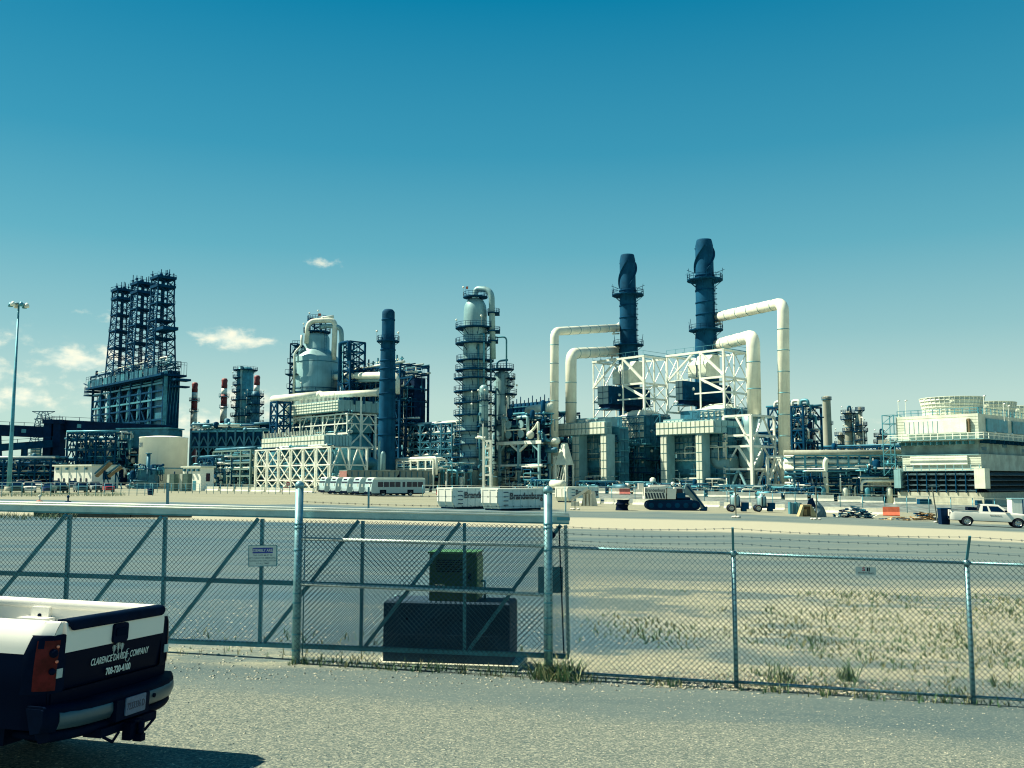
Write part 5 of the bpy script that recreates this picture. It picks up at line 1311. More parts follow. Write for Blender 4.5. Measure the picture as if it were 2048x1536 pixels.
# exchanger structure
YE = 226; C = corner(1078, YE); La = -span(C, AX, 1000); t = thing('exchanger_structure', 'dark steel structure with four round exchanger heads on its deck', 'exchanger structure', C, YAW); Hh = lambda v: hz(v, YE) - C.z
Lb = span(C, BX, 1098)
for x in (0, -La * .5, -La): 
    for y in (0, Lb): member(t, 'column', (x, y, -.6), (x, y, Hh(884)), .7 if x == -La * .5 else .55, GREYP)
for v, w2 in ((884, .8), (930, .5)):
    member(t, 'deck_beam', (-La - 1, 0, Hh(v)), (1, 0, Hh(v)), w2, WHITE); member(t, 'deck_beam', (-La - 1, Lb, Hh(v)), (1, Lb, Hh(v)), w2, GREYP)
    mb = MB(); mb.box(-La - .8, .8, .3, Lb - .3, Hh(v) + w2 * .5, Hh(v) + w2 * .5 + .2); mb.build('deck', MIDT, t)
for x, s_ in ((-La * .5, -1), (-La * .5, 1)): member(t, 'strut', (x, 0, Hh(902)), (x + s_ * La * .2, 0, Hh(887)), .5, WHITE)
for x in (-La, 0): member(t, 'strut', (x, 0, Hh(902)), (x * .86 - .6 * (x == 0) * 4, 0, Hh(887)), .4, GREYP)
mb = MB(); mb.box(-La * .97, -.4, 3.2, Lb - .4, Hh(970), Hh(888)); mb.build('shade_fill_box', DARKER, t)  # dark box painting in the shade under the exchanger deck
for x in (-La * .78, -La * .46):
    for v in (846, 866):
        z = Hh(v); mb = MB(); R_ = 8.4 * YE / F / CP; mb.tube([(x, .5, z), (x, 9, z)], R_ * .94, 18); o = mb.build('exchanger', DARK, t)
        mb = MB(); mb.tube([(x, -.1, z), (x, .45, z)], R_, 18); mb.build('exchanger_head', SILVER, o)
mb = MB(); mb.box(-La * .92, -La * .25, 2, 8, Hh(880), Hh(834)); mb.build('shade_fill_back', DARKER, t)  # dark box behind the heads, its colour stands for shade
for x0, x1 in ((-La * .92, -La * .82), (-La * .55, -La * .28)):
    MB().tube(rpath([(x0, 0, Hh(878) if x0 < -La * .8 else Hh(836)), (x0, 0, Hh(832)), (x1, 0, Hh(832)), (x1, 0, Hh(838) if x0 < -La * .8 else Hh(868))], .6, 3), .42, 8).build('pipe', SILVER, t)
MB().tube([(-La * .72, 6, Hh(815)), (-La * .71, 6, Hh(815)), (-La * .10, 6, Hh(812)), (-La * .08, 6, Hh(812))], 1, 14, radii=[.6, 1.3, 1.3, .6]).build('drum', PANEL, t)
MB().ball((-La * .18, -.5, Hh(869)), 1.0, 12).build('drum_head', PANEL, t)
MB().tube(rpath([(-La * .18, -.2, Hh(862)), (-La * .1, 0, Hh(855)), (-La * .02, 0, Hh(843)), (-La * .02, 0, Hh(880))], .5, 3), .3, 8).build('pipe', PANEL, t)
piping(t, (-La, 1, 0, 5, Hh(882), Hh(826)), 110, 41, [TEAL, DARK, DARK, MIDT, PANEL], (.07, .25), lumps=4)
piping(t, (-La, 1, -1.5, 2.5, 0, Hh(932)), 110, 42, [TEAL, MIDT, PANEL, DARK], (.06, .2), lumps=6)
piping(t, (-La, 1, 1, 3, Hh(930), Hh(890)), 40, 43, [MIDT, DARK, TEAL], (.06, .2), lumps=3)
# dark rack behind it with a comb of vertical exchangers on top
YR = 262; C = corner(1100, YR); La = -span(C, AX, 1012); Hr = lambda v: hz(v, YR) - C.z
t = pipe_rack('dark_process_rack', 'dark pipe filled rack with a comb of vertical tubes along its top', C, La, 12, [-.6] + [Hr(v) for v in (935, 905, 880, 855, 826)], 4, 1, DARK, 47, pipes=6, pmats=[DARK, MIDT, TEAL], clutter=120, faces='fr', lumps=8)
for k in range(11):
    x = -La + La * (k + .5) / 11; R_ = .65; mb = MB(); mb.tube([(x, 2, Hr(828)), (x, 2, Hr(800))], R_, 8); mb.tube([(x, 2, Hr(800)), (x, 2, Hr(794 - 4 * (k % 3)))], .15, 5); mb.build('vertical_tube', DARK, t)
    MB().bar((x - .9, 1.2, Hr(808)), (x + .9, 1.2, Hr(808)), .2).build('strap', TEAL, t)
mb = MB(); mb.box(-La, 0, 5, 10, 0, Hr(855)); mb.build('shade_fill', DARKER, t)  # added dark box closes the rack with painted shade
# small white pyramid hopper by the slender duct's legs
C = onground(1128, 226); t = thing('hopper', 'small white sloped hopper between duct legs and panelled pier', 'hopper', C, YAW); h_ = lambda v: hz(v, 226) - C.z
mb = MB(); mb.add([(-2.4, -2, h_(930)), (2.4, -2, h_(930)), (2.4, 2, h_(930)), (-2.4, 2, h_(930)), (-.8, -.7, h_(886)), (.8, -.7, h_(886)), (.8, .7, h_(886)), (-.8, .7, h_(886))], [(0, 1, 5, 4), (1, 2, 6, 5), (2, 3, 7, 6), (3, 0, 4, 7), (4, 5, 6, 7), (3, 2, 1, 0)]); mb.build('hopper_shell', PANEL, t)
t.scale = (.72, .72, 1.0)
for x in (-2.2, 2.2):
    for y in (-1.8, 1.8): member(t, 'leg', (x, y, -.6), (x, y, h_(928)), .35, WHITE)
for k in range(3): member(t, 'brace', (-2.2 + k * 1.2, -1.9, h_(975)), (-.4 + k * 1.2, -1.9, h_(935)), .25, WHITE)
# dark structure behind the tallest duct
YD = 262; C = corner(1604, YD); La = -span(C, AX, 1535); Hd = lambda v: hz(v, YD) - C.z
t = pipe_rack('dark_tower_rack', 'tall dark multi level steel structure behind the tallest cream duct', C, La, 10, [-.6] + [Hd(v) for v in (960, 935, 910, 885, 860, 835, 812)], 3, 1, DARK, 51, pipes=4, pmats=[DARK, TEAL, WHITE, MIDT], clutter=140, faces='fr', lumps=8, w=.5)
mb = MB(); mb.box(-La * .8, -La * .2, 4, 9, 0, Hd(840)); mb.build('shade_fill', DARKER, t)  # solid dark fill in place of shade inside the tower
for k in range(4): x = -La * (.85 - .25 * k); MB().tube(rpath([(x, 1, Hd(815)), (x, 1, Hd(800)), (x + 2.2, 1, Hd(800)), (x + 2.2, 1, Hd(812))], .8, 3), .45, 8).build('gooseneck', TEAL if k % 2 else WHITE, t)
# low foreground pipework strips in front of the heaters
for i, (u0, u1, Y, sd) in enumerate([(1050, 1100, 212, 61), (1150, 1230, 214, 62), (1240, 1300, 212, 63), (1310, 1400, 206, 64), (1420, 1520, 200, 65), (1530, 1620, 200, 66)]):
    C = corner(u1, Y); La = -span(C, AX, u0)
    lab = ['pale valve pipework in front of the exchanger structure', 'low pipework at the foot of the shorter stack heater', 'low pipework between the two heaters', 'low pipework behind the parked excavator', 'low pipework under the braced duct tower', 'low pipework at the legs of the tallest duct', 'low pipework at the left end of the white furnace frame', 'low pipework at the near corner of the white furnace frame'][i]
    pipe_rack('low_pipework', lab, C, La, 3, [-.6, 1.6, 3.0], 4, 1, [MIDT, DARK][i % 2], sd, pipes=1, pmats=[TEAL, MIDT, DARK, PANEL], clutter=110, faces='', w=.18, pr=(.06, .16), lumps=2, group='low pipework along the plant edge')

# dark racks closing the gaps behind
for i, (u0, u1, Y, vt, lab) in enumerate([(700, 905, 300, 880, 'far dark pipe rack glimpsed behind the open multi level rack'), (1090, 1200, 285, 868, 'far dark pipe rack behind the slender cream ducts'), (1200, 1345, 290, 862, 'far dark pipe rack behind the shorter stack heater'), (1440, 1545, 285, 868, 'far dark pipe rack behind the braced duct tower'), (500, 640, 300, 905, 'far dark pipe rack behind the lower furnace bank')]):
    C = corner(u1, Y); La = -span(C, AX, u0); z1 = hz(vt, Y) - C.z
    t = pipe_rack('far_rack', lab, C, La, 6, [-.6, z1 * .3, z1 * .55, z1 * .78, z1], 6, 1, DARK, 300 + i, pipes=3, pmats=[DARK, MIDT, TEAL], clutter=70, faces='f', w=.4, group='far racks')
    mb = MB(); mb.box(-La, 0, 3.2, 5.5, 0, z1 * .8); mb.build('shade_fill', DARKER, t)  # dark fill blocks the view through, shade by colour
# ---------------------------------------------------------------- left of centre: white furnace, vessel, dark stack
def furnace(name, label, uc, Y, ul, ur, vframe0, vframe1, box, nb, levels, seed, nright=2, insets=(.02, .02)):
    C = corner(uc, Y); La = -span(C, AX, ul); Lb = span(C, BX, ur); H = lambda v: hz(v, Y) - C.z
    t = thing(name, label, 'furnace', C, YAW)
    z0 = -.6 if vframe1 is None else H(vframe1); z1 = H(vframe0)
    zs = [z0 + (z1 - z0) * k for k in levels]
    xs = [-La + La * i / nb for i in range(nb + 1)]
    for x in xs:
        member(t, 'column', (x, 0, z0), (x, 0, z1), .30, WHITE)
        if vframe1 is None: member(t, 'column', (x - .9, 0, z0), (x - .9, 0, z1), .22, WHITE)
    for y in (Lb * .5, Lb): member(t, 'column', (0, y, z0), (0, y, z1), .45, WHITE)
    for z in zs[1:]:
        member(t, 'beam', (-La - 1, 0, z), (.2, 0, z), .30, WHITE); member(t, 'beam', (0, -.2, z - .02), (0, Lb, z - .02), .26, WHITE)
    for x0, x1 in zip(xs, xs[1:]):
        for za, zb in zip(zs, zs[1:]):
            if vframe1 is None: member(t, 'brace', (x0, 0, za), (x1 - .9, 0, zb), .19, WHITE); member(t, 'brace', (x1 - .9, 0, za), (x0, 0, zb), .19, WHITE)
        if vframe1 is not None: member(t, 'brace', (x0, 0, z0), ((x0 + x1) / 2, 0, z1), .19, WHITE)
    zr = [z0, (z0 + z1) * .42, z1] if vframe1 is None else [z0, (z0 + z1) / 2, z1]
    for a, b in zip(zr, zr[1:]):
        for ya, yb in ((0, Lb * .5), (Lb * .5, Lb)):
            member(t, 'brace', (0, ya, a), (0, (ya + yb) / 2, b), .26, WHITE); member(t, 'brace', (0, yb, a), (0, (ya + yb) / 2, b), .26, WHITE)
    if vframe1 is None:
        for x in xs[:-1]:                                 # vertical header coils between the double columns
            mb = MB(); n = 26
            for k in range(n): z = 1 + (z1 - 1.5) * k / n; mb.bar((x - .75, -.05, z), (x - .15, -.05, z), .35, .28)
            mb.build('header_coil', PANEL, t, kind='stuff')
    mb = MB(); mb.box(-La * .97, -1.5, 2.2, Lb, z0 + .3, z1 - .5); mb.build('radiant_box', TEAL, t)
    panel_grid(t, (-La * .95, 2.2, z0 + .8), (La * .9, 0, 0), (0, 0, z1 - z0 - 2), nb * 2, 3, MIDT, gap=.4, th=.2, nrm=Vector((0, -1, 0)))
    bu0, bu1, bur, bv0, bv1, npx, npz, off = box
    Yb = Y + off; Cb = onground(bu1, Yb); d = Cb - C; hx, hy = d.dot(AX), d.dot(BX); La2 = -span(Cb, AX, bu0); Lb2 = span(Cb, BX, bur)
    zb0, zb1 = hz(bv1, Yb) - C.z, hz(bv0, Yb) - C.z
    mb = MB(); mb.box(hx - La2, hx, hy, hy + Lb2, zb0, zb1); mb.build('convection_box', GREYP, t)
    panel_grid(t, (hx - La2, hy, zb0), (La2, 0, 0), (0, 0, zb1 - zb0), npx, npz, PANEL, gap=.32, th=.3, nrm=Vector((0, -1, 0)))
    panel_grid(t, (hx, hy, zb0), (0, Lb2, 0), (0, 0, zb1 - zb0), 8, 1, GREYP, gap=.25, th=.2, nrm=Vector((1, 0, 0)))  # right side panels take a grey copy, carrying that face's shade
    for k in range(npx * 2):
        x = hx - La2 + La2 * k / (npx * 2); MB().bar((x, hy + .2, zb1), (x, hy + .2, zb1 + (1.3 if k % 4 else 1.9)), .12).build('stub', PANEL, t)
    piping(t, (-La, 0, .5, 2, z0 + .2, z1), 70, seed, [TEAL, WHITE, DARK], (.06, .16), lumps=2)
    piping(t, (-La, -.5, .3, 2, zs[-1], zb0 + .2), 30, seed + 1, [TEAL, DARK, WHITE], (.08, .22))
    return t, C, La, Lb
furnace('process_furnace', 'lower furnace bank in white cross braced steel with a panelled top', 664, 218, 518, 736, 894, None, (528, 653, 705, 869, 892, 20, 2, 6), 6, [0, .28, .62, 1], 81)
t, C, La, Lb = furnace('furnace_tier', 'upper furnace tier in white steel with a stepped panelled box', 696, 238, 560, 752, 827, 866, (567, 679, 762, 799, 822, 22, 4, 1), 6, [0, .5, 1], 83)
# pedestal under the upper tier
H = lambda v: hz(v, 238) - C.z
for x in [-La + La * i / 4 for i in range(5)]:
    for y in (.5, Lb - .3): member(t, 'column', (x, y, -.6), (x, y, H(866)), .45, GREYP)
member(t, 'beam', (-La, .5, H(866)), (0, .5, H(866)), .5, WHITE)
for v0, v1 in ((866, 894), (894, 960)):
    member(t, 'brace', (0, .4, H(v1)), (0, Lb * .5, H(v0)), .35, WHITE); member(t, 'brace', (0, Lb - .3, H(v1)), (0, Lb * .5, H(v0)), .35, WHITE)
member(t, 'beam', (0, .4, H(894)), (0, Lb, H(894)), .4, WHITE); member(t, 'column', (.02, Lb, H(960)), (.02, Lb, H(866)), .5, WHITE)
mb = MB(); mb.lathe([(4.6, -.5), (4.6, H(876)), (3.0, H(860))], 20, -5.2, Lb * .62); mb.build('vessel', TEAL, t)
MB().tube(rpath([(1, Lb * .2, H(925)), (1, Lb * .2 + 6, H(925)), (1, Lb * .2 + 6, H(950))], 2.5, 4), 1.5, 14).build('flue_elbow', TEAL, t)
# dark trestle on the far left end of the tier
C2 = corner(556, 252); t2 = thing('dark_trestle', 'dark braced trestle at the left end of the furnace tier', 'steel tower', C2, YAW); H2 = lambda v: hz(v, 252) - C2.z
steel_frame(t2, [-3.6, 0], [0, 4], [-.6] + [H2(v) for v in (940, 915, 893, 872, 850, 830, 803)], DARK, .45, faces='fr', brace='X', brw=.28)
# big cream main above
ct = thing('overhead_main', 'long thick cream pipe lying above the furnace panels', 'pipe', onground(560, 262))
b = ct.location.copy(); P = [px(546, 799, 262) - b, px(640, 790, 250) - b, px(757, 786, 236) - b]
MB().tube([P[0] - Vector((.6, -.4, 0)), P[0], P[1]], 1, 16, radii=[.55, 1.05, 1.05]).build('pipe', CREAM, ct)
MB().tube([P[1] - (P[1] - P[0]).normalized() * .2, P[2]], .85, 16).build('pipe', CREAM, ct)
MB().ball(P[1], 1.15, 12).build('joint', CREAM, ct)
for k in (.15, .5, .85):
    q = P[0].lerp(P[2], k); q.z = (P[0].lerp(P[1], k * 2) if k < .5 else P[1].lerp(P[2], k * 2 - 1)).z; MB().bar(q - Vector((0, 0, 22 if k > .2 else 18)), q, .4).build('support', WHITE, ct)
mb = MB()
for k in range(12): q = P[0].lerp(P[2], (k + .5) / 12); mb.bar(q - Vector((0, 0, 2.6)), q, .5)
mb.build('hanger', DARK, ct, kind='stuff')
# fractionator
YV = 285
t, C, s, G = column_tower('fractionator', 'fat silver vessel with a conical shoulder and goosenecks over its top', 632, YV,
    [(45, 985), (45, 760), (44, 757), (44, 717), (42.5, 715), (27, 701), (25.5, 699), (25, 676), (22, 670), (14, 666), (5, 665)], SILVER,
    [(786, 52, 150, 330), (751, 50, 140, 230), (664, 27, 0, 360), (640, 20, 120, 420)], 91, cat='vessel', pipes=3)
for pth, r_ in (([(616, 690), (618, 646), (672, 643), (670, 722)], 5.2), ([(640, 660), (650, 655), (684, 656), (687, 722)], 4.6), ([(640, 640), (668, 636)], 3.0)):
    MB().tube(rpath([Vector(((u - 632) * s, -2 - r_ * .2, G(v))) for u, v in pth], 2.2, 5), r_ * s, 12).build('gooseneck', PANEL if r_ != 4.6 else SILVER, t)
MB().tube(rpath([Vector(((u - 632) * s, -6, G(v))) for u, v in ((610, 676), (610, 697), (597, 711), (597, 790))], .8, 3), 2.2 * s, 8).build('riser', PANEL, t)
MB().tube(rpath([Vector(((u - 632) * s, -6, G(v))) for u, v in ((615, 700), (604, 712), (604, 730))], .8, 3), 1.6 * s, 8).build('riser', SILVER, t)
for v, u0, u1 in ((693, 589, 609), (706, 590, 606), (728, 580, 598), (750, 576, 600), (778, 580, 602)):
    x0, x1 = (u0 - 632) * s, (u1 - 632) * s; mb = MB(); mb.box(x0, x1, -4, 2, G(v) - .3, G(v)); 
    for x in [x0 + (x1 - x0) * k / 4 for k in range(5)]: mb.bar((x, -4, G(v)), (x, -4, G(v) + 1.2), .09)
    mb.bar((x0, -4, G(v) + 1.2), (x1, -4, G(v) + 1.2), .1); mb.build('side_platform', DARK, t)
steel_frame(t, [(584 - 632) * s, (598 - 632) * s], [-3, 3], [-.6] + [G(v) for v in (900, 850, 800, 770, 740, 715, 690)], DARK, .35, faces='f', brace='D', join=True)
# top frame
steel_frame(t, [(622 - 632) * s, (645 - 632) * s], [-3, 3], [G(668), G(652), G(640)], DARK, .3, faces='f', brace='X', join=True)
MB().bar((2.5 * s, -1, G(640)), (2.5 * s, -1, G(630)), .1).build('flag_pole', MIDT, t)
mb = MB(); mb.box(2.5 * s, 2.5 * s + .9, -1.03, -.97, G(633), G(628)); mb.build('flag', ORANGE, t)
# dark lattice and rack right of the vessel
C = corner(700, 272); Hx = lambda v: hz(v, 272) - C.z
t = thing('lattice_tower', 'dark lattice tower carrying pipes beside the fat vessel', 'steel tower', C, YAW)
steel_frame(t, [-6, 0], [0, 5], [-.6] + [Hx(v) for v in (900, 860, 820, 790, 765, 740, 722, 702, 682)], DARK, .5, faces='fr', brace='X', brw=.3)
MB().tube(rpath([(-4, -1, Hx(760)), (-4, -1, Hx(684)), (.5, -1, Hx(684)), (.5, -1, Hx(722))], .8, 3), .45, 8).build('pipe', DARK, t)
piping(t, (-6, 0, 0, 5, 0, Hx(684)), 60, 95, [DARK, MIDT, TEAL], (.08, .25))
C = corner(800, 262); La = -span(C, AX, 664); Hx = lambda v: hz(v, 262) - C.z
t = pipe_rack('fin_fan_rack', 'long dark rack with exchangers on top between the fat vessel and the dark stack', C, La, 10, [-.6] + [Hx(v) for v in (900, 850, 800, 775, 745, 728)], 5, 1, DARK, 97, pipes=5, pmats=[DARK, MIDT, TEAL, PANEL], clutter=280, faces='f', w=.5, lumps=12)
mb = MB(); mb.box(-La, 0, 5, 9, 0, Hx(752)); mb.build('shade_fill', DARKER, t)  # dark mass behind the exchangers, shade put in as a solid
for k in range(9):
    x = -La * .55 + La * .6 * k / 9; mb = MB(); mb.bar((x, 1, Hx(728)), (x, 1, Hx(707 if k % 2 else 712)), .35); mb.build('vent', MIDT, t); MB().bar((x - .8, 1, Hx(716)), (x + .8, 1, Hx(716)), .3).build('strap', PANEL if k % 2 else TEAL, t)
MB().tube(rpath([(-La + 1, -2.5, Hx(737)), (-La * .6, -2.5, Hx(741)), (.5, -2.5, Hx(752)), (1.8, -2.5, Hx(760)), (1.8, -2.5, Hx(790))], 2, 5), 1.0, 14).build('crossover_main', CREAM, t)
MB().tube(rpath([(-La * .75, -1.6, Hx(748)), (0, -1.6, Hx(760))], 2, 5), .6, 12).build('crossover_main', SILVER, t)
for k in range(6): x = -La * .5 + k * 1.3; MB().tube([(x, -.8, Hx(776)), (x + 1.8, -.8, Hx(776))], .5, 10).build('drum', PANEL if k % 2 else WHITE, t)
member(t, 'outrigger', (0, 0, Hx(757)), (6, 0, Hx(757)), .5, DARK); member(t, 'outrigger', (5.8, 0, Hx(757)), (1, 0, Hx(780)), .4, DARK)
# dark stack
YS = 232; t, s, C = stack('furnace_stack', 'plain dark stack with one ring platform behind the white furnace', 775, YS, [(18, 985), (17.5, 900), (16.5, 800), (14.5, 690), (13, 672), (12.8, 630), (12.6, 624), (9, 619.5), (8, 619), (7, 621)], STACK)
G = lambda v: hz(v, YS) - C.z
for v, r_ in ((640, 13), (700, 14.8), (722, 15.2), (738, 15.6), (760, 16), (788, 16.5), (838, 17.2), (870, 17.4)):
    z = G(v); q = r_ * s; MB().lathe([(q, z - .2), (q * 1.06, z - .15), (q * 1.06, z + .15), (q, z + .2)], 24, cap=False).build('band', DARK, t)
ring_platform(t, 14 * s, 23 * s, G(682), DARK, n=18)
mb = MB(); ladder(mb, 10 * s, -13.5 * s, G(900), G(684), .6); mb.build('ladder', DARK, t)
mb = MB(); mb.box(4 * s, 14 * s, -17.2 * s, -12 * s, G(779), G(766)); mb.build('access_box', STACK, t)
MB().lathe([(5.5 * s, -.5), (5.5 * s, G(910)), (4 * s, G(905)), (1 * s, G(902))], 14, -4 * s, -19 * s).build('base_drum', SILVER, t)
mb = MB(); mb.add([(-14 * s, -20 * s, G(975)), (-10 * s, -20 * s, G(975)), (-14.5 * s, -20 * s, G(890)), (-10 * s, -20 * s, G(880)), (-14 * s, -17 * s, G(975)), (-10 * s, -17 * s, G(975)), (-14.5 * s, -17 * s, G(890)), (-10 * s, -17 * s, G(880))], [(0, 1, 3, 2), (5, 4, 6, 7), (1, 5, 7, 3), (4, 0, 2, 6), (2, 3, 7, 6)]); mb.build('breeching', GREYP, t)
# ---------------------------------------------------------------- left: coker, galleries, tank, far stacks
def coker():
    Y = 380; C = corner(328, Y); La = -span(C, AX, 187); Lb = span(C, BX, 358); H = lambda v: hz(v, Y) - C.z
    t = thing('coker_block', 'dark coker block with grey drums standing in its open steel frame', 'coker unit', C, YAW); m = Y / F / CP
    z1 = H(752); zd = H(733)
    mb = MB(); mb.box(-La * .96, -2.5, 6, Lb, 0, z1); mb.build('shade_fill', DARKER, t)  # dark back wall gives the block interior its shade by colour
    nb = 6; xs = [-La + La * .86 * i / nb for i in range(nb + 1)]
    for x in xs + [0]: member(t, 'column', (x, 0, 0), (x, 0, z1), .9, DARK)
    for v in (838, 812, 797, 780, 765, 752): member(t, 'beam', (-La, 0, H(v)), (0, 0, H(v)), .7, TEAL if v in (797, 765) else DARK)
    for i, (a, b) in enumerate(zip(xs, xs[1:])):
        for v0, v1 in ((780, 812), (812, 845)):
            member(t, 'brace', ((a + b) / 2 if v0 == 780 else a, 0, H(v0)), (b if v0 == 780 else (a + b) / 2, 0, H(v1)), .42, DARK)
            member(t, 'brace', ((a + b) / 2 if v0 == 780 else b, 0, H(v0)), (a if v0 == 780 else (a + b) / 2, 0, H(v1)), .42, DARK)
        x = (a + b) / 2 + 1.5; mb = MB(); mb.lathe([(1.6, 0), (1.6, H(775)), (1.2, H(768)), (.2, H(760))], 14, x, 1.5); mb.build('drum', TEAL, t)
    mb = MB(); mb.box(-La * .13, -.8, .6, 4, 0, H(756)); mb.build('stair_tower', MIDT, t)
    mb = MB(); mb.box(-.6, .7, -.3, 1.2, 0, H(742)); mb.build('lift_shaft', TEAL, t)
    mb = MB(); mb.box(-1, 0, 1.3, Lb, 0, H(740)); mb.build('side_cladding', DARK, t)
    for k in range(5):
        y = 1.3 + (Lb - 1.3) * k / 4; member(t, 'side_column', (.2, y, 0), (.2, y, H(740)), .4, DARK)
        if k < 4: member(t, 'side_brace', (.25, y, H(845)), (.25, y + (Lb - 1.3) / 4, H(745)), .3, MIDT)
    # top deck with clad parapet
    mb = MB(); mb.box(-La - 3, 2.5, -2.5, Lb + 2, z1, z1 + .8); mb.build('deck', DARK, t)
    n = 16
    for k in range(n):
        x = -La - 2 + (La + 1) * k / n; w_ = (La + 1) / n * (.82 if k % 3 else .6); MB().box(x, x + w_, -2.0, -1.6, z1 + .9, zd + (k % 2) * .6).build('parapet_panel', MIDT if k % 4 else TEAL, t)
    mb = MB(); 
    for z in (zd + 1, zd + 2): mb.bar((-La - 3, -2.4, z), (2.5, -2.4, z), .12); mb.bar((2.5, -2.4, z), (2.5, Lb + 2, z), .12)
    for k in range(26): x = -La - 3 + (La + 5.5) * k / 25; mb.bar((x, -2.4, z1), (x, -2.4, zd + 2), .12)
    for k in range(10): y = -2.4 + (Lb + 4.4) * k / 9; mb.bar((2.5, y, z1), (2.5, y, zd + 2), .12)
    mb.build('railing', DARK, t, kind='stuff')
    piping(t, (-La - 1, 1, -1, Lb, z1 + 1, zd + 4), 90, 101, [DARK, TEAL, MIDT, WHITE], (.1, .35), lumps=6)
    piping(t, (-La, -1, .5, 5, 0, z1), 90, 102, [DARK, MIDT, TEAL], (.1, .35))
    mb = MB(); mb.box(2, 7, Lb * .3, Lb + 2, H(762), H(758)); mb.box(2, 6, Lb * .3, Lb + 2, H(775), H(772)); mb.build('side_balcony', DARK, t)
    mb = MB(); mb.box(-La - 6, -La, -2, 4, H(757), H(754)); mb.box(-La - 7, -La, -2, 4, H(765), H(763))
    for k in range(6): x = -La - 6 + k * 1.1; mb.bar((x, -2, H(765)), (x, -2, H(745)), .15)
    mb.build('side_balcony', DARK, t)
    member(t, 'boom', (-La - 5, 0, H(742)), (-La - 13, 0, H(733)), .4, DARK)
    # three derricks
    names = ['cutting derrick at the open left end of the coker deck', 'middle cutting derrick on the coker deck', 'tallest looking cutting derrick above the lift shaft of the coker']
    tops = [(221, 254, 577, 720), (260, 296, 564, 722), (300, 337, 552, 718)]
    for k, (u0, u1, vt, vb) in enumerate(tops):
        uc = (u0 + u1) / 2; x = span(C + BX * Lb * .5, AX, uc); o = C + AX * x + BX * Lb * .5; o.z = C.z + zd - 1.5
        Yk = o.y; d = thing('cutting_derrick', names[k], 'derrick', o, YAW, 'derricks on the coker'); mk = Yk / F / CP
        zt = (hz(vt, Yk) - o.z) * .965; wt = (u1 - u0) * mk * .45; wb = wt * 1.25 + .4
        legs = [(sx, sy) for sx in (-1, 1) for sy in (-1, 1)]
        W = lambda z: wb + (wt - wb) * min(1, z / (zt * .75))
        for sx, sy in legs: member(d, 'leg', (sx * W(0), sy * W(0), 0), (sx * wt, sy * wt, zt * .75), .5, DARK); member(d, 'leg', (sx * wt, sy * wt, zt * .75), (sx * wt, sy * wt, zt), .5, DARK)
        nl = 11; mb = MB()
        for i in range(nl):
            za, zb = zt * i / nl, zt * (i + 1) / nl; a, b = W(za), W(zb)
            for p, q in (((-1, -1), (1, -1)), ((1, -1), (1, 1)), ((1, 1), (-1, 1)), ((-1, 1), (-1, -1))):
                mb.bar((p[0] * b, p[1] * b, zb), (q[0] * b, q[1] * b, zb), .32)
                mx, my = (p[0] + q[0]) / 2, (p[1] + q[1]) / 2
                mb.bar((p[0] * a, p[1] * a, za), (q[0] * b, q[1] * b, zb), .24); mb.bar((q[0] * a, q[1] * a, za), (p[0] * b, p[1] * b, zb), .24)
        for x_ in (-.35, 0, .35): mb.bar((x_ * wb, 0, 0), (x_ * wt, 0, zt), .4)
        mb.build('bracing', DARK, d, kind='stuff')
        for fr, ex in ((.36, 1.0), (.55, 1.02), (.73, 1.02), (.905, 1.04), (1.0, 1.08)):
            z = zt * fr; w_ = W(z) * ex + .3; q = MB(); q.box(-w_, w_, -w_, w_, z - .2, z + (.25 if fr < .85 else .9))
            for sx in (-1, 1):
                q.bar((sx * w_, -w_, z + 2), (sx * w_, w_, z + 1.5), .12); q.bar((-w_, sx * w_, z + 2), (w_, sx * w_, z + 1.5), .12)
                for j in range(5): q.bar((sx * w_, -w_ + w_ * j / 2, z), (sx * w_, -w_ + w_ * j / 2, z + 1.5), .11)
            q.build('platform', DARK, d)
        q = MB(); r = random.Random(k)
        for j in range(7): xx, yy = r.uniform(-wt, wt), r.uniform(-wt, wt); q.bar((xx, yy, zt + 1), (xx, yy, zt + r.uniform(2.5, 5)), .25); q.ball((xx, yy, zt + 2), r.uniform(.3, .8), 6)
        q.build('sheaves', DARK, d, kind='stuff')
        if k == 2:
            z = hz(662, Yk) - o.z; q = MB(); q.box(0, W(z) + 7.5, -W(z), W(z) * .6, z - .8, z + .5); q.box(0, W(z) + 7.5, -W(z), -W(z) + .2, z + 1.2, z + 1.4); q.bar((W(z), -1, z - 5), (W(z) + 6, -1, z - .5), .3); q.build('bridge_deck', DARK, d)
coker()
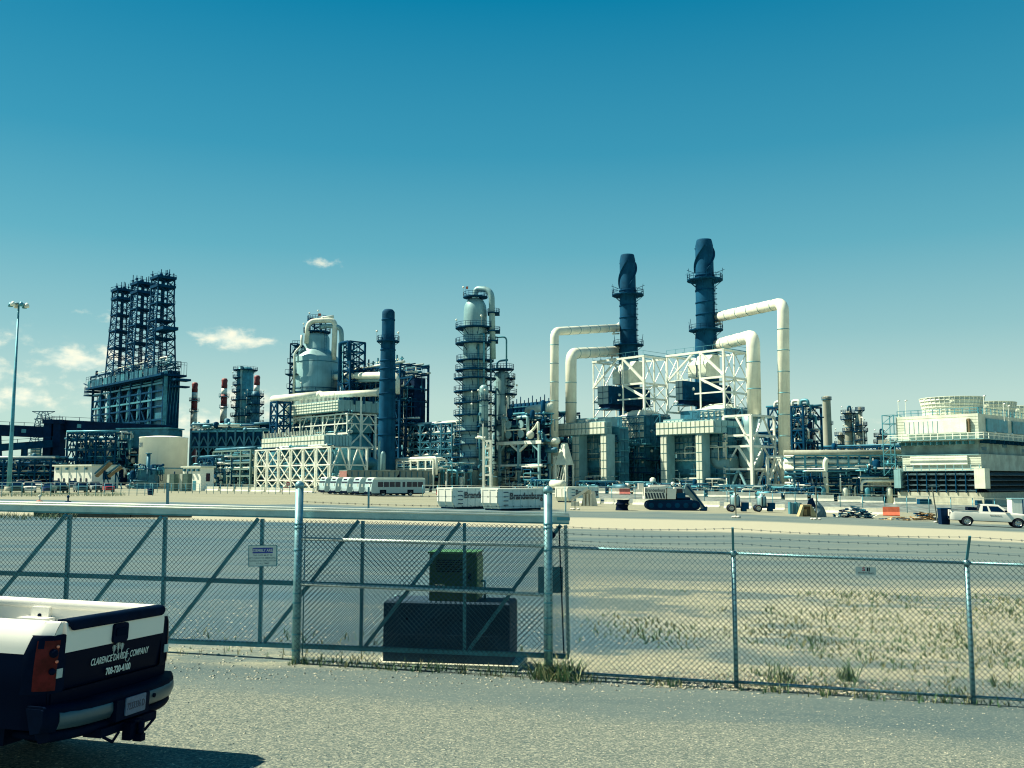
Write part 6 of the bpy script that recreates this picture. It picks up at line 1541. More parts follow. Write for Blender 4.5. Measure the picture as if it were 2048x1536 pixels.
# raised conveyor galleries
def gallery(label, a, b, wd, ht, legs, mat=DARKER, win=True):
    a = Vector(a); b = Vector(b); o = Vector((a.x, a.y, gz(a.x, a.y))); t = thing('conveyor_gallery', label, 'conveyor', o); a -= o; b -= o
    d = (b - a).normalized(); side = d.cross(Vector((0, 0, 1))).normalized()
    MB().bar(a, b, wd, ht).build('enclosure', mat, t)
    MB().bar(a + Vector((0, 0, ht / 2 + .1)), b + Vector((0, 0, ht / 2 + .1)), wd * 1.06, .25).build('roof', DARK, t)
    L = (b - a).length; n = int(L / 5)
    mb = MB()
    for i in range(n + 1):
        q = a + d * (L * i / n) + Vector((0, 0, ht / 2)); mb.bar(q + side * wd * .5, q + side * wd * .5 + Vector((0, 0, 1.4)), .14)
    mb.bar(a + side * wd * .5 + Vector((0, 0, ht / 2 + 1.3)), b + side * wd * .5 + Vector((0, 0, ht / 2 + 1.3)), .13); mb.build('railing', DARK, t, kind='stuff')
    if win:
        for i in range(2, n - 1, 5):
            q = a + d * (L * i / n) + side * (wd / 2 + .03) + Vector((0, 0, .2)); MB().bar(q - d * .8, q + d * .8, .08, 1.3).build('window', TEAL, t)
    for f, spread in legs:
        q = a.lerp(b, f); q0 = Vector((q.x, q.y, q.z - ht / 2)); gz_ = gz(q.x + o.x, q.y + o.y) - o.z
        for s_ in (-1, 1):
            MB().bar(q0 + side * s_ * wd * .4, Vector((q.x, q.y, gz_)) + side * s_ * wd * .6 + d * spread, 1.0).build('leg', DARK, t)
    return t
YG = 330
gallery('dark enclosed conveyor gallery crossing above the parked cars', px(-150, 855, YG), px(112, 866, YG), 4.2, 3.6, [(.2, 0), (.55, 1)])
gallery('dark conveyor gallery running from the transfer tower under the coker block', px(112, 851, YG), px(335, 862, YG - 10), 4.2, 3.6, [(.35, 5), (.8, -3)])
gallery('lower sloping conveyor gallery behind the light mast', px(-120, 905, 300), px(102, 888, 322), 3.4, 2.2, [(.3, 0), (.75, 0)], DARK, False)
C = onground(114, 326); t = thing('transfer_tower', 'black transfer tower where two conveyor galleries meet', 'tower', C); Z = lambda v: hz(v, 326) - C.z
for x, w_ in ((-1.6, 2.6), (1.9, 2.4)): mb = MB(); mb.add([(x - w_ / 2, -2, Z(935)), (x + w_ / 2, -2, Z(935)), (x + w_ / 2, 2, Z(935)), (x - w_ / 2, 2, Z(935)), (x - w_ / 2 - .3 * (x > 0), -2, Z(842)), (x + w_ / 2 - .3 * (x > 0), -2, Z(842)), (x + w_ / 2, 2, Z(842)), (x - w_ / 2, 2, Z(842))], [(0, 1, 5, 4), (1, 2, 6, 5), (2, 3, 7, 6), (3, 0, 4, 7), (4, 5, 6, 7)]); mb.build('chute', DARKER, t)
mb = MB(); mb.box(-3.2, 3.6, -2.6, 2.6, Z(848), Z(840)); mb.box(-3.4, 3.8, -2.8, 2.8, Z(935), -.5); mb.build('housing', DARKER, t)
mb = MB()
for k in range(8): mb.bar((-3.2 + k, -2.6, Z(840)), (-3.2 + k, -2.6, Z(832 + (k % 3) * 2)), .14)
mb.bar((-3.2, -2.6, Z(836)), (3.8, -2.6, Z(836)), .12); mb.build('railing', DARK, t, kind='stuff')
for k in range(3): member(t, 'brace', (-3 + 2 * k, -2.7, -.5), (-1 + 2 * k, -2.7, Z(935)), .3, MIDT)
mb = MB(); mb.box(-6.3, -2.9, -3.4, -2.6, Z(912), Z(890)); mb.build('louvred_stack', TEAL, t)
for k in range(4): MB().box(-6.2, -4.7, -3.6, -3.4, Z(909 - 5.4 * k), Z(906 - 5.4 * k)).build('louvre', PANEL, t)
for k in range(4): MB().box(-4.4, -3.1, -3.6, -3.4, Z(909 - 5.4 * k), Z(906 - 5.4 * k)).build('louvre', PANEL, t)
# pylon far away
C = onground(90, 620); t = thing('transmission_pylon', 'far lattice power pylon seen beyond the conveyor galleries', 'pylon', C); Z = lambda v: hz(v, 620) - C.z; mb = MB(); zt = Z(823)
W = lambda z: 7 * (1 - z / zt) ** .8 + 1.8
for i in range(10):
    za, zb = zt * i / 10, zt * (i + 1) / 10; a, b = W(za), W(zb)
    for sx, sy in ((-1, -1), (1, -1), (1, 1), (-1, 1)):
        mb.bar((sx * a, sy * a, za), (sx * b, sy * b, zb), .4); mb.bar((sx * a, sy * a, za), (-sy * b, sx * b, zb), .25); mb.bar((sx * b, sy * b, zb), (-sy * b, sx * b, zb), .25)
mb.build('lattice', MIDT, t)
for v, w_ in ((823, 7.5), (838, 6)): mb = MB(); mb.bar((-w_, 0, Z(v)), (w_, 0, Z(v)), .5); mb.bar((-w_, 0, Z(v)), (0, 0, Z(v) - 3), .3); mb.bar((w_, 0, Z(v)), (0, 0, Z(v) - 3), .3); mb.build('cross_arm', MIDT, t)
# red and white stacks
for u, vt, lab in ((390, 765, 'red and white banded stack nearest the coker block'), (449, 757, 'red and white banded stack left of the platform column'), (514, 751, 'red and white banded stack partly behind the platform column')):
    Y = 415 if u < 500 else 430; C = onground(u, Y); s = Y / F / CP; G = lambda v: hz(v, Y) - C.z; t = thing('banded_stack', lab, 'chimney', C, 0, 'red and white stacks')
    bands = [(990, vt + 85, 6.6, RED), (vt + 85, vt + 56, 6.4, WHITE), (vt + 56, vt + 32, 6.0, RED), (vt + 32, vt + 20, 5.6, WHITE), (vt + 20, vt, 5.6, RED)]
    for v0, v1, r_, m_ in bands:
        z0 = G(v0); z1 = G(v1)
        pr = [(r_ * s, z0), (r_ * s, z1)] if v1 != vt else [(r_ * s, z0), (r_ * s * 1.05, z0 + (z1 - z0) * .3), (r_ * s * .95, z0 + (z1 - z0) * .5), (r_ * s * 1.1, z1 - .8), (r_ * s * .8, z1)]
        MB().lathe(pr, 16).build('band', m_, t)
    ring_platform(t, 5.6 * s, 10.5 * s, G(vt + 36), TEAL, n=12, lamp=False)
    ring_platform(t, 6.2 * s, 9 * s, G(vt + 58), MIDT, a0=R(200), a1=R(360), n=6, lamp=False)
# platform column
t, C, s, G = column_tower('platform_column', 'grey column wrapped in tiers of platforms near the banded stacks', 490, 400, [(17, 990), (17, 800), (16, 740), (12, 735)], TEAL,
    [(740, 24, 0, 360), (756, 24, 110, 260), (770, 24, 110, 260), (784, 25, 110, 260), (800, 26, 100, 440), (815, 26, 110, 260), (832, 27, 100, 440), (850, 27, 110, 440)], 111, pipes=4)
MB().box(-5 * s, -1 * s, -18 * s, -12 * s, 0, G(734)).build('riser_duct', SILVER, t)
t, C, s, G = column_tower('platform_column', 'shorter dark column with platforms right of the taller platform column', 512, 392, [(9, 990), (9, 790), (6, 783)], MIDT, [(792, 16, 0, 360), (808, 17, 0, 360), (826, 17, 0, 360), (846, 17, 0, 360)], 112, pipes=2)
# dark building / pipe bridge
Y = 300; C = corner(548, Y); La = -span(C, AX, 360); Z = lambda v: hz(v, Y) - C.z
t = thing('pipe_bridge', 'long dark clad pipe bridge on braced posts behind the white tank', 'pipe bridge', C, R(-14)); La = (548 - 372) * Y / F / CP / math.cos(R(14))
mb = MB(); mb.box(-La, 0, 0, 7, Z(892), Z(862)); mb.build('cladding', DARK, t)
for z in (Z(861), Z(893)): member(t, 'chord', (-La, -.3, z), (0, -.3, z), .6, TEAL if z > Z(870) else MIDT)
n = 9
for k in range(n + 1): x = -La + La * k / n; member(t, 'post', (x, -.4, -.5), (x, -.4, Z(858)), .55, MIDT)
for k in range(n):
    x0, x1 = -La + La * k / n, -La + La * (k + 1) / n
    member(t, 'brace', (x0, -.45, Z(892)), ((x0 + x1) / 2, -.45, Z(872)), .4, MIDT); member(t, 'brace', (x1, -.45, Z(892)), ((x0 + x1) / 2, -.45, Z(872)), .4, MIDT)
    member(t, 'brace', ((x0 + x1) / 2, -.45, Z(893)), (x0, -.45, Z(905)), .35, MIDT); member(t, 'brace', ((x0 + x1) / 2, -.45, Z(893)), (x1, -.45, Z(905)), .35, MIDT)
mb = MB(); mb.box(-La, 0, 3, 6, -.4, Z(893)); mb.build('shade_fill', DARKER, t)  # dark fill under the bridge standing in for shade
piping(t, (-La, 0, -.5, 5, Z(860), Z(844)), 110, 121, [TEAL, WHITE, DARK, MIDT], (.1, .4), lumps=10)
piping(t, (-La, 0, .5, 2.5, 0, Z(893)), 80, 122, [DARK, MIDT, TEAL], (.1, .3), lumps=4)
# block and racks between the gallery and the tank
Y = 290; C = corner(340, Y); Z = lambda v: hz(v, Y) - C.z; La = -span(C, AX, 235)
t = thing('switchgear_block', 'grey clad block on dark steel behind the white tank', 'building', C, R(-12)); La = (345 - 232) * Y / F / CP
mb = MB(); mb.box(-La, 0, 0, 8, Z(895), Z(858)); mb.build('cladding', MIDT, t)
for k in range(9): x = -La + .3 + k * .62; MB().box(x, x + .4, -.3, -.05, Z(893), Z(862)).build('rib', PANEL if k % 2 else TEAL, t)
mb = MB(); mb.box(-La - .4, .5, -.4, 8.4, Z(857.5), Z(855)); mb.build('roof', TEAL, t)
for k in range(6): x = -La + La * k / 5; member(t, 'post', (x, -.1, -.5), (x, -.1, Z(895)), .5, DARK)
mb = MB(); mb.box(-La, 0, 2, 7, -.5, Z(896)); mb.build('shade_fill', DARKER, t)  # shade below the block made as a dark box
piping(t, (-La, 0, -1.5, 1.5, 0, Z(897)), 120, 131, [TEAL, WHITE, MIDT, DARK], (.1, .3), lumps=10)
C = corner(236, 285); Z = lambda v: hz(v, 285) - C.z; La = (236 - 130) * 285 / F / CP
t = pipe_rack('tangled_rack', 'tangled dark rack under the conveyor gallery left of the grey block', C, La, 8, [-.6] + [Z(v) for v in (940, 920, 900, 880, 866)], 5, 1, DARK, 141, pipes=4, pmats=[DARK, TEAL, WHITE, MIDT], clutter=170, faces='f', w=.45, yaw=R(-10), lumps=16)
mb = MB(); mb.box(-La, 0, 4, 7, -.5, Z(885)); mb.build('shade_fill', DARKER, t)  # dark box added for the shade deep in the tangle
C = corner(110, 280); Z = lambda v: hz(v, 280) - C.z; La = (110 + 120) * 280 / F / CP
t = pipe_rack('conveyor_yard_rack', 'dark steelwork under the lower sloping conveyor', C, La, 8, [-.6] + [Z(v) for v in (945, 930, 918)], 7, 1, DARK, 142, pipes=4, pmats=[DARK, TEAL, WHITE, MIDT], clutter=150, faces='f', w=.45, yaw=R(-5), lumps=14)
mb = MB(); mb.box(-La, 0, 4, 7, -.5, Z(926)); mb.build('shade_fill', DARKER, t)  # shade under the conveyor drawn as a dark solid
# white tank
Y = 228; C = onground(332, Y); s = Y / F / CP; Z = lambda v: hz(v, Y) - C.z; R_ = 45.5 * s
t = thing('storage_tank', 'round white storage tank with a number stencilled on its left side', 'tank', C)
mb = MB(); mb.lathe([(R_, -.5), (R_, Z(877)), (R_ * 1.012, Z(877) + .05), (R_ * 1.012, Z(875)), (R_ * .99, Z(875)), (R_ * .5, Z(872.5)), (.02, Z(871.5))], 48); mb.build('shell', TANKW, t)
MB().lathe([(R_ * 1.004, Z(938)), (R_ * 1.008, Z(938) + .03), (R_ * 1.008, Z(936)), (R_ * 1.004, Z(936) + .03)], 48, cap=False).build('stiffener', TEAL, t)
an = R(218)
def on_tank(a, z): return (R_ * 1.01 * math.cos(a), R_ * 1.01 * math.sin(a), z)
for i, ch in enumerate('TK-201'):
    a = R(200) + i * R(6.2); text(ch, 1.5, INK, t, on_tank(a, Z(891.5)), (R(90), 0, a + R(90)), bold=.02)
mb = MB(); ladder(mb, R_ * math.cos(R(300)) , R_ * math.sin(R(300)) - .3, 0, Z(875)); 
piping(t, (-R_ * .9, R_ * .2, -R_ - 4, -R_ - .5, 0, 3.6), 40, 151, [TEAL, DARK, MIDT], (.07, .2), lumps=3)
C = onground(303, 216); t = thing('vent_post', 'slim dark vent stack with equipment at its foot before the white tank', 'vent stack', C); Z = lambda v: hz(v, 216) - C.z
mb = MB(); mb.cyl((0, 0, -.5), (0, 0, Z(908)), .42, n=10); mb.lathe([(.7, Z(908)), (.7, Z(906))], 10); mb.build('pipe', MIDT, t); mb = MB(); mb.box(-2, 2, -1, 1, 0, Z(940)); mb.build('skid', MIDT, t)
piping(t, (-3.5, 3.5, -1.5, 1.5, 0, Z(930)), 40, 152, [DARK, TEAL, MIDT], (.06, .18), lumps=3)
# site cabins
def cabin(label, u0, u1, vt, Y, yaw, dep, wins=0, doors=()):
    C = onground(u1, Y); w_ = (u1 - u0) * Y / F / CP / math.cos(yaw); h_ = hz(vt, Y) - C.z; t = thing('site_cabin', label, 'site cabin', C, yaw)
    mb = MB(); mb.box(-w_, 0, 0, dep, -.4, h_); mb.build('walls', TANKW, t)
    mb = MB(); mb.box(-w_ - .3, .3, -.4, dep + .3, h_ + .01, h_ + .35); mb.build('roof', PANEL, t)
    n = int(w_ / 2.6)
    for k in range(1, n): x = -w_ + w_ * k / n; MB().box(x - .04, x + .04, -.05, -.005, 0, h_).build('seam', TEAL, t)
    for k in range(wins): x = -w_ + 1.5 + k * 2.0; MB().box(x, x + .55, -.08, -.01, h_ * .30, h_ * .46).build('window', GLASS, t)
    for d in doors: MB().box(-w_ * d - .5, -w_ * d + .5, -.06, -.008, 0, 2.1).build('door', TEAL, t)
    MB().box(.01, .06, dep * .4, dep * .7, h_ * .4, h_ * .75).build('end_window', GLASS, t)
    for k in range(4): x = -w_ + w_ * (k + .4) / 4; MB().box(x, x + .4, -.55, -.01, h_ - .8, h_ - .3).build('lamp_bracket', MIDT, t)
    return t
cabin('long white cabin with small windows behind the parked cars', 88, 192, 932, 212, R(-30), 7, 6)
cabin('short white cabin in front of the white tank', 362, 408, 935, 200, R(-32), 3.4, 0, (.35,))
mb = MB()
# tilted conveyor booms by the long cabin
for i, (u0, v0, u1, v1) in enumerate(((193, 953, 222, 926), (218, 953, 243, 934))):
    a = px(u0, v0, 208); b = px(u1, v1, 208); o = Vector((a.x, a.y, gz(a.x, a.y))); t = thing('loading_conveyor', ['long brown tilted loading conveyor by the white cabin', 'shorter brown tilted loading conveyor beside the longer one'][i], 'conveyor', o)
    a -= o; b -= o; MB().bar(a, b, 1.0, .5).build('boom', M('rust_brown', (.18, .13, .07), .8), t); MB().bar(a + Vector((-.4, 0, .6)), b + Vector((-.4, 0, .5)), .5, .3).build('belt', MIDT, t)
    m_ = a.lerp(b, .55); MB().bar(m_, (m_.x, m_.y, 0), .25).build('leg', DARK, t); MB().bar(m_, (m_.x + 1.5, m_.y, 0), .2).build('leg', DARK, t); MB().box(a.x - .8, a.x + .8, a.y - .6, a.y + .6, 0, .9).build('base', DARK, t)
# generator boxes near the short cabin
for i, (u0, u1, vt) in enumerate(((341, 359, 949), (366, 386, 948))):
    Y = 190; C = onground(u0, Y); w_ = (u1 - u0) * Y / F / CP; h_ = hz(vt, Y) - C.z; t = thing('generator_set', ['green grey generator box left of the other before the short cabin', 'green grey generator box standing closest to the short cabin door'][i], 'generator', C, R(-25))
    MB().box(0, w_ * .35, 0, 1.4, 0, h_).build('radiator', PANEL, t); MB().box(w_ * .36, w_, .05, 1.35, 0, h_ * 1.02).build('housing', M('genset_green', (.07, .14, .12), .6), t)
    MB().cyl((w_ * .7, .7, h_), (w_ * .7, .7, h_ + .6), .12, n=8).build('exhaust', DARK, t)
# green tinted frame racks
Y = 256; C = corner(506, Y); Z = lambda v: hz(v, Y) - C.z; La = -span(C, AX, 432)
pipe_rack('green_frame_rack', 'green grey multi level frame full of pipes left of the white furnace', C, La, 8, [-.6] + [Z(v) for v in (952, 938, 925, 912, 900)], 4, 1, M('green_grey_steel', (.16, .26, .24), .5, .2, streak=.3), 161, pipes=5, pmats=[TEAL, MIDT, PANEL], clutter=170, faces='', w=.5, lumps=8)
C = corner(432, 240); La = -span(C, AX, 402); Z = lambda v: hz(v, 240) - C.z
pipe_rack('low_dark_rack', 'low dark pipework between the tank and the green frame', C, La, 5, [-.6] + [Z(v) for v in (945, 930, 915)], 2, 1, DARK, 162, pipes=3, clutter=60, w=.3, lumps=4)
# high mast light
Y = 168; C = onground(29, Y); Z = lambda v: hz(v, Y) - C.z
t = thing('light_mast', 'very tall light mast with a ring of floodlights behind the parked cars', 'light mast', C)
mb = MB(); mb.tube([(0, 0, -.5), (0, 0, Z(888)), (0, 0, Z(606))], 1, 12, radii=[.42, .34, .15]); mb.build('pole', TEAL, t); mb = MB(); mb.lathe([(.7, -.4), (.7, .8)], 12); mb.build('base', CONC, t)
MB().lathe([(1.0, Z(609)), (1.0, Z(607))], 12).build('crown_ring', MIDT, t)
for k in range(6):
    a = k * math.pi / 3 + .25; x, y = 1.35 * math.cos(a), 1.35 * math.sin(a); z = Z(609)
    mb = MB(); mb.bar((0, 0, z), (x, y, z), .1); mb.lathe([(.12, z + .35), (.38, z), (.42, z - .45), (.3, z - .5)], 10, x, y); mb.build('floodlight', TEAL if k % 2 else WHITE, t)
# ---------------------------------------------------------------- right: cooling tower, racks, far columns
def cooling_tower():
    Y = 186; C = corner(1949, Y); La = -span(C, AX, 1797); Lb = 75.0; H = lambda v: hz(v, Y) - C.z
    t = thing('cooling_tower', 'big timber clad cooling tower with flared fan stacks and louvred base', 'cooling tower', C, YAW)
    STAIN = M('stained_cladding', (.17, .27, .27), .7, var=.35, scale=.35, streak=.5); PALE = M('pale_cladding', (.60, .64, .53), .7, var=.12, scale=.5, streak=.25)
    LOUV = M('louvre_board', (.022, .062, .082), .7, var=.35, scale=1.2)
    zb, zl, zm, zw, zt = H(983), H(941), H(908), H(880), H(827)
    mb = MB(); mb.box(-La, 0, .0, Lb, zm, zw); mb.build('mid_wall', STAIN, t)
    mb = MB(); mb.box(-La - .6, .6, -.6, Lb, zw, zt); mb.build('upper_wall', PALE, t)
    mb = MB(); mb.box(-La + .6, .9, -.9, Lb, zl, zm); mb.build('lower_wall', M('weathered_cladding', (.36, .45, .41), .7, var=.25, scale=.4, streak=.4), t)
    mb = MB(); mb.box(-La + 1, -.2, .9, Lb, -.5, zl); mb.build('basin_core', DARKER, t)
    mb = MB(); mb.box(-La - .5, 1.2, -1.4, Lb, -.5, H(985)); mb.build('basin', CONC, t)
    n = 14                                                     # planks on the pale walls
    for z0, z1, y, x0, x1, k in ((zw, zt, -.62, -La - .6, .6, 9), (zl, zm, -.92, -La + .6, .9, 7)):
        for i in range(k): z = z0 + (z1 - z0) * i / k; MB().box(x0 + .01, x1 - .01, y - .05, y, z + .03, z + (z1 - z0) / k - .06).build('plank', PALE, t)
    q = MB(); zz0, zz1 = H(864), H(839); xa, xb = -La + 1.6, -1.4; q.box(xa, xb, -1.5, -.7, zz0, zz1); q.build('access_housing', WHITE, t)
    for k in range(8): x = xa + (xb - xa) * k / 8 * .62; MB().box(x - .04, x + .04, -1.56, -1.505, zz0, zz1).build('seam', GREYP, t)
    MB().box(xb + .002, xb + .5, -1.3, -.7, zz0 - .2, zz1 + .2).build('housing_edge', M('rust_brown', (.18, .13, .07), .8), t)
    q = MB(); q.box(-La - 1.5, 2.2, -2.6, 0, H(879), H(877.5)); q.box(.6, 2.2, 0, Lb, H(879), H(877.5)); q.build('walkway', GREYP, t)
    for k in range(26):
        x = -La + La * k / 25 if k < 12 else None
    for k in range(12): x = -La + La * (k + .5) / 12; MB().poly([(x - .1, H(882)), (x + .1, H(882)), (x + .1, H(888)), (x - .1, H(888))], -2.2, -.02).build('bracket', TEAL, t)
    for k in range(30): y = Lb * (k + .5) / 30; MB().box(.02, 2.0, y - .12, y + .12, H(886), H(879.2)).build('bracket', DARK, t)
    mb = MB()
    for zz in (H(866), H(871)): mb.bar((-La - 1.5, -2.6, zz), (2.2, -2.6, zz), .12); mb.bar((2.2, -2.6, zz), (2.2, Lb, zz), .12)
    for k in range(14): x = -La - 1.5 + (La + 3.7) * k / 13; mb.bar((x, -2.6, H(878)), (x, -2.6, H(865)), .13)
    for k in range(30): y = -2.6 + Lb * k / 29; mb.bar((2.2, y, H(878)), (2.2, y, H(865)), .13)
    mb.build('walkway_railing', WHITE, t, kind='stuff')
    mb = MB()
    for zz in (zt + .6, zt + 1.2): mb.bar((-La - .4, -.4, zz), (.5, -.4, zz), .1); mb.bar((.5, -.4, zz), (.5, Lb, zz), .1)
    for k in range(12): x = -La - .4 + (La + .9) * k / 11; mb.bar((x, -.4, zt), (x, -.4, zt + 1.2), .12)
    for k in range(36): y = Lb * k / 35; mb.bar((.5, y, zt), (.5, y, zt + 1.2), .12)
    mb.build('roof_railing', TEAL, t, kind='stuff')
    # lower pale board and gallery
    MB().box(-La + 2.4, -1.6, -1.3, -1.0, H(929), H(911)).build('board_panel', WHITE, t)
    for k in range(4): z = H(929) + (H(911) - H(929)) * k / 4; MB().box(-La + 2.4, -1.6, -1.36, -1.305, z + .05, z + (H(911) - H(929)) / 4 - .08).build('board', WHITE, t)
    mb = MB()
    for v in (937, 941, 909): mb.bar((-La, -2.0, H(v)), (.9, -2.0, H(v)), .13)
    for k in range(11): x = -La + (La + .9) * k / 10; mb.bar((x, -2.0, H(942)), (x, -2.0, H(929)), .12)
    mb.build('gallery_railing', GREYP, t, kind='stuff')
    # louvres: slanted boards, row by row
    nl = 4
    for r_ in range(nl):
        z = zb + (zl - zb) * (r_ + .25) / nl
        for k in range(8):
            x0 = -La + La * k / 8; x1 = x0 + La / 8 - .12; h_ = (zl - zb) / nl
            MB().add([(x0, -1.5, z - .1), (x1, -1.5, z - .1), (x1, .5, z + h_ * .72), (x0, .5, z + h_ * .72), (x0, -1.5, z - .22), (x1, -1.5, z - .22), (x1, .5, z + h_ * .6), (x0, .5, z + h_ * .6)], [(0, 1, 2, 3), (7, 6, 5, 4), (0, 4, 5, 1), (1, 5, 6, 2), (2, 6, 7, 3), (3, 7, 4, 0)]).build('louvre', LOUV, t)
        for k in range(14):
            y0 = .5 + Lb * k / 14; y1 = y0 + Lb / 14 - .15; h_ = (zl - zb) / nl
            MB().add([(1.6, y0, z - .1), (1.6, y1, z - .1), (-.2, y1, z + h_ * .72), (-.2, y0, z + h_ * .72), (1.6, y0, z - .22), (1.6, y1, z - .22), (-.2, y1, z + h_ * .6), (-.2, y0, z + h_ * .6)], [(0, 1, 2, 3), (7, 6, 5, 4), (0, 4, 5, 1), (1, 5, 6, 2), (2, 6, 7, 3), (3, 7, 4, 0)]).build('louvre', LOUV, t)
    for k in range(9): x = -La + La * k / 8 - .06; MB().poly([(x - .08, zb - .3), (x + .08, zb - .3), (x + .08, zl), (x - .08, zl)], -1.7, -1.52).build('louvre_post', DARK, t)
    mb = MB(); mb.box(-.1, 1.9, -2.2, .3, H(977), zl + .4); mb.build('corner_fin', PALE, t)
    mb = MB(); mb.box(-La - .8, -La + .6, -2.2, .3, H(977), zl + .3); mb.build('corner_fin', GREYP, t)
    for k in range(9): x = -La + La * (k + .5) / 9; MB().box(x - .2, x + .2, -.8, -.4, -.5, zb).build('pile', CONC, t)
    MB().box(-La * .92, -La * .2, -.3, .2, -.5, H(986)).build('basin_wall', PANEL, t)
    # upper side panels in shade
    for k in range(5): y = 3 + k * 14; MB().box(.62, .95, y, y + 11, H(862), H(836)).build('side_panel', TEAL, t)
    for k in range(8): y = 2 + k * 9 + (k % 3) * 2; MB().box(.01, .06, y, y + 2.4, H(900 - (k % 2) * 8), H(893 - (k % 2) * 8)).build('patch', MIDT, t)
    # scaffold stair on the left end
    steel_frame(t, [-La - 3.4, -La - .9], [-1, 2.5], [zl - 1, H(925), H(905), H(885), H(862), H(840), H(822)], TEAL, .16, faces='f', brace='D', brw=.1, join=True)
    for x, y in ((-La - .5, .5), (-La + 1, .6), (-La + 5, .6), (1.2, 1.0), (1.2, 14.0), (2.4, 8), (2.4, 22)):
        mb = MB(); z = zt if y < 2 else H(840); mb.bar((x, y, z), (x, y, z + 3.4), .08); mb.tube([(x, y, z + 3.4), (x + .5, y - .3, z + 3.5)], .16, 6); mb.build('lamp', WHITE, t)
    for k in range(3): MB().ball((2.3, 3 + 9 * k, H(866)), .32, 8).build('floodlight', WHITE, t)
    # fan stacks: flared, ribbed
    for j, (xc, yc) in enumerate(((-La * .5, La * .5), (-La * .5, La * 1.68), (-La * .5, La * 2.86))):
        R0 = La * .37; z0 = zt; z1 = H(788) + 0 * j; prof = [(R0, z0), (R0 * .99, z0 + (z1 - z0) * .2), (R0 * 1.02, z0 + (z1 - z0) * .55), (R0 * 1.10, z1), (R0 * 1.07, z1), (R0 * .97, z0 + .5)]
        fs = MB().lathe(prof, 40, xc, yc, cap=False).build('fan_stack', PALE, t)
        for i in range(40):
            a = 2 * math.pi * i / 40; mb = MB()
            for (ra, za), (rb, zc) in zip(prof[:3], prof[1:4]): mb.bar((xc + (ra + .02) * math.cos(a), yc + (ra + .02) * math.sin(a), za), (xc + (rb + .02) * math.cos(a), yc + (rb + .02) * math.sin(a), zc), .13)
            mb.build('rib', WHITE, fs)
        for f_ in (.12, .3, .48, .66, .84, 1.0):
            z = z0 + (z1 - z0) * f_; rr = R0 * (1.0 + .10 * max(0, f_ - .3) / .7); MB().lathe([(rr, z - .07), (rr + .07, z - .06), (rr + .07, z + .06), (rr, z + .07)], 40, xc, yc, cap=False).build('hoop', PALE, fs)
cooling_tower()
# far grey shed beyond the tower
C = onground(2004, 420); s = 420 / F / CP; t = thing('far_shed', 'plain grey shed roofline far beyond the cooling tower', 'building', C, R(20)); z = hz(817, 420) - C.z
MB().box(0, 60, 0, 30, -1, z).build('walls', GREYP, t); MB().box(-.6, 60.6, -.6, 30.6, z + .01, z + .7).build('roof', PANEL, t); MB().box(8, 14, -.3, -.02, z - 4, z - 1).build('vent', TEAL, t)
# concrete chimney
t, s, C = stack('concrete_chimney', 'plain grey concrete chimney standing alone beyond the pipe rack', 1652, 400, [(9, 985), (8.6, 900), (7.6, 800), (8.6, 797), (8.4, 794), (4, 792)], M('old_concrete', (.33, .34, .27), .9, var=.12, scale=.2, streak=.3))
G = lambda v: hz(v, 400) - C.z
ring_platform(t, 7.8 * s, 11.5 * s, G(848), MIDT, a0=R(-60), a1=R(60), n=5, lamp=False); ring_platform(t, 7.6 * s, 10 * s, G(799), MIDT, n=12, lamp=False)
OLD = M('old_column_paint', (.26, .28, .22), .7, var=.2, scale=.3, streak=.4)
for i, (u, vt, rp, Y, pl, lab) in enumerate([(1678, 865, 6, 380, [(870, 12), (888, 13)], 'short old column close to the concrete chimney'), (1694, 822, 7, 375, [(826, 14), (838, 15), (862, 12)], 'old column with a curled vent pipe at its top'),
        (1718, 815, 5.5, 372, [(820, 9), (850, 13), (862, 14), (880, 12)], 'old stepped column with the narrowest top'), (1757, 868, 7.5, 370, [(872, 13), (885, 14)], 'squat old column with a bent top pipe nearest the cooling tower')]):
    prof = [(rp * 1.1, 985), (rp * 1.05, 880 if vt < 860 else 905), (rp, vt + 6), (rp * .4, vt)]
    if i == 2: prof = [(8.5, 985), (8.5, 866), (7, 862), (3.4, 852), (3.2, vt), (2, vt - 1)]
    t, C, s, G = column_tower('old_column', lab, u, Y, prof, OLD, [(v, r_, 0, 360) for v, r_ in pl], 200 + i, pipes=2, group='old columns beyond the right hand rack')
    if i in (1, 3): MB().tube(rpath([(0, 0, G(vt)), (0, 0, G(vt - 9)), (5 * s, 0, G(vt - 9)), (6 * s, 0, G(vt + 4))], 1.2, 4), .4, 8).build('vent_pipe', MIDT, t)
C = onground(1706, 378); s = 378 / F / CP; t = thing('silver_exhaust', 'plain rectangular silver shaft among the old columns', 'shaft', C); MB().box(-4.2 * s, 4.2 * s, -3, 3, -.5, hz(828, 378) - C.z).build('shaft', SILVER, t); MB().box(-4.8 * s, 4.8 * s, -3.4, 3.4, hz(829, 378) - C.z, hz(827, 378) - C.z).build('cap', MIDT, t)
C = corner(1800, 355); Z = lambda v: hz(v, 355) - C.z; La = -span(C, AX, 1608)
t = pipe_rack('far_right_rack', 'far low rack below the old columns', C, La, 10, [-.6] + [Z(v) for v in (930, 905, 892)], 8, 1, DARK, 211, pipes=4, pmats=[OLD, MIDT, DARK], clutter=160, w=.5, lumps=14)
mb = MB(); mb.box(-La, 0, 4, 8, 0, Z(905)); mb.build('shade_fill', DARKER, t)  # dark filler, painted shade for the far rack's inside
MB().box(-La * .25, -La * .12, 1, 6, Z(892), Z(878)).build('brown_shed', OLD, t)
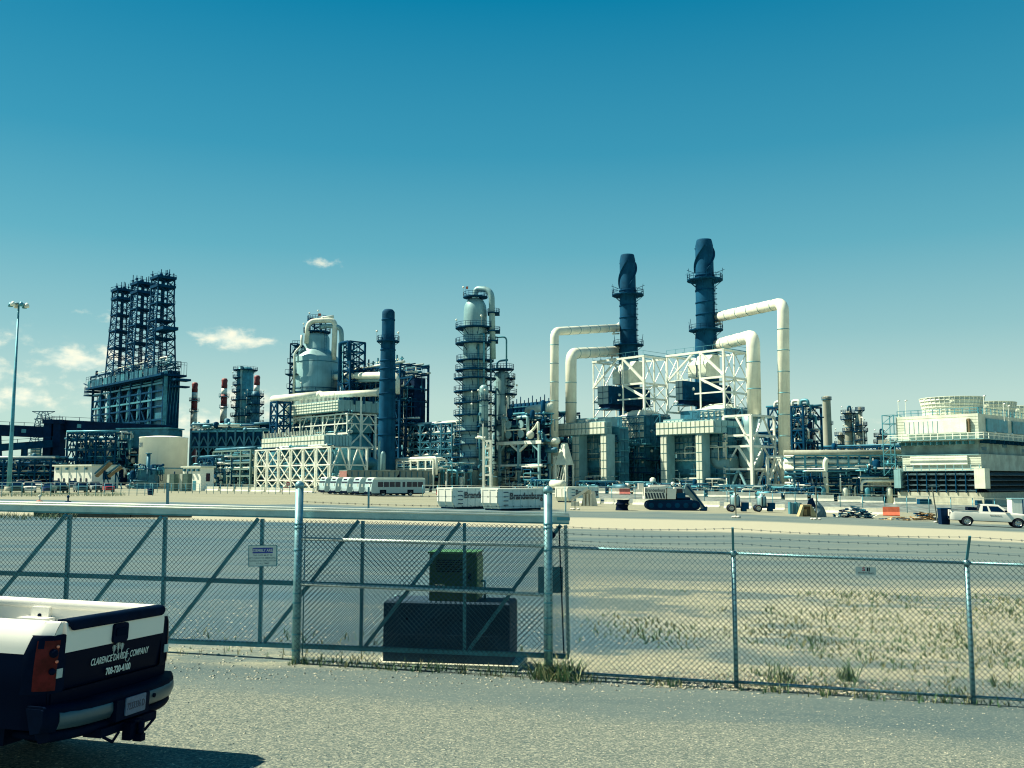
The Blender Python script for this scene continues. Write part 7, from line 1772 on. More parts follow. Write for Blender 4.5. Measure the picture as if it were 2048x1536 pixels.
# rack between the duct legs and the cooling tower
Y = 208; C = onground(1800, Y - 6); Z = lambda v: hz(v, Y) - C.z; w_ = (1800 - 1598) * Y / F / CP
t = thing('pipe_track', 'wide pipe track with white lines between the duct legs and the cooling tower', 'pipe rack', C, R(-8)); La = w_ / math.cos(R(8))
for v, r_, m_ in ((907, .72, OLD), (924, .55, WHITE), (928, .5, WHITE), (934, .6, WHITE), (937, .5, WHITE), (918, .25, TEAL), (913, .2, PANEL), (946, .55, MIDT), (955, .3, TEAL), (966, .25, WHITE), (972, .2, TEAL)):
    x1 = 0 if v < 930 else -La * rng.uniform(0, .35); y = rng.uniform(0, 3)
    MB().tube([(-La - 2, y, Z(v)), (x1, y, Z(v))], r_, 10).build('pipe', m_, t)
for k in range(11):
    x = -La + La * k / 10
    for y in (-.3, 3.5): member(t, 'post', (x, y, -.6), (x, y, Z(912)), .35, TEAL if k % 2 else MIDT)
for v in (912, 931, 941): member(t, 'beam', (-La, -.35, Z(v)), (0, -.35, Z(v)), .3, TEAL)
MB().tube(rpath([(-La * .72, -1, Z(985)), (-La * .72, -1, Z(942)), (-La * .72, -1, Z(925)), (-La * .70, -1, Z(918))], 1, 3), .55, 10).build('riser', PANEL, t)
MB().tube(rpath([(-La * .40, -1.2, Z(985)), (-La * .40, -1.2, Z(962)), (-La * .1, -1.2, Z(962))], 1, 3), .35, 10).build('riser', WHITE, t)
mb = MB(); mb.box(-La, 0, 4, 7, -.5, Z(940)); mb.build('shade_fill', DARKER, t)  # dark filler behind the pipes, shade carried by its colour
piping(t, (-La, 0, -1.5, 3.5, 0, Z(938)), 300, 221, [TEAL, WHITE, DARK, MIDT, DARK], (.06, .2), lumps=16)
piping(t, (-La * .45, 0, -1.5, 2.5, Z(945), Z(915)), 60, 222, [TEAL, WHITE, DARK], (.06, .2))
for k in range(5): x = -La * .95 + k * La * .2; MB().lathe([(.7, -.5), (.7, 3.2), (.3, 3.7)], 10, x, -1.2).build('pot', TEAL if k % 2 else PANEL, t)
# ---------------------------------------------------------------- the yard
BUSW = paint('bus_white', (.34, .48, .50), .4); CONTW = paint('container_white', (.66, .68, .60), .5); CONTS = M('container_shaded_white', (.55, .66, .64), .55, var=.08, scale=.6, streak=.3)  # container long sides: their shade put into a greyer white
def bus(label, C, rz, full=True):
    t = thing('bus', label, 'bus', C, rz, 'buses parked side by side'); L, W, Hh = 10.6, 2.5, 3.05
    # x runs back from the nose
    pr = [(0.0, .5), (-.06, 1.2), (.05, 2.1), (.25, 2.75), (.45, Hh), (L - .15, Hh), (L, Hh - .2), (L, .5)]
    mb = MB(); mb.poly(pr, -W / 2, W / 2); mb.build('body', BUSW, t)
    mb = MB(); mb.poly([(.40, Hh - .04), (.5, Hh + .06), (1.0, Hh + .12), (L - .6, Hh + .12), (L - .1, Hh + .02), (L - .05, Hh - .2), (.35, Hh - .2)], -W / 2 - .03, W / 2 + .03); mb.build('roof', WHITE, t)
    for s in (-1, 1):
        mb = MB(); mb.box(-.06, .10, s * .05, s * 1.15, 1.38, 2.42); o = mb.build('windscreen', GLASS, t); o.rotation_euler = (0, R(3), 0)
    mb = MB(); mb.box(.2, .36, -.6, .6, 2.66, 2.92); mb.build('destination_box', GLASS, t)
    mb = MB(); mb.box(-.14, .0, -1.2, 1.2, .42, .75); mb.build('bumper', BLACK, t)
    for s in (-1, 1):
        MB().box(-.10, -.02, s * .72, s * 1.1, .85, 1.08).build('headlight', LAMPW, t)
        MB().box(-.45, -.30, s * 1.28, s * 1.5, 1.55, 2.05).build('mirror', WHITE, t)
    for s in (-1, 1):
        for k in range(8):
            if k == 4: x0, w_ = 6.0, .55
            else: x0, w_ = 1.2 + k * 1.13, 1.0
            if x0 + w_ < L - .3: MB().box(x0, x0 + w_, s * (W / 2 - .02), s * (W / 2 + .02), 1.55, 2.42).build('side_window', GLASS, t)
        for x in (2.2, 7.6): MB().box(x - .62, x + .62, s * (W / 2 - .05), s * (W / 2 + .015), .45, 1.08).build('wheel_arch', WELL, t)
        for x in (2.2, 7.6): wheel(t, x, s * (W / 2 - .10), .48, .28, s)
        MB().box(L - .04, L + .04, s * .8, s * 1.15, 1.0, 1.4).build('tail_light', LAMPR, t)
    MB().box(.3, L - .2, -1.15, 1.15, .3, .52).build('underframe', WELL, t)
    return t
bd = Vector((.80, .60, 0)).normalized(); brz = math.atan2(bd.y, bd.x)
b0 = gpt(736, 992.5); off = Vector((-.60, .80, 0)) * 4.5
labs = ['bus with its whole long side showing, first of the parked row', 'second parked bus, tucked behind the bus with the open side', 'third parked bus in the middle of the row', 'fourth parked bus of the row', 'fifth parked bus, last of the row by the furnace legs']
for k in range(5):
    p = b0 + off * k; p.z = gz(p.x, p.y); bus(labs[k], p, brz)
# hopper wagons
WAG = M('wagon_grey', (.17, .22, .20), .7, var=.2, scale=.4, streak=.4)
def wagon(label, u, Y):
    C = onground(u, Y); t = thing('hopper_wagon', label, 'rail wagon', C, math.atan2(.66, .75), 'hopper wagons'); L = 13.6; W = 3.0; z0, z1 = 1.2, hz(942, Y) - C.z
    mb = MB(); mb.poly([(.0, z1), (L, z1), (L - .1, z1 - .6), (L - 2.2, z0 + .3), (L - 2.6, z0), (2.6, z0), (2.2, z0 + .3), (.1, z1 - .6)], -W / 2, W / 2); mb.build('body', WAG, t)
    for k in range(8):
        x = 1.2 + (L - 2.4) * k / 7; MB().box(x - .09, x + .09, -W / 2 - .14, -W / 2 - .005, z0 + (.9 if k in (0, 7) else .2), z1 - .1).build('rib', MIDT, t)
    MB().box(-.05, L + .05, -W / 2 - .12, W / 2 + .12, z1, z1 + .22).build('top_sill', WAG, t); MB().box(.1, L - .1, -W / 2 + .2, W / 2 - .2, z1 - .5, z1 + .02).build('load', DARKER, t)
    mb = MB(); mb.box(-.6, L + .6, -.4, .4, .85, 1.15); mb.build('frame', DARK, t)
    for x in (1.2, 2.9, L - 2.9, L - 1.2):
        for s in (-1, 1): MB().cyl((x, s * .72, .45), (x, s * .86, .45), .44, n=14).build('wheel', DARK, t)
    MB().box(L + .02, L + .1, -W / 2, W / 2, z0 + 1.2, z1).build('end_sheet', DARKER, t); MB().box(-.1, -.02, -W / 2, W / 2, z0 + 1.2, z1).build('end_sheet', M('faded_red', (.34, .16, .14), .7), t)  # right end sheet near-black, its shade put into the colour
for k, (u, Y) in enumerate(((690, 205), (775, 216), (860, 227))): wagon(['hopper wagon behind the roofs of the parked buses', 'middle hopper wagon right of the buses', 'hopper wagon at the end of the train nearest the columns'][k], u, Y)
# roll-off containers
def container(label, u, v, rz, lettering, L=6.6, show=True):
    C = gpt(u, v); t = thing('rolloff_container', label, 'container', C, rz, 'white rolloff containers'); W = 2.45; z1 = 2.05
    # x along the long side (away from the end that faces the sun), near side is -y
    mb = MB(); mb.poly([(.35, .18), (L, .18), (L, z1), (0, z1), (0, .75)], 0, W); mb.build('body', CONTS, t)
    mb = MB(); mb.box(-.06, L + .05, -.07, W + .07, z1 + .002, z1 + .14); mb.build('top_rail', WHITE, t)
    for k in range(3): y = .08 + k * (W - .30) / 2; MB().add([(-.09, y, .75), (-.09, y + .16, .75), (-.09, y + .16, z1), (-.09, y, z1), (.30, y, .16), (.30, y + .16, .16)], [(0, 3, 2, 1), (0, 1, 5, 4)]).build('end_post', WHITE, t)
    mb = MB(); mb.add([(-.02, .0, .75), (-.02, W, .75), (-.02, W, z1), (-.02, 0, z1), (.33, 0, .18), (.33, W, .18)], [(0, 3, 2, 1), (0, 1, 5, 4)]); mb.build('end_wall', CONTW, t)
    for k in range(5): x = 2.1 + (L - 2.3) * k / 4; MB().box(x - .05, x + .05, -.06, -.003, .2, z1).build('rib', CONTS, t)
    for k in range(4): z = .5 + k * .42; MB().box(.75, 1.35, -.10, -.02, z, z + .07).build('rung', DARK, t)
    for x in (.5, L - .5): MB().cyl((x, .1, .10), (x, W - .1, .10), .10, n=10).build('roller', DARK, t)
    MB().box(.4, L - .1, .5, W - .5, .03, .18).build('skid', DARK, t); MB().box(.1, L - .1, .12, W - .12, z1 - .3, z1 + .003).build('inside', DARKER, t)
    if lettering: text(lettering, .92, M('decal_black', (.012, .03, .05), .5), t, (1.55, -.075, 1.38), (R(90), 0, 0), bold=.03, align='LEFT', ext=.004)
    return t
crz = R(14)
container('nearer white roll off container lettered Brandenburg along its whole side', 996, 1021.5, R(44), 'Brandenburg', 6.6)
container('white roll off container lettered Brandenburg, half hidden by the nearer container', 905, 1018, R(44), 'Brandenburg', 6.6)
container('white roll off container behind the right gate post beside the concrete ramp', 1136, 1005, R(44), 'Brandenburg', 6.6)
# jersey barriers
JB = MB().poly([(-.30, 0), (.30, 0), (.30, .10), (.12, .38), (.08, .86), (-.08, .86), (-.12, .38), (-.30, .10)], -1.78, 1.78)
jme = JB.mesh('barrier'); jme.materials.append(M('barrier_concrete', (.70, .69, .56), .85, var=.14, scale=1.4, bump=.2, streak=.3))
jred = jme.copy(); jred.materials.clear(); jred.materials.append(M('faded_red_plastic', (.52, .14, .11), .6, var=.15))
def barrier(label, u, Y, rz, red=False, sc=1.0, group=None, kind='barrier'):
    C = onground(u, Y); C.z += .88 if 1200 < u < 1300 else 0; o = bpy.data.objects.new('plastic_barrier' if red else 'concrete_barrier', jred if red else jme); COL.objects.link(o); o.location = C; o.rotation_euler = (0, 0, rz + R(90)); o.scale = (sc, .95 if not red else .5, sc)
    tag(o, label, 'barrier', group); return o
def row(label, u0, v0, u1, v1, group, gaps=(), sc=1.0, step=3.72, lift=0.0):      # v under 900 is a distance in metres
    a, b = (gpt(u0, v0), gpt(u1, v1)) if v0 > 900 else (onground(u0, v0), onground(u1, v1)); d = b - a; n = int(d.length / step); rz = math.atan2(d.y, d.x)
    for k in range(n + 1):
        if k in gaps: continue
        p = a + d * (k / max(1, n)); o = bpy.data.objects.new('concrete_barrier', jme); COL.objects.link(o); o.location = (p.x, p.y, gz(p.x, p.y) + lift); o.rotation_euler = (0, 0, rz + R(90) + rng.uniform(-.02, .02)); o.scale = (sc, .96, sc * rng.uniform(.97, 1.03)); tag(o, label, 'barrier', group)
row('pale concrete barrier in the row before the heaters', 1188, 158, 1690, 150, 'barriers before the heaters', sc=1.2, lift=.88)
row('pale concrete barrier in the low row behind the excavator', 1175, 126, 1740, 110, 'barriers behind the excavator', sc=.9)
row('pale concrete barrier in the row left of the buses', 425, 982, 612, 986, 'barriers left of the buses', sc=1.1)
row('pale concrete barrier in the back row behind the silver pickup', 395, 976, 600, 978, 'back row barriers', sc=1.3)
row('pale concrete barrier between buses and wagons', 842, 986, 1180, 990, 'barriers behind the containers', sc=1.2)
row('pale concrete barrier along the foot of the cooling tower', 1735, 150, 1800, 150, 'barriers near the cooling tower', sc=1.2, lift=.88)
for k, (u, Y, rz, lab) in enumerate([(1247, 156, -.1, 'faded red plastic barrier in the gap before the shorter stack heater'), (883, 186, 0, 'faded red plastic barrier behind the half hidden container'), (925, 183, 0, 'faded red plastic barrier at the far end of the half hidden container'), (942, 183, 0, 'faded red plastic barrier beside another above the container lids'),
        (1008, 182, 0, 'faded red plastic barrier behind the nearer lettered container'), (1052, 180, 0, 'faded red plastic barrier behind the right gate post'), (578, 196, 0, 'faded red plastic barrier near the round red signs')]):
    barrier(lab, u, Y, rz, True, 1.15, 'red plastic barriers')
o = barrier('orange plastic barrier lying alone before the cooling tower', 1772, 108, -.35, True, 1.2); o.data = jme.copy(); o.data.materials.clear(); o.data.materials.append(ORANGE)
# gravel bank between the rows
def bank(u0, Y0, u1, Y1, wd, ht):      # a low gravel terrace with a ragged front slope
    a = onground(u0, Y0); b = onground(u1, Y1); n = 70; m_ = 14; vs = []; fs = []; r = random.Random(5); d = (b - a).normalized(); nn = Vector((-d.y, d.x, 0))
    for i in range(n + 1):
        for j in range(m_ + 1):
            p = a.lerp(b, i / n) + nn * wd * (j / m_ - .5); e = min(1, j / 4, (m_ - j) / 2) * min(1, i / 4, (n - i) / 4)
            vs.append((p.x, p.y, gz(p.x, p.y) - .05 + ht * e * (r.uniform(.75, 1.12) if j < 6 else 1)))
    for i in range(n):
        for j in range(m_): q = i * (m_ + 1) + j; fs.append((q, q + m_ + 1, q + m_ + 2, q + 1))
    struct(MB().add(vs, fs, True).build('gravel_bank', M('bank_gravel', (.125, .155, .145), .95, var=.4, scale=.9, bump=.5, bscale=9)))
bank(1150, 150, 2050, 148, 34, .92)
# excavator
def excavator():
    C = gpt(1292, 1020); t = thing('excavator', 'white excavator with a striped counterweight and its arm folded to the ground', 'excavator', C, R(-4)); s = C.y / F / CP
    X = lambda u: (u - 1292) * s; Zz = lambda v: hz(v, C.y) - C.z
    for y in (0, 2.5):
        L = X(1398); mb = MB(); pts = []
        for cx, a0 in ((.5, 90), (L - .5, -90)):
            for i in range(9): a = R(a0 + 180 * i / 8); pts.append((cx + .5 * math.cos(a) * (1), .5 + .5 * math.sin(a)))
        mb.poly(pts, y, y + .6); mb.build('track', DARKER, t)
        n = 26
        for k in range(n): x = .5 + (L - 1) * k / n; MB().box(x, x + .13, y - .03, y + .63, .98, 1.05).build('track_shoe', DARK, t); 
        for k in range(6): x = .6 + (L - 1.2) * k / 5; MB().cyl((x, y - .05, .5), (x, y + .0, .5), .28, n=12).build('track_wheel', DARK, t)
    MB().box(X(1310), X(1380), .4, 2.7, .75, 1.35).build('undercarriage', DARKER, t)
    EW = paint('excavator_white', (.74, .73, .64), .4)
    z0, z1 = Zz(998), Zz(974)
    mb = MB(); mb.poly([(X(1289), z0), (X(1331), z0), (X(1331), z1 + .1), (X(1290), z1 - .05)], -.3, 2.9); mb.build('counterweight', EW, t)
    for k in range(7): x = X(1292.5) + k * X(1297.6); MB().add([(x, -.315, Zz(997)), (x + .19, -.315, Zz(997)), (x + .02, -.315, Zz(985.5)), (x - .17, -.315, Zz(985.5))], [(0, 1, 2, 3)]).build('stripe', M('decal_black', (.012, .03, .05), .5), t)
    text('Brandenburg', .50, M('decal_black', (.012, .03, .05), .5), t, (X(1310), -.32, Zz(980.5)), (R(90), 0, 0), bold=.012, ext=.003, sx=.82)
    MB().box(X(1300), X(1340), .0, 2.6, z1 + .02, Zz(970)).build('engine_cover', EW, t)
    mb = MB(); mb.poly([(X(1333), Zz(998)), (X(1350), Zz(998)), (X(1352), Zz(978)), (X(1334), Zz(976))], -.2, 1.0); mb.build('side_box', EW, t)
    mb = MB(); mb.poly([(X(1350), Zz(998)), (X(1372), Zz(998)), (X(1371), Zz(984)), (X(1364), Zz(974)), (X(1350), Zz(975))], .9, 2.5); mb.build('cab', EW, t)
    MB().box(X(1353), X(1366), .87, .895, Zz(990), Zz(978)).build('cab_window', GLASS, t); MB().box(X(1353), X(1369), -.25, .6, Zz(996), Zz(986)).build('engine_grille', DARK, t)
    MB().cyl((X(1334), 1.2, 1.3), (X(1334), 1.2, 1.75), .9, n=16).build('slew_ring', DARK, t)
    mb = MB(); mb.poly([(X(1366), Zz(990)), (X(1371), Zz(968)), (X(1376), Zz(966)), (X(1382), Zz(976)), (X(1410), Zz(1016)), (X(1404), Zz(1020)), (X(1378), Zz(992))], .2, .75); mb.build('boom', M('boom_grey', (.16, .24, .25), .5, var=.2, scale=2), t)
    MB().bar((X(1374), .1, Zz(972)), (X(1408), .1, Zz(1017)), .16).build('arm_edge', DARK, t)
    mb = MB(); mb.poly([(X(1398), Zz(1019)), (X(1412), Zz(1013)), (X(1411), Zz(1021)), (X(1400), Zz(1022))], -.1, 1.0); mb.build('coupler', DARK, t)
    MB().box(X(1279), X(1289), 1.0, 2.4, Zz(979), Zz(967)).build('ladder_box', EW, t)
    piping(t, (X(1340), X(1362), .2, 2.0, Zz(972), Zz(966)), 14, 401, [WHITE, DARK], (.03, .08))
excavator()
# ramp blocks
C = gpt(1142, 1012); t = thing('concrete_ramp', 'pale concrete ramp blocks with sloping struts right of the gate', 'ramp', C, R(-10)); s = C.y / F / CP
PCON = M('pale_concrete', (.62, .60, .50), .85, var=.12, scale=1.5)
for y in (0, .9): MB().poly([(-.2, .75), (0, .55), (2.1, 1.95), (1.9, 2.15)], y, y + .22).build('strut', PCON, t)
MB().poly([(0, 0), (.9, 0), (.9, .55), (0, .5)], 0, 1.1).build('foot', PCON, t)
MB().poly([(1.1, 0), (2.9, 0), (2.3, 2.0), (1.5, 1.7)], 1.2, 1.7).build('slab', CONC, t)
for x in (1.35, 1.8, 2.2): MB().poly([(x, 0), (x + .32, 0), (x + .22, 1.45), (x + .05, 1.45)], .7, 1.1).build('pier', PCON, t)
MB().poly([(2.35, 0), (3.1, 0), (2.75, 1.8), (2.35, 1.75)], .9, 1.5).build('wing', PCON, t)
# battered drum pair
C = gpt(1232, 1021); t = thing('crushed_drum', 'dented black drum stack standing on the haul road edge', 'drum', C); r = random.Random(9)
for z0, z1, lean in ((0, .62, 0), (.64, 1.1, .12)):
    mb = MB(); vs = []; n = 14
    for k in range(5):
        z = z0 + (z1 - z0) * k / 4
        for j in range(n): a = 2 * math.pi * j / n; rr = .72 * r.uniform(.9, 1.04) * (1 - .12 * math.sin(math.pi * k / 4)); vs.append((.72 + rr * math.cos(a) + lean * k / 4, .72 + rr * math.sin(a), z + r.uniform(-.03, .03)))
    mb.add(vs, [(i * n + j, i * n + (j + 1) % n, (i + 1) * n + (j + 1) % n, (i + 1) * n + j) for i in range(4) for j in range(n)], True); mb.add(vs[-n:], [tuple(range(n))]); mb.build('shell', BLACK, t)
# tank trailers
for k, (u, v, lab) in enumerate(((1457, 1024, 'upright silver tank trailer left of its twin'), (1511, 1024, 'upright silver tank trailer nearer the timber forms'))):
    C = gpt(u, v); t = thing('tank_trailer', lab, 'trailer', C, R(-6), 'tank trailers'); 
    MB().box(.1, 1.9, .2, 1.5, .42, .58).build('chassis', DARK, t)
    for y in (.1, 1.5): wheel(t, .35, y, .40, .22, -1 if y < 1 else 1)
    MB().box(1.5, 2.2, .3, 1.3, .3, 1.0).build('pump', DARK, t); MB().box(1.45, 1.95, .25, 1.35, .05, .4).build('stand', DARK, t)
    mb = MB(); mb.lathe([(.5, .58), (.54, .7), (.54, 1.55), (.4, 1.75), (.15, 1.82), (.15, 2.0)], 14, .82, .85); mb.build('tank', SILVER, t)
    for a in range(6): an = a * 1.05 + .3; MB().bar((.82 + .58 * math.cos(an), .85 + .58 * math.sin(an), .58), (.82 + .50 * math.cos(an), .85 + .50 * math.sin(an), 1.65), .08).build('guard_bar', DARK if a % 2 else PANEL, t)
    MB().tube(rpath([(.82, .2, .7), (.82, .1, 1.7), (1.1, .2, 1.9)], .2, 3), .05, 6).build('hose', BLACK, t)
# sign stands
def stand(label, u, v, h, dx=0.0, top=True):
    C = gpt(u, v); t = thing('sign_stand', label, 'stand', C); MB().bar((0, 0, .1), (dx, 0, h), .09).build('pole', M('pole_brown', (.17, .18, .14), .7), t)
    r = random.Random(int(u)); mb = MB()
    for k in range(5): mb.ball((r.uniform(-.4, .4), r.uniform(-.2, .2), .09), r.uniform(.13, .2), 7, .6)
    mb.build('sandbag', PCON, t, kind='stuff')
    if top: MB().bar((dx - .55, 0, h), (dx + .7, 0, h + .02), .04).build('cross_arm', GALV, t)
stand('thin pole on sandbags before the left tank trailer', 1472, 1036, 2.6); stand('thin brown pole on sandbags before the timber forms', 1634, 1040, 2.9); stand('leaning brown pole on sandbags behind the white pickup', 1875, 1046, 3.3, -.35)
stand('short dark post on a weighted base by the concrete ramp', 1150, 1020, 1.2, 0, False)
# sheet stack, timber forms
C = gpt(1580, 1028); t = thing('sheet_stack', 'upright grey metal sheets standing behind the timber form', 'metal sheets', C, R(-5))
for k in range(6): MB().box(k * .22, k * .22 + .18, .1 * (k % 2), .9, 0, 1.25 - .05 * (k % 3)).build('sheet', [TEAL, GREYP, MIDT][k % 3], t)
C = gpt(1598, 1033); t = thing('concrete_form', 'tan sloped timber form box with a notch, dumped at the yard edge', 'timber form', C, R(-6)); TAN = M('tan_timber', (.42, .33, .17), .85, var=.2, scale=2)
MB().poly([(0, 0), (.35, 0), (.55, 1.1), (.42, 1.1)], 0, 1.3).build('left_wing', TAN, t); MB().poly([(1.15, 0), (1.75, 0), (1.25, 1.1), (1.15, 1.1)], 0, 1.3).build('right_wing', TAN, t)
MB().box(.42, 1.25, .05, 1.25, .98, 1.14).build('lintel', TAN, t); MB().box(.45, 1.2, .5, .6, 0, .97).build('back_board', M('rust_brown', (.18, .13, .07), .8), t); MB().box(.55, .85, .38, .49, .1, .7).build('board', WOOD, t)
C = gpt(1640, 1034); t = thing('tarp_heap', 'blue grey tarpaulin slumped over scrap beside the timber form', 'scrap heap', C); r = random.Random(21); n = 18; vs = []
for k in range(7):
    f_ = k / 6
    for j in range(n): a = 2 * math.pi * j / n; rr = (1 - f_ ** 1.7) * (.95 + .18 * math.sin(3 * a + 1) + r.uniform(-.09, .09)) + .02; vs.append((rr * math.cos(a) * .9 - .1 + .1 * f_, rr * math.sin(a) * .7 + .6, 1.55 * f_ ** .8 + r.uniform(-.04, .04) - .05 * (k == 0)))
MB().add(vs, [(i * n + j, i * n + (j + 1) % n, (i + 1) * n + (j + 1) % n, (i + 1) * n + j) for i in range(6) for j in range(n)], False).build('tarpaulin', M('tarp_blue_grey', (.10, .17, .19), .6, var=.3, scale=3), t)
MB().poly([(-1.2, 1.1), (-.2, .9), (-.6, 1.9), (-1.0, 1.7)], .2, .3).build('sheet', DARKER, t)
# scrap piles
def scrap(label, u, v, w_, h_, n, seed, mats, flat=.3):
    C = gpt(u, v); t = thing('scrap_pile', label, 'scrap heap', C); r = random.Random(seed); mbs = [MB() for _ in mats]
    for k in range(n):
        x = r.uniform(0, w_); e = math.sin(math.pi * x / w_); p = Vector((x, r.uniform(0, 1.6), r.uniform(0, h_ * e))); d = Vector((r.uniform(-1, 1), r.uniform(-.5, .5), r.uniform(-flat, flat) * .5)).normalized() * r.uniform(.3, 1.3)
        mbs[r.randrange(len(mats))].bar(p - d * .5, p + d * .5, r.uniform(.04, .28), r.uniform(.03, .14))
    for mb, m_ in zip(mbs, mats): mb.build('scrap', m_, t, kind='stuff')
scrap('heap of dark scrap and pale sheets between tarpaulin and planks', 1680, 1035, 3.4, 1.05, 110, 31, [DARKER, DARK, MIDT, PANEL]); scrap('low spread of planks and rods on the yard edge', 1772, 1040, 4.2, .22, 60, 32, [WOOD, DARK, PANEL, M('rust_brown', (.18, .13, .07), .8)], .05)
scrap('rusty scrap heap behind the tail of the white pickup', 1838, 1040, 2.0, .75, 60, 33, [M('rust_brown', (.18, .13, .07), .8), DARK, WOOD])
C = gpt(1884, 1049); t = thing('rubbish_bin', 'dark upright bin standing just behind the white pickup', 'bin', C); MB().poly([(0, 0), (.7, 0), (.8, 1.35), (-.05, 1.35)], 0, .7).build('body', DARKER, t); MB().box(-.08, .84, -.03, .75, 1.36, 1.44).build('lid', DARK, t)
# dark crash cushions before the cooling tower
for k, (u0, u1, v) in enumerate(((1840, 1866, 1011), (1890, 1916, 1011), (1955, 1985, 1014))):
    C = gpt(u0, v); w_ = (u1 - u0) * C.y / F / CP; t = thing('dark_crate', ['dark crate before the tower louvres, first beside the orange barrier', 'dark crate before the tower louvres, middle one', 'dark crate before the tower louvres, above the pickup cab'][k], 'crate', C)
    MB().box(0, w_, 0, 1.5, .1, 1.3).build('box', DARK, t)
    for z in (.3, .7, 1.1): MB().box(-.03, w_ + .03, -.06, -.004, z, z + .12).build('slat', MIDT, t)
    for x in (.1, w_ - .4): MB().box(x, x + .3, .2, 1.3, 0, .1).build('foot', DARKER, t)
# yard fence on the right
def yard_fence(label, pts, h, posts, mat=TEAL, strands=2, mesh=True):
    a = gpt(*pts[0]); b = gpt(*pts[1]); t = thing('yard_fence', label, 'fence', a); d = b - a; n = posts
    for k in range(n + 1):
        p = d * (k / n); w_ = a + p; z = gz(w_.x, w_.y) - a.z; MB().cyl((p.x, p.y, z - .2), (p.x, p.y, z + h), .05, n=6).build('post', mat, t)
    mb = MB()
    for k in range(n):
        p, q = d * (k / n), d * ((k + 1) / n); z0 = gz(a.x + p.x, a.y + p.y) - a.z; z1 = gz(a.x + q.x, a.y + q.y) - a.z
        mb.bar((p.x, p.y, z0 + h), (q.x, q.y, z1 + h), .055)
    mb.build('top_rail', WHITE, t)
    mb = MB()
    for s_ in range(strands):
        f_ = (s_ + 1) / (strands + 1); mb.wire((0, 0, h * f_), (d.x, d.y, gz(b.x, b.y) - a.z + h * f_), .012)
    mb.build('strand', mat, t, kind='stuff')
yard_fence('yard fence with a bright top rail before the heaters and cooling tower', ((1130, 1008), (2120, 1034)), 2.3, 22)
yard_fence('wire fence along the car park edge', ((-60, 994), (305, 991)), 1.9, 20, TEAL, 4)
yard_fence('light wire fence before the barriers left of the buses', ((300, 986), (606, 989)), 1.7, 22, TEAL, 3)
yard_fence('faint wire fence behind the lettered containers', ((845, 994), (1130, 1000)), 2.0, 9, TEAL, 2)
# pickups, cars
pw = paint('white_pickup_paint', (.78, .77, .68), .3); 
p = gpt(1897, 1049.5); pk = pickup('white_pickup', 'white extended cab pickup parked by the haul road', p, R(-18), pw)
q = p + Vector((4.85, -1.6, 0)); pk.scale = (1.08, 1, 1); pk.rotation_euler = (0, math.atan2(p.z - gz(q.x, q.y), 5.1), R(-18))
text('Brandenburg', .16, M('decal_black', (.012, .03, .05), .5), pk, (3.35, -1.005, .98), (R(90), 0, 0), bold=.02, ext=.002)
MB().box(1.35, 2.0, -.85, .85, 1.36, 1.62).build('tool_box', BLACK, pk)
silv = paint('silver_pickup_paint', (.36, .42, .40), .3); p = gpt(366, 978.5); pickup('silver_pickup', 'silver pickup parked before the barriers left of the buses', p, R(-4), silv)
cols = dict(navy=(.01, .03, .12), black=(.008, .012, .016), white=(.74, .73, .66), green=(.03, .07, .06), red=(.32, .02, .025), grey=(.10, .13, .14), maroon=(.12, .02, .03), silver=(.36, .42, .40), teal=(.03, .09, .11))
P_ = lambda c: paint('car_' + c, cols[c], .3)
cars = [(-22, 984, 'suv', 'black', 'black car at the edge of the car park fence'), (33, 985, 'suv', 'green', 'dark green car by the foot of the light mast'), (58, 985, 'suv', 'white', 'white topped car right of the light mast'), (95, 985, 'sedan', 'navy', 'navy blue car between two taller cars'), (112, 986, 'pickup', 'green', 'dark green pickup at the front of the parked row'),
        (8, 981, 'sedan', 'grey', 'grey car half hidden behind the light mast'), (157, 984, 'suv', 'teal', 'dark teal car beside the pale pickup'), (180, 984, 'pickup', 'silver', 'pale silver pickup near the end of the parked row'), (213, 983, 'sedan', 'red', 'red car at the end of the parked row'),
        (40, 977, 'suv', 'white', 'white van behind the parked row near the mast'), (72, 978, 'suv', 'white', 'second white van behind the parked row'), (112, 977, 'suv', 'maroon', 'maroon car in the back row by the white cabin'), (145, 978, 'suv', 'grey', 'grey car in the back row'), (178, 977, 'sedan', 'navy', 'blue car in the back row behind the pale pickup'), (14, 976, 'suv', 'teal', 'teal car in the back row left of the mast'), (255, 977, 'sedan', 'white', 'pale car parked alone before the tank pipework'), (312, 976, 'sedan', 'grey', 'grey car behind the wire fence left of the silver pickup')]
fn_ = {'suv': suv, 'sedan': sedan, 'pickup': lambda n, l, p, r, m_, g: pickup(n, l, p, r, m_, g)}
for u, v, kd, c, lab in cars:
    p = gpt(u, v); rz = R(-63) + rng.uniform(-.1, .1) if kd != 'pickup' else R(-55)
    if u > 250: rz = R(-8)
    fn_[kd]({'suv': 'parked_car', 'sedan': 'parked_car', 'pickup': 'parked_pickup'}[kd], lab, p, rz, P_(c), 'vehicles in the car park')
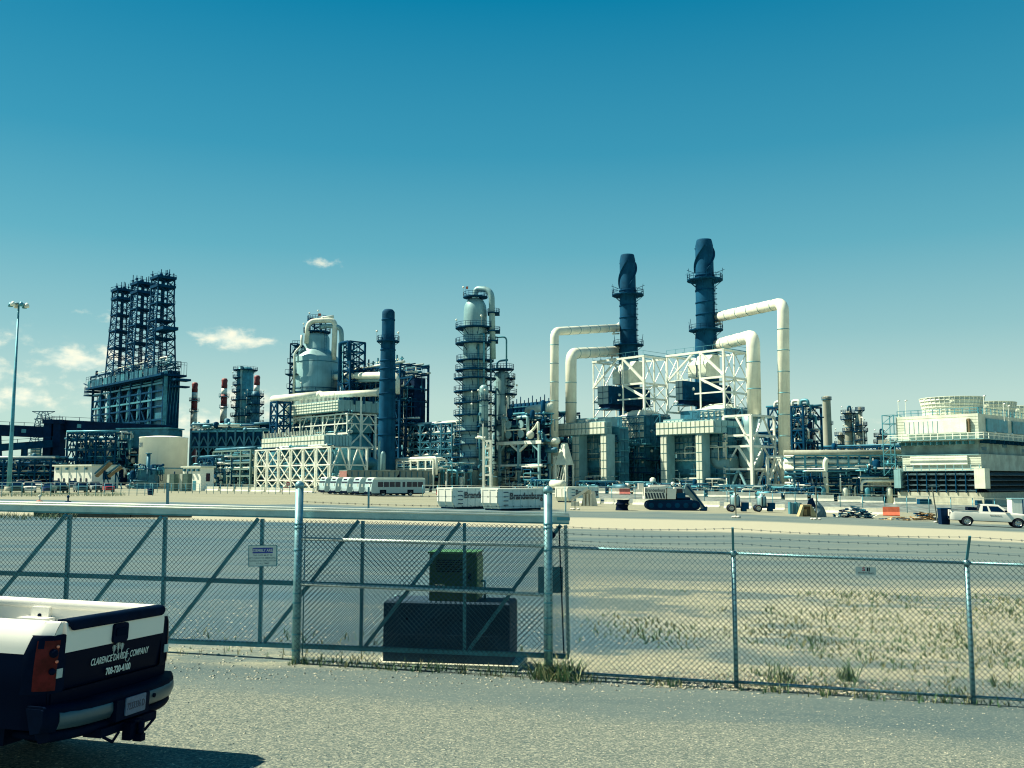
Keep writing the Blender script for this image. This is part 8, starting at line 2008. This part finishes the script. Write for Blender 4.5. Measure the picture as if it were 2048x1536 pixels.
# barrel, box truck, red signs, small cones
C = gpt(301, 990); t = thing('waste_barrel', 'dark open barrel standing by the car park fence', 'barrel', C); MB().lathe([(.42, 0), (.48, .5), (.5, 1.0), (.46, 1.0), (.44, .9)], 14, cap=False).build('drum', DARKER, t)
C = onground(2011, 88); t = thing('box_truck', 'white box truck lettered Brandenburg cut off by the frame edge', 'truck', C, R(-18))
zt = hz(999, t.location.y) - t.location.z
MB().box(0, 6.5, 0, 2.4, .95, zt).build('box', WHITE, t); MB().box(-.04, 6.54, -.04, 2.44, zt + .01, zt + .1).build('roof_rim', GREYP, t); MB().box(.85, .93, -.05, -.004, 1.0, zt).build('seam', DARK, t)
text('Brandenburg', .95, M('decal_black', (.012, .03, .05), .5), t, (1.0, -.02, 1.75), (R(90), 0, 0), bold=.03, align='LEFT', ext=.004)
for x in (1.2, 5.0):
    for y in (.2, 2.2): wheel(t, x, y, .45, .26, -1 if y < 1 else 1)
MB().box(.1, 8.2, .4, 2.0, .55, .94).build('chassis', DARK, t); MB().poly([(6.6, .6), (8.4, .6), (8.4, 1.4), (7.9, 2.3), (6.6, 2.3)], .15, 2.25).build('cab', WHITE, t)
for k, u in enumerate((576, 599)):
    C = gpt(u, 985); t = thing('entry_sign', ['round red sign on a rail left of its twin', 'round red sign on a rail next to the buses'][k], 'sign', C, 0, 'round red signs'); MB().bar((0, 0, 0), (0, 0, 1.6), .07).build('post', TEAL, t)
    MB().cyl((0, -.06, 1.75), (0, -.01, 1.75), .42, n=18).build('disc', M('sign_red_face', (.38, .05, .07), .5), t); MB().box(-.28, .28, -.075, -.062, 1.69, 1.81).build('bar', WHITE, t)
for k, (u, v) in enumerate(((79, 1003), (136, 1004))):
    C = gpt(u, v); t = thing('sprinkler_stub', ['pale pipe stub on the yard with an orange foot', 'dark pipe stub on the yard'][k], 'pipe stub', C); MB().cyl((0, 0, 0), (0, 0, .55), .09, n=8).build('stub', PANEL if k == 0 else DARK, t); MB().ball((0, 0, .6), .17, 8).build('cap', PANEL if k == 0 else DARK, t); MB().lathe([(.4, 0), (.3, .1)], 8).build('foot', ORANGE if k == 0 else DARK, t)
# kerb logs lying beyond the gate at left
C = gpt(70, 1033); t = thing('timber_kerb', 'long dark timber lying in weeds beyond the gate', 'timber', C, R(-4)); MB().box(0, 7.2, -.2, .2, -.05, .38).build('log', M('dark_timber', (.04, .05, .04), .9), t); MB().box(7.3, 11.6, -.2, .2, -.05, .36).build('log', M('dark_timber', (.04, .05, .04), .9), t)
# ---------------------------------------------------------------- weeds, grass and loose stones near the fence
GRASS = M('grass_blade', (.06, .14, .06), .7, var=.45, scale=.8); DRY = M('dry_grass', (.24, .25, .12), .8, var=.3, scale=1)
def tuft(mb, p, h, n, r, spread=.5):
    for k in range(n):
        a = r.uniform(0, 6.28); l = h * r.uniform(.45, 1.1); b = Vector((math.cos(a), math.sin(a), 0)); q0 = p + b * r.uniform(0, .03); w_ = .004 + l * .012
        s_ = Vector((-b.y, b.x, 0)) * w_; q1 = q0 + b * l * spread * .35 + Vector((0, 0, l * .62)); q2 = q0 + b * l * spread * r.uniform(.7, 1.1) + Vector((0, 0, l * .92))
        mb.add([q0 - s_, q0 + s_, q1 - s_ * .8, q1 + s_ * .8, q2], [(0, 1, 3, 2), (2, 3, 4)])
r = random.Random(44); g1, g2 = MB(), MB()
from mathutils import noise as _nz
cnt = 0
while cnt < 3200:                                   # weeds in the pale gravel right of the gate
    y = r.uniform(14.0, 27); x = r.uniform(.9, .62 * y + 1)
    d = _nz.noise(Vector((x * .35, y * .22, 3.0))) + .45 * _nz.noise(Vector((x * 1.3, y * .9, 8)))
    bias = sstep(2.0, 10, x) * .42 - .10 - .02 * max(0, y - 20)
    if d + bias < r.uniform(-.15, .8): continue
    p = Vector((x, y, gz(x, y))); tuft(g2 if r.random() < .35 else g1, p, r.uniform(.04, .16) * (1.6 if r.random() < .08 else 1), r.randint(3, 6), r, .7); cnt += 1
for k in range(420):                                # along the foot of the fence and gate
    u = r.uniform(560, 2060); p = on_line(u, r.uniform(-.25, .35)); dens = _nz.noise(Vector((p.x * .9, 0, 1)))
    if dens < -.1 and r.random() < .75: continue
    tuft(g2 if r.random() < .3 else g1, p, r.uniform(.05, .20), r.randint(3, 7), r)
for k in range(160):                                # sparse weeds left, beyond the gate
    y = r.uniform(15.5, 19); x = r.uniform(-.5 * y, .2); p = Vector((x, y, gz(x, y))); tuft(g2 if r.random() < .4 else g1, p, r.uniform(.05, .2), r.randint(3, 6), r)
for k in range(700):                                # strip below the car park fence
    u = r.uniform(-40, 250); p = gpt(u, r.uniform(988.5, 993)); tuft(g1, p, r.uniform(.3, .7), 4, r, .9)
for k in range(260):
    u = r.uniform(-30, 150); p = gpt(u, r.uniform(1031, 1040)); tuft(g2 if r.random() < .3 else g1, p, r.uniform(.2, .55), 5, r, .9)
g1.build('grass', GRASS, kind='stuff'); g2.build('dry_grass', DRY, kind='stuff')
w1 = thing('weed_clump', 'bushy weed clump with dry grass heads at the foot of the right gate post', 'weed', on_line(1100, -.1)); mb = MB(); md = MB()
for k in range(70): p = Vector((r.gauss(0, .16), r.gauss(0, .10), 0)); tuft(md if r.random() < .35 else mb, p, r.uniform(.12, .42), 5, r, 1.1)
mb.build('blades', GRASS, w1); md.build('dry_blades', DRY, w1)
for k, u in enumerate((1140, 1545, 1672)):
    w2 = thing('weed', ['leggy weed behind the gate end', 'leafy green weed in the gravel behind the fence', 'small leafy weed near the fence maker plate'][k], 'weed', on_line(u, .4 + .5 * k)); mb = MB()
    for j in range(26): tuft(mb, Vector((r.gauss(0, .08), r.gauss(0, .08), 0)), r.uniform(.15, .38), 4, r, .8)
    mb.build('blades', GRASS, w2)
# loose stones
STONE = M('loose_stone', (.40, .38, .29), .9, var=.35, scale=8); STONE2 = M('grey_stone', (.16, .19, .17), .9, var=.35, scale=8)
s1, s2 = MB(), MB()
def stone(mb, p, q, r):
    vs = []
    for d in ((1, .2, 0), (-1, -.1, .1), (.1, 1, 0), (-.2, -1, 0), (.25, .1, .62), (0, 0, -.4)): vs.append(p + Vector(d) * q * r.uniform(.6, 1.2))
    mb.add(vs, [(0, 2, 4), (2, 1, 4), (1, 3, 4), (3, 0, 4), (2, 0, 5), (1, 2, 5), (3, 1, 5), (0, 3, 5)])
for k in range(15000):
    y = r.uniform(5.5, 13.8) if r.random() < .55 else r.uniform(13.8, 24); x = r.uniform(-.58 * y - .5, .60 * y + 1)
    near = y < 13.5
    q = r.uniform(.006, .016) if near else r.uniform(.010, .032)
    if r.random() < .02: q *= 1.5
    stone(s1 if r.random() < (.45 if near else .7) else s2, Vector((x, y, gz(x, y))), q, r)
for k in range(1800):                                # bright spill of stones behind the fence
    x = r.gauss(3.9, 1.1); y = 13.9 + abs(r.gauss(0, .8)); stone(s1, Vector((x, y, gz(x, y) + .01)), r.uniform(.012, .035), r)
s1.build('gravel', STONE, kind='stuff'); s2.build('grey_gravel', STONE2, kind='stuff')
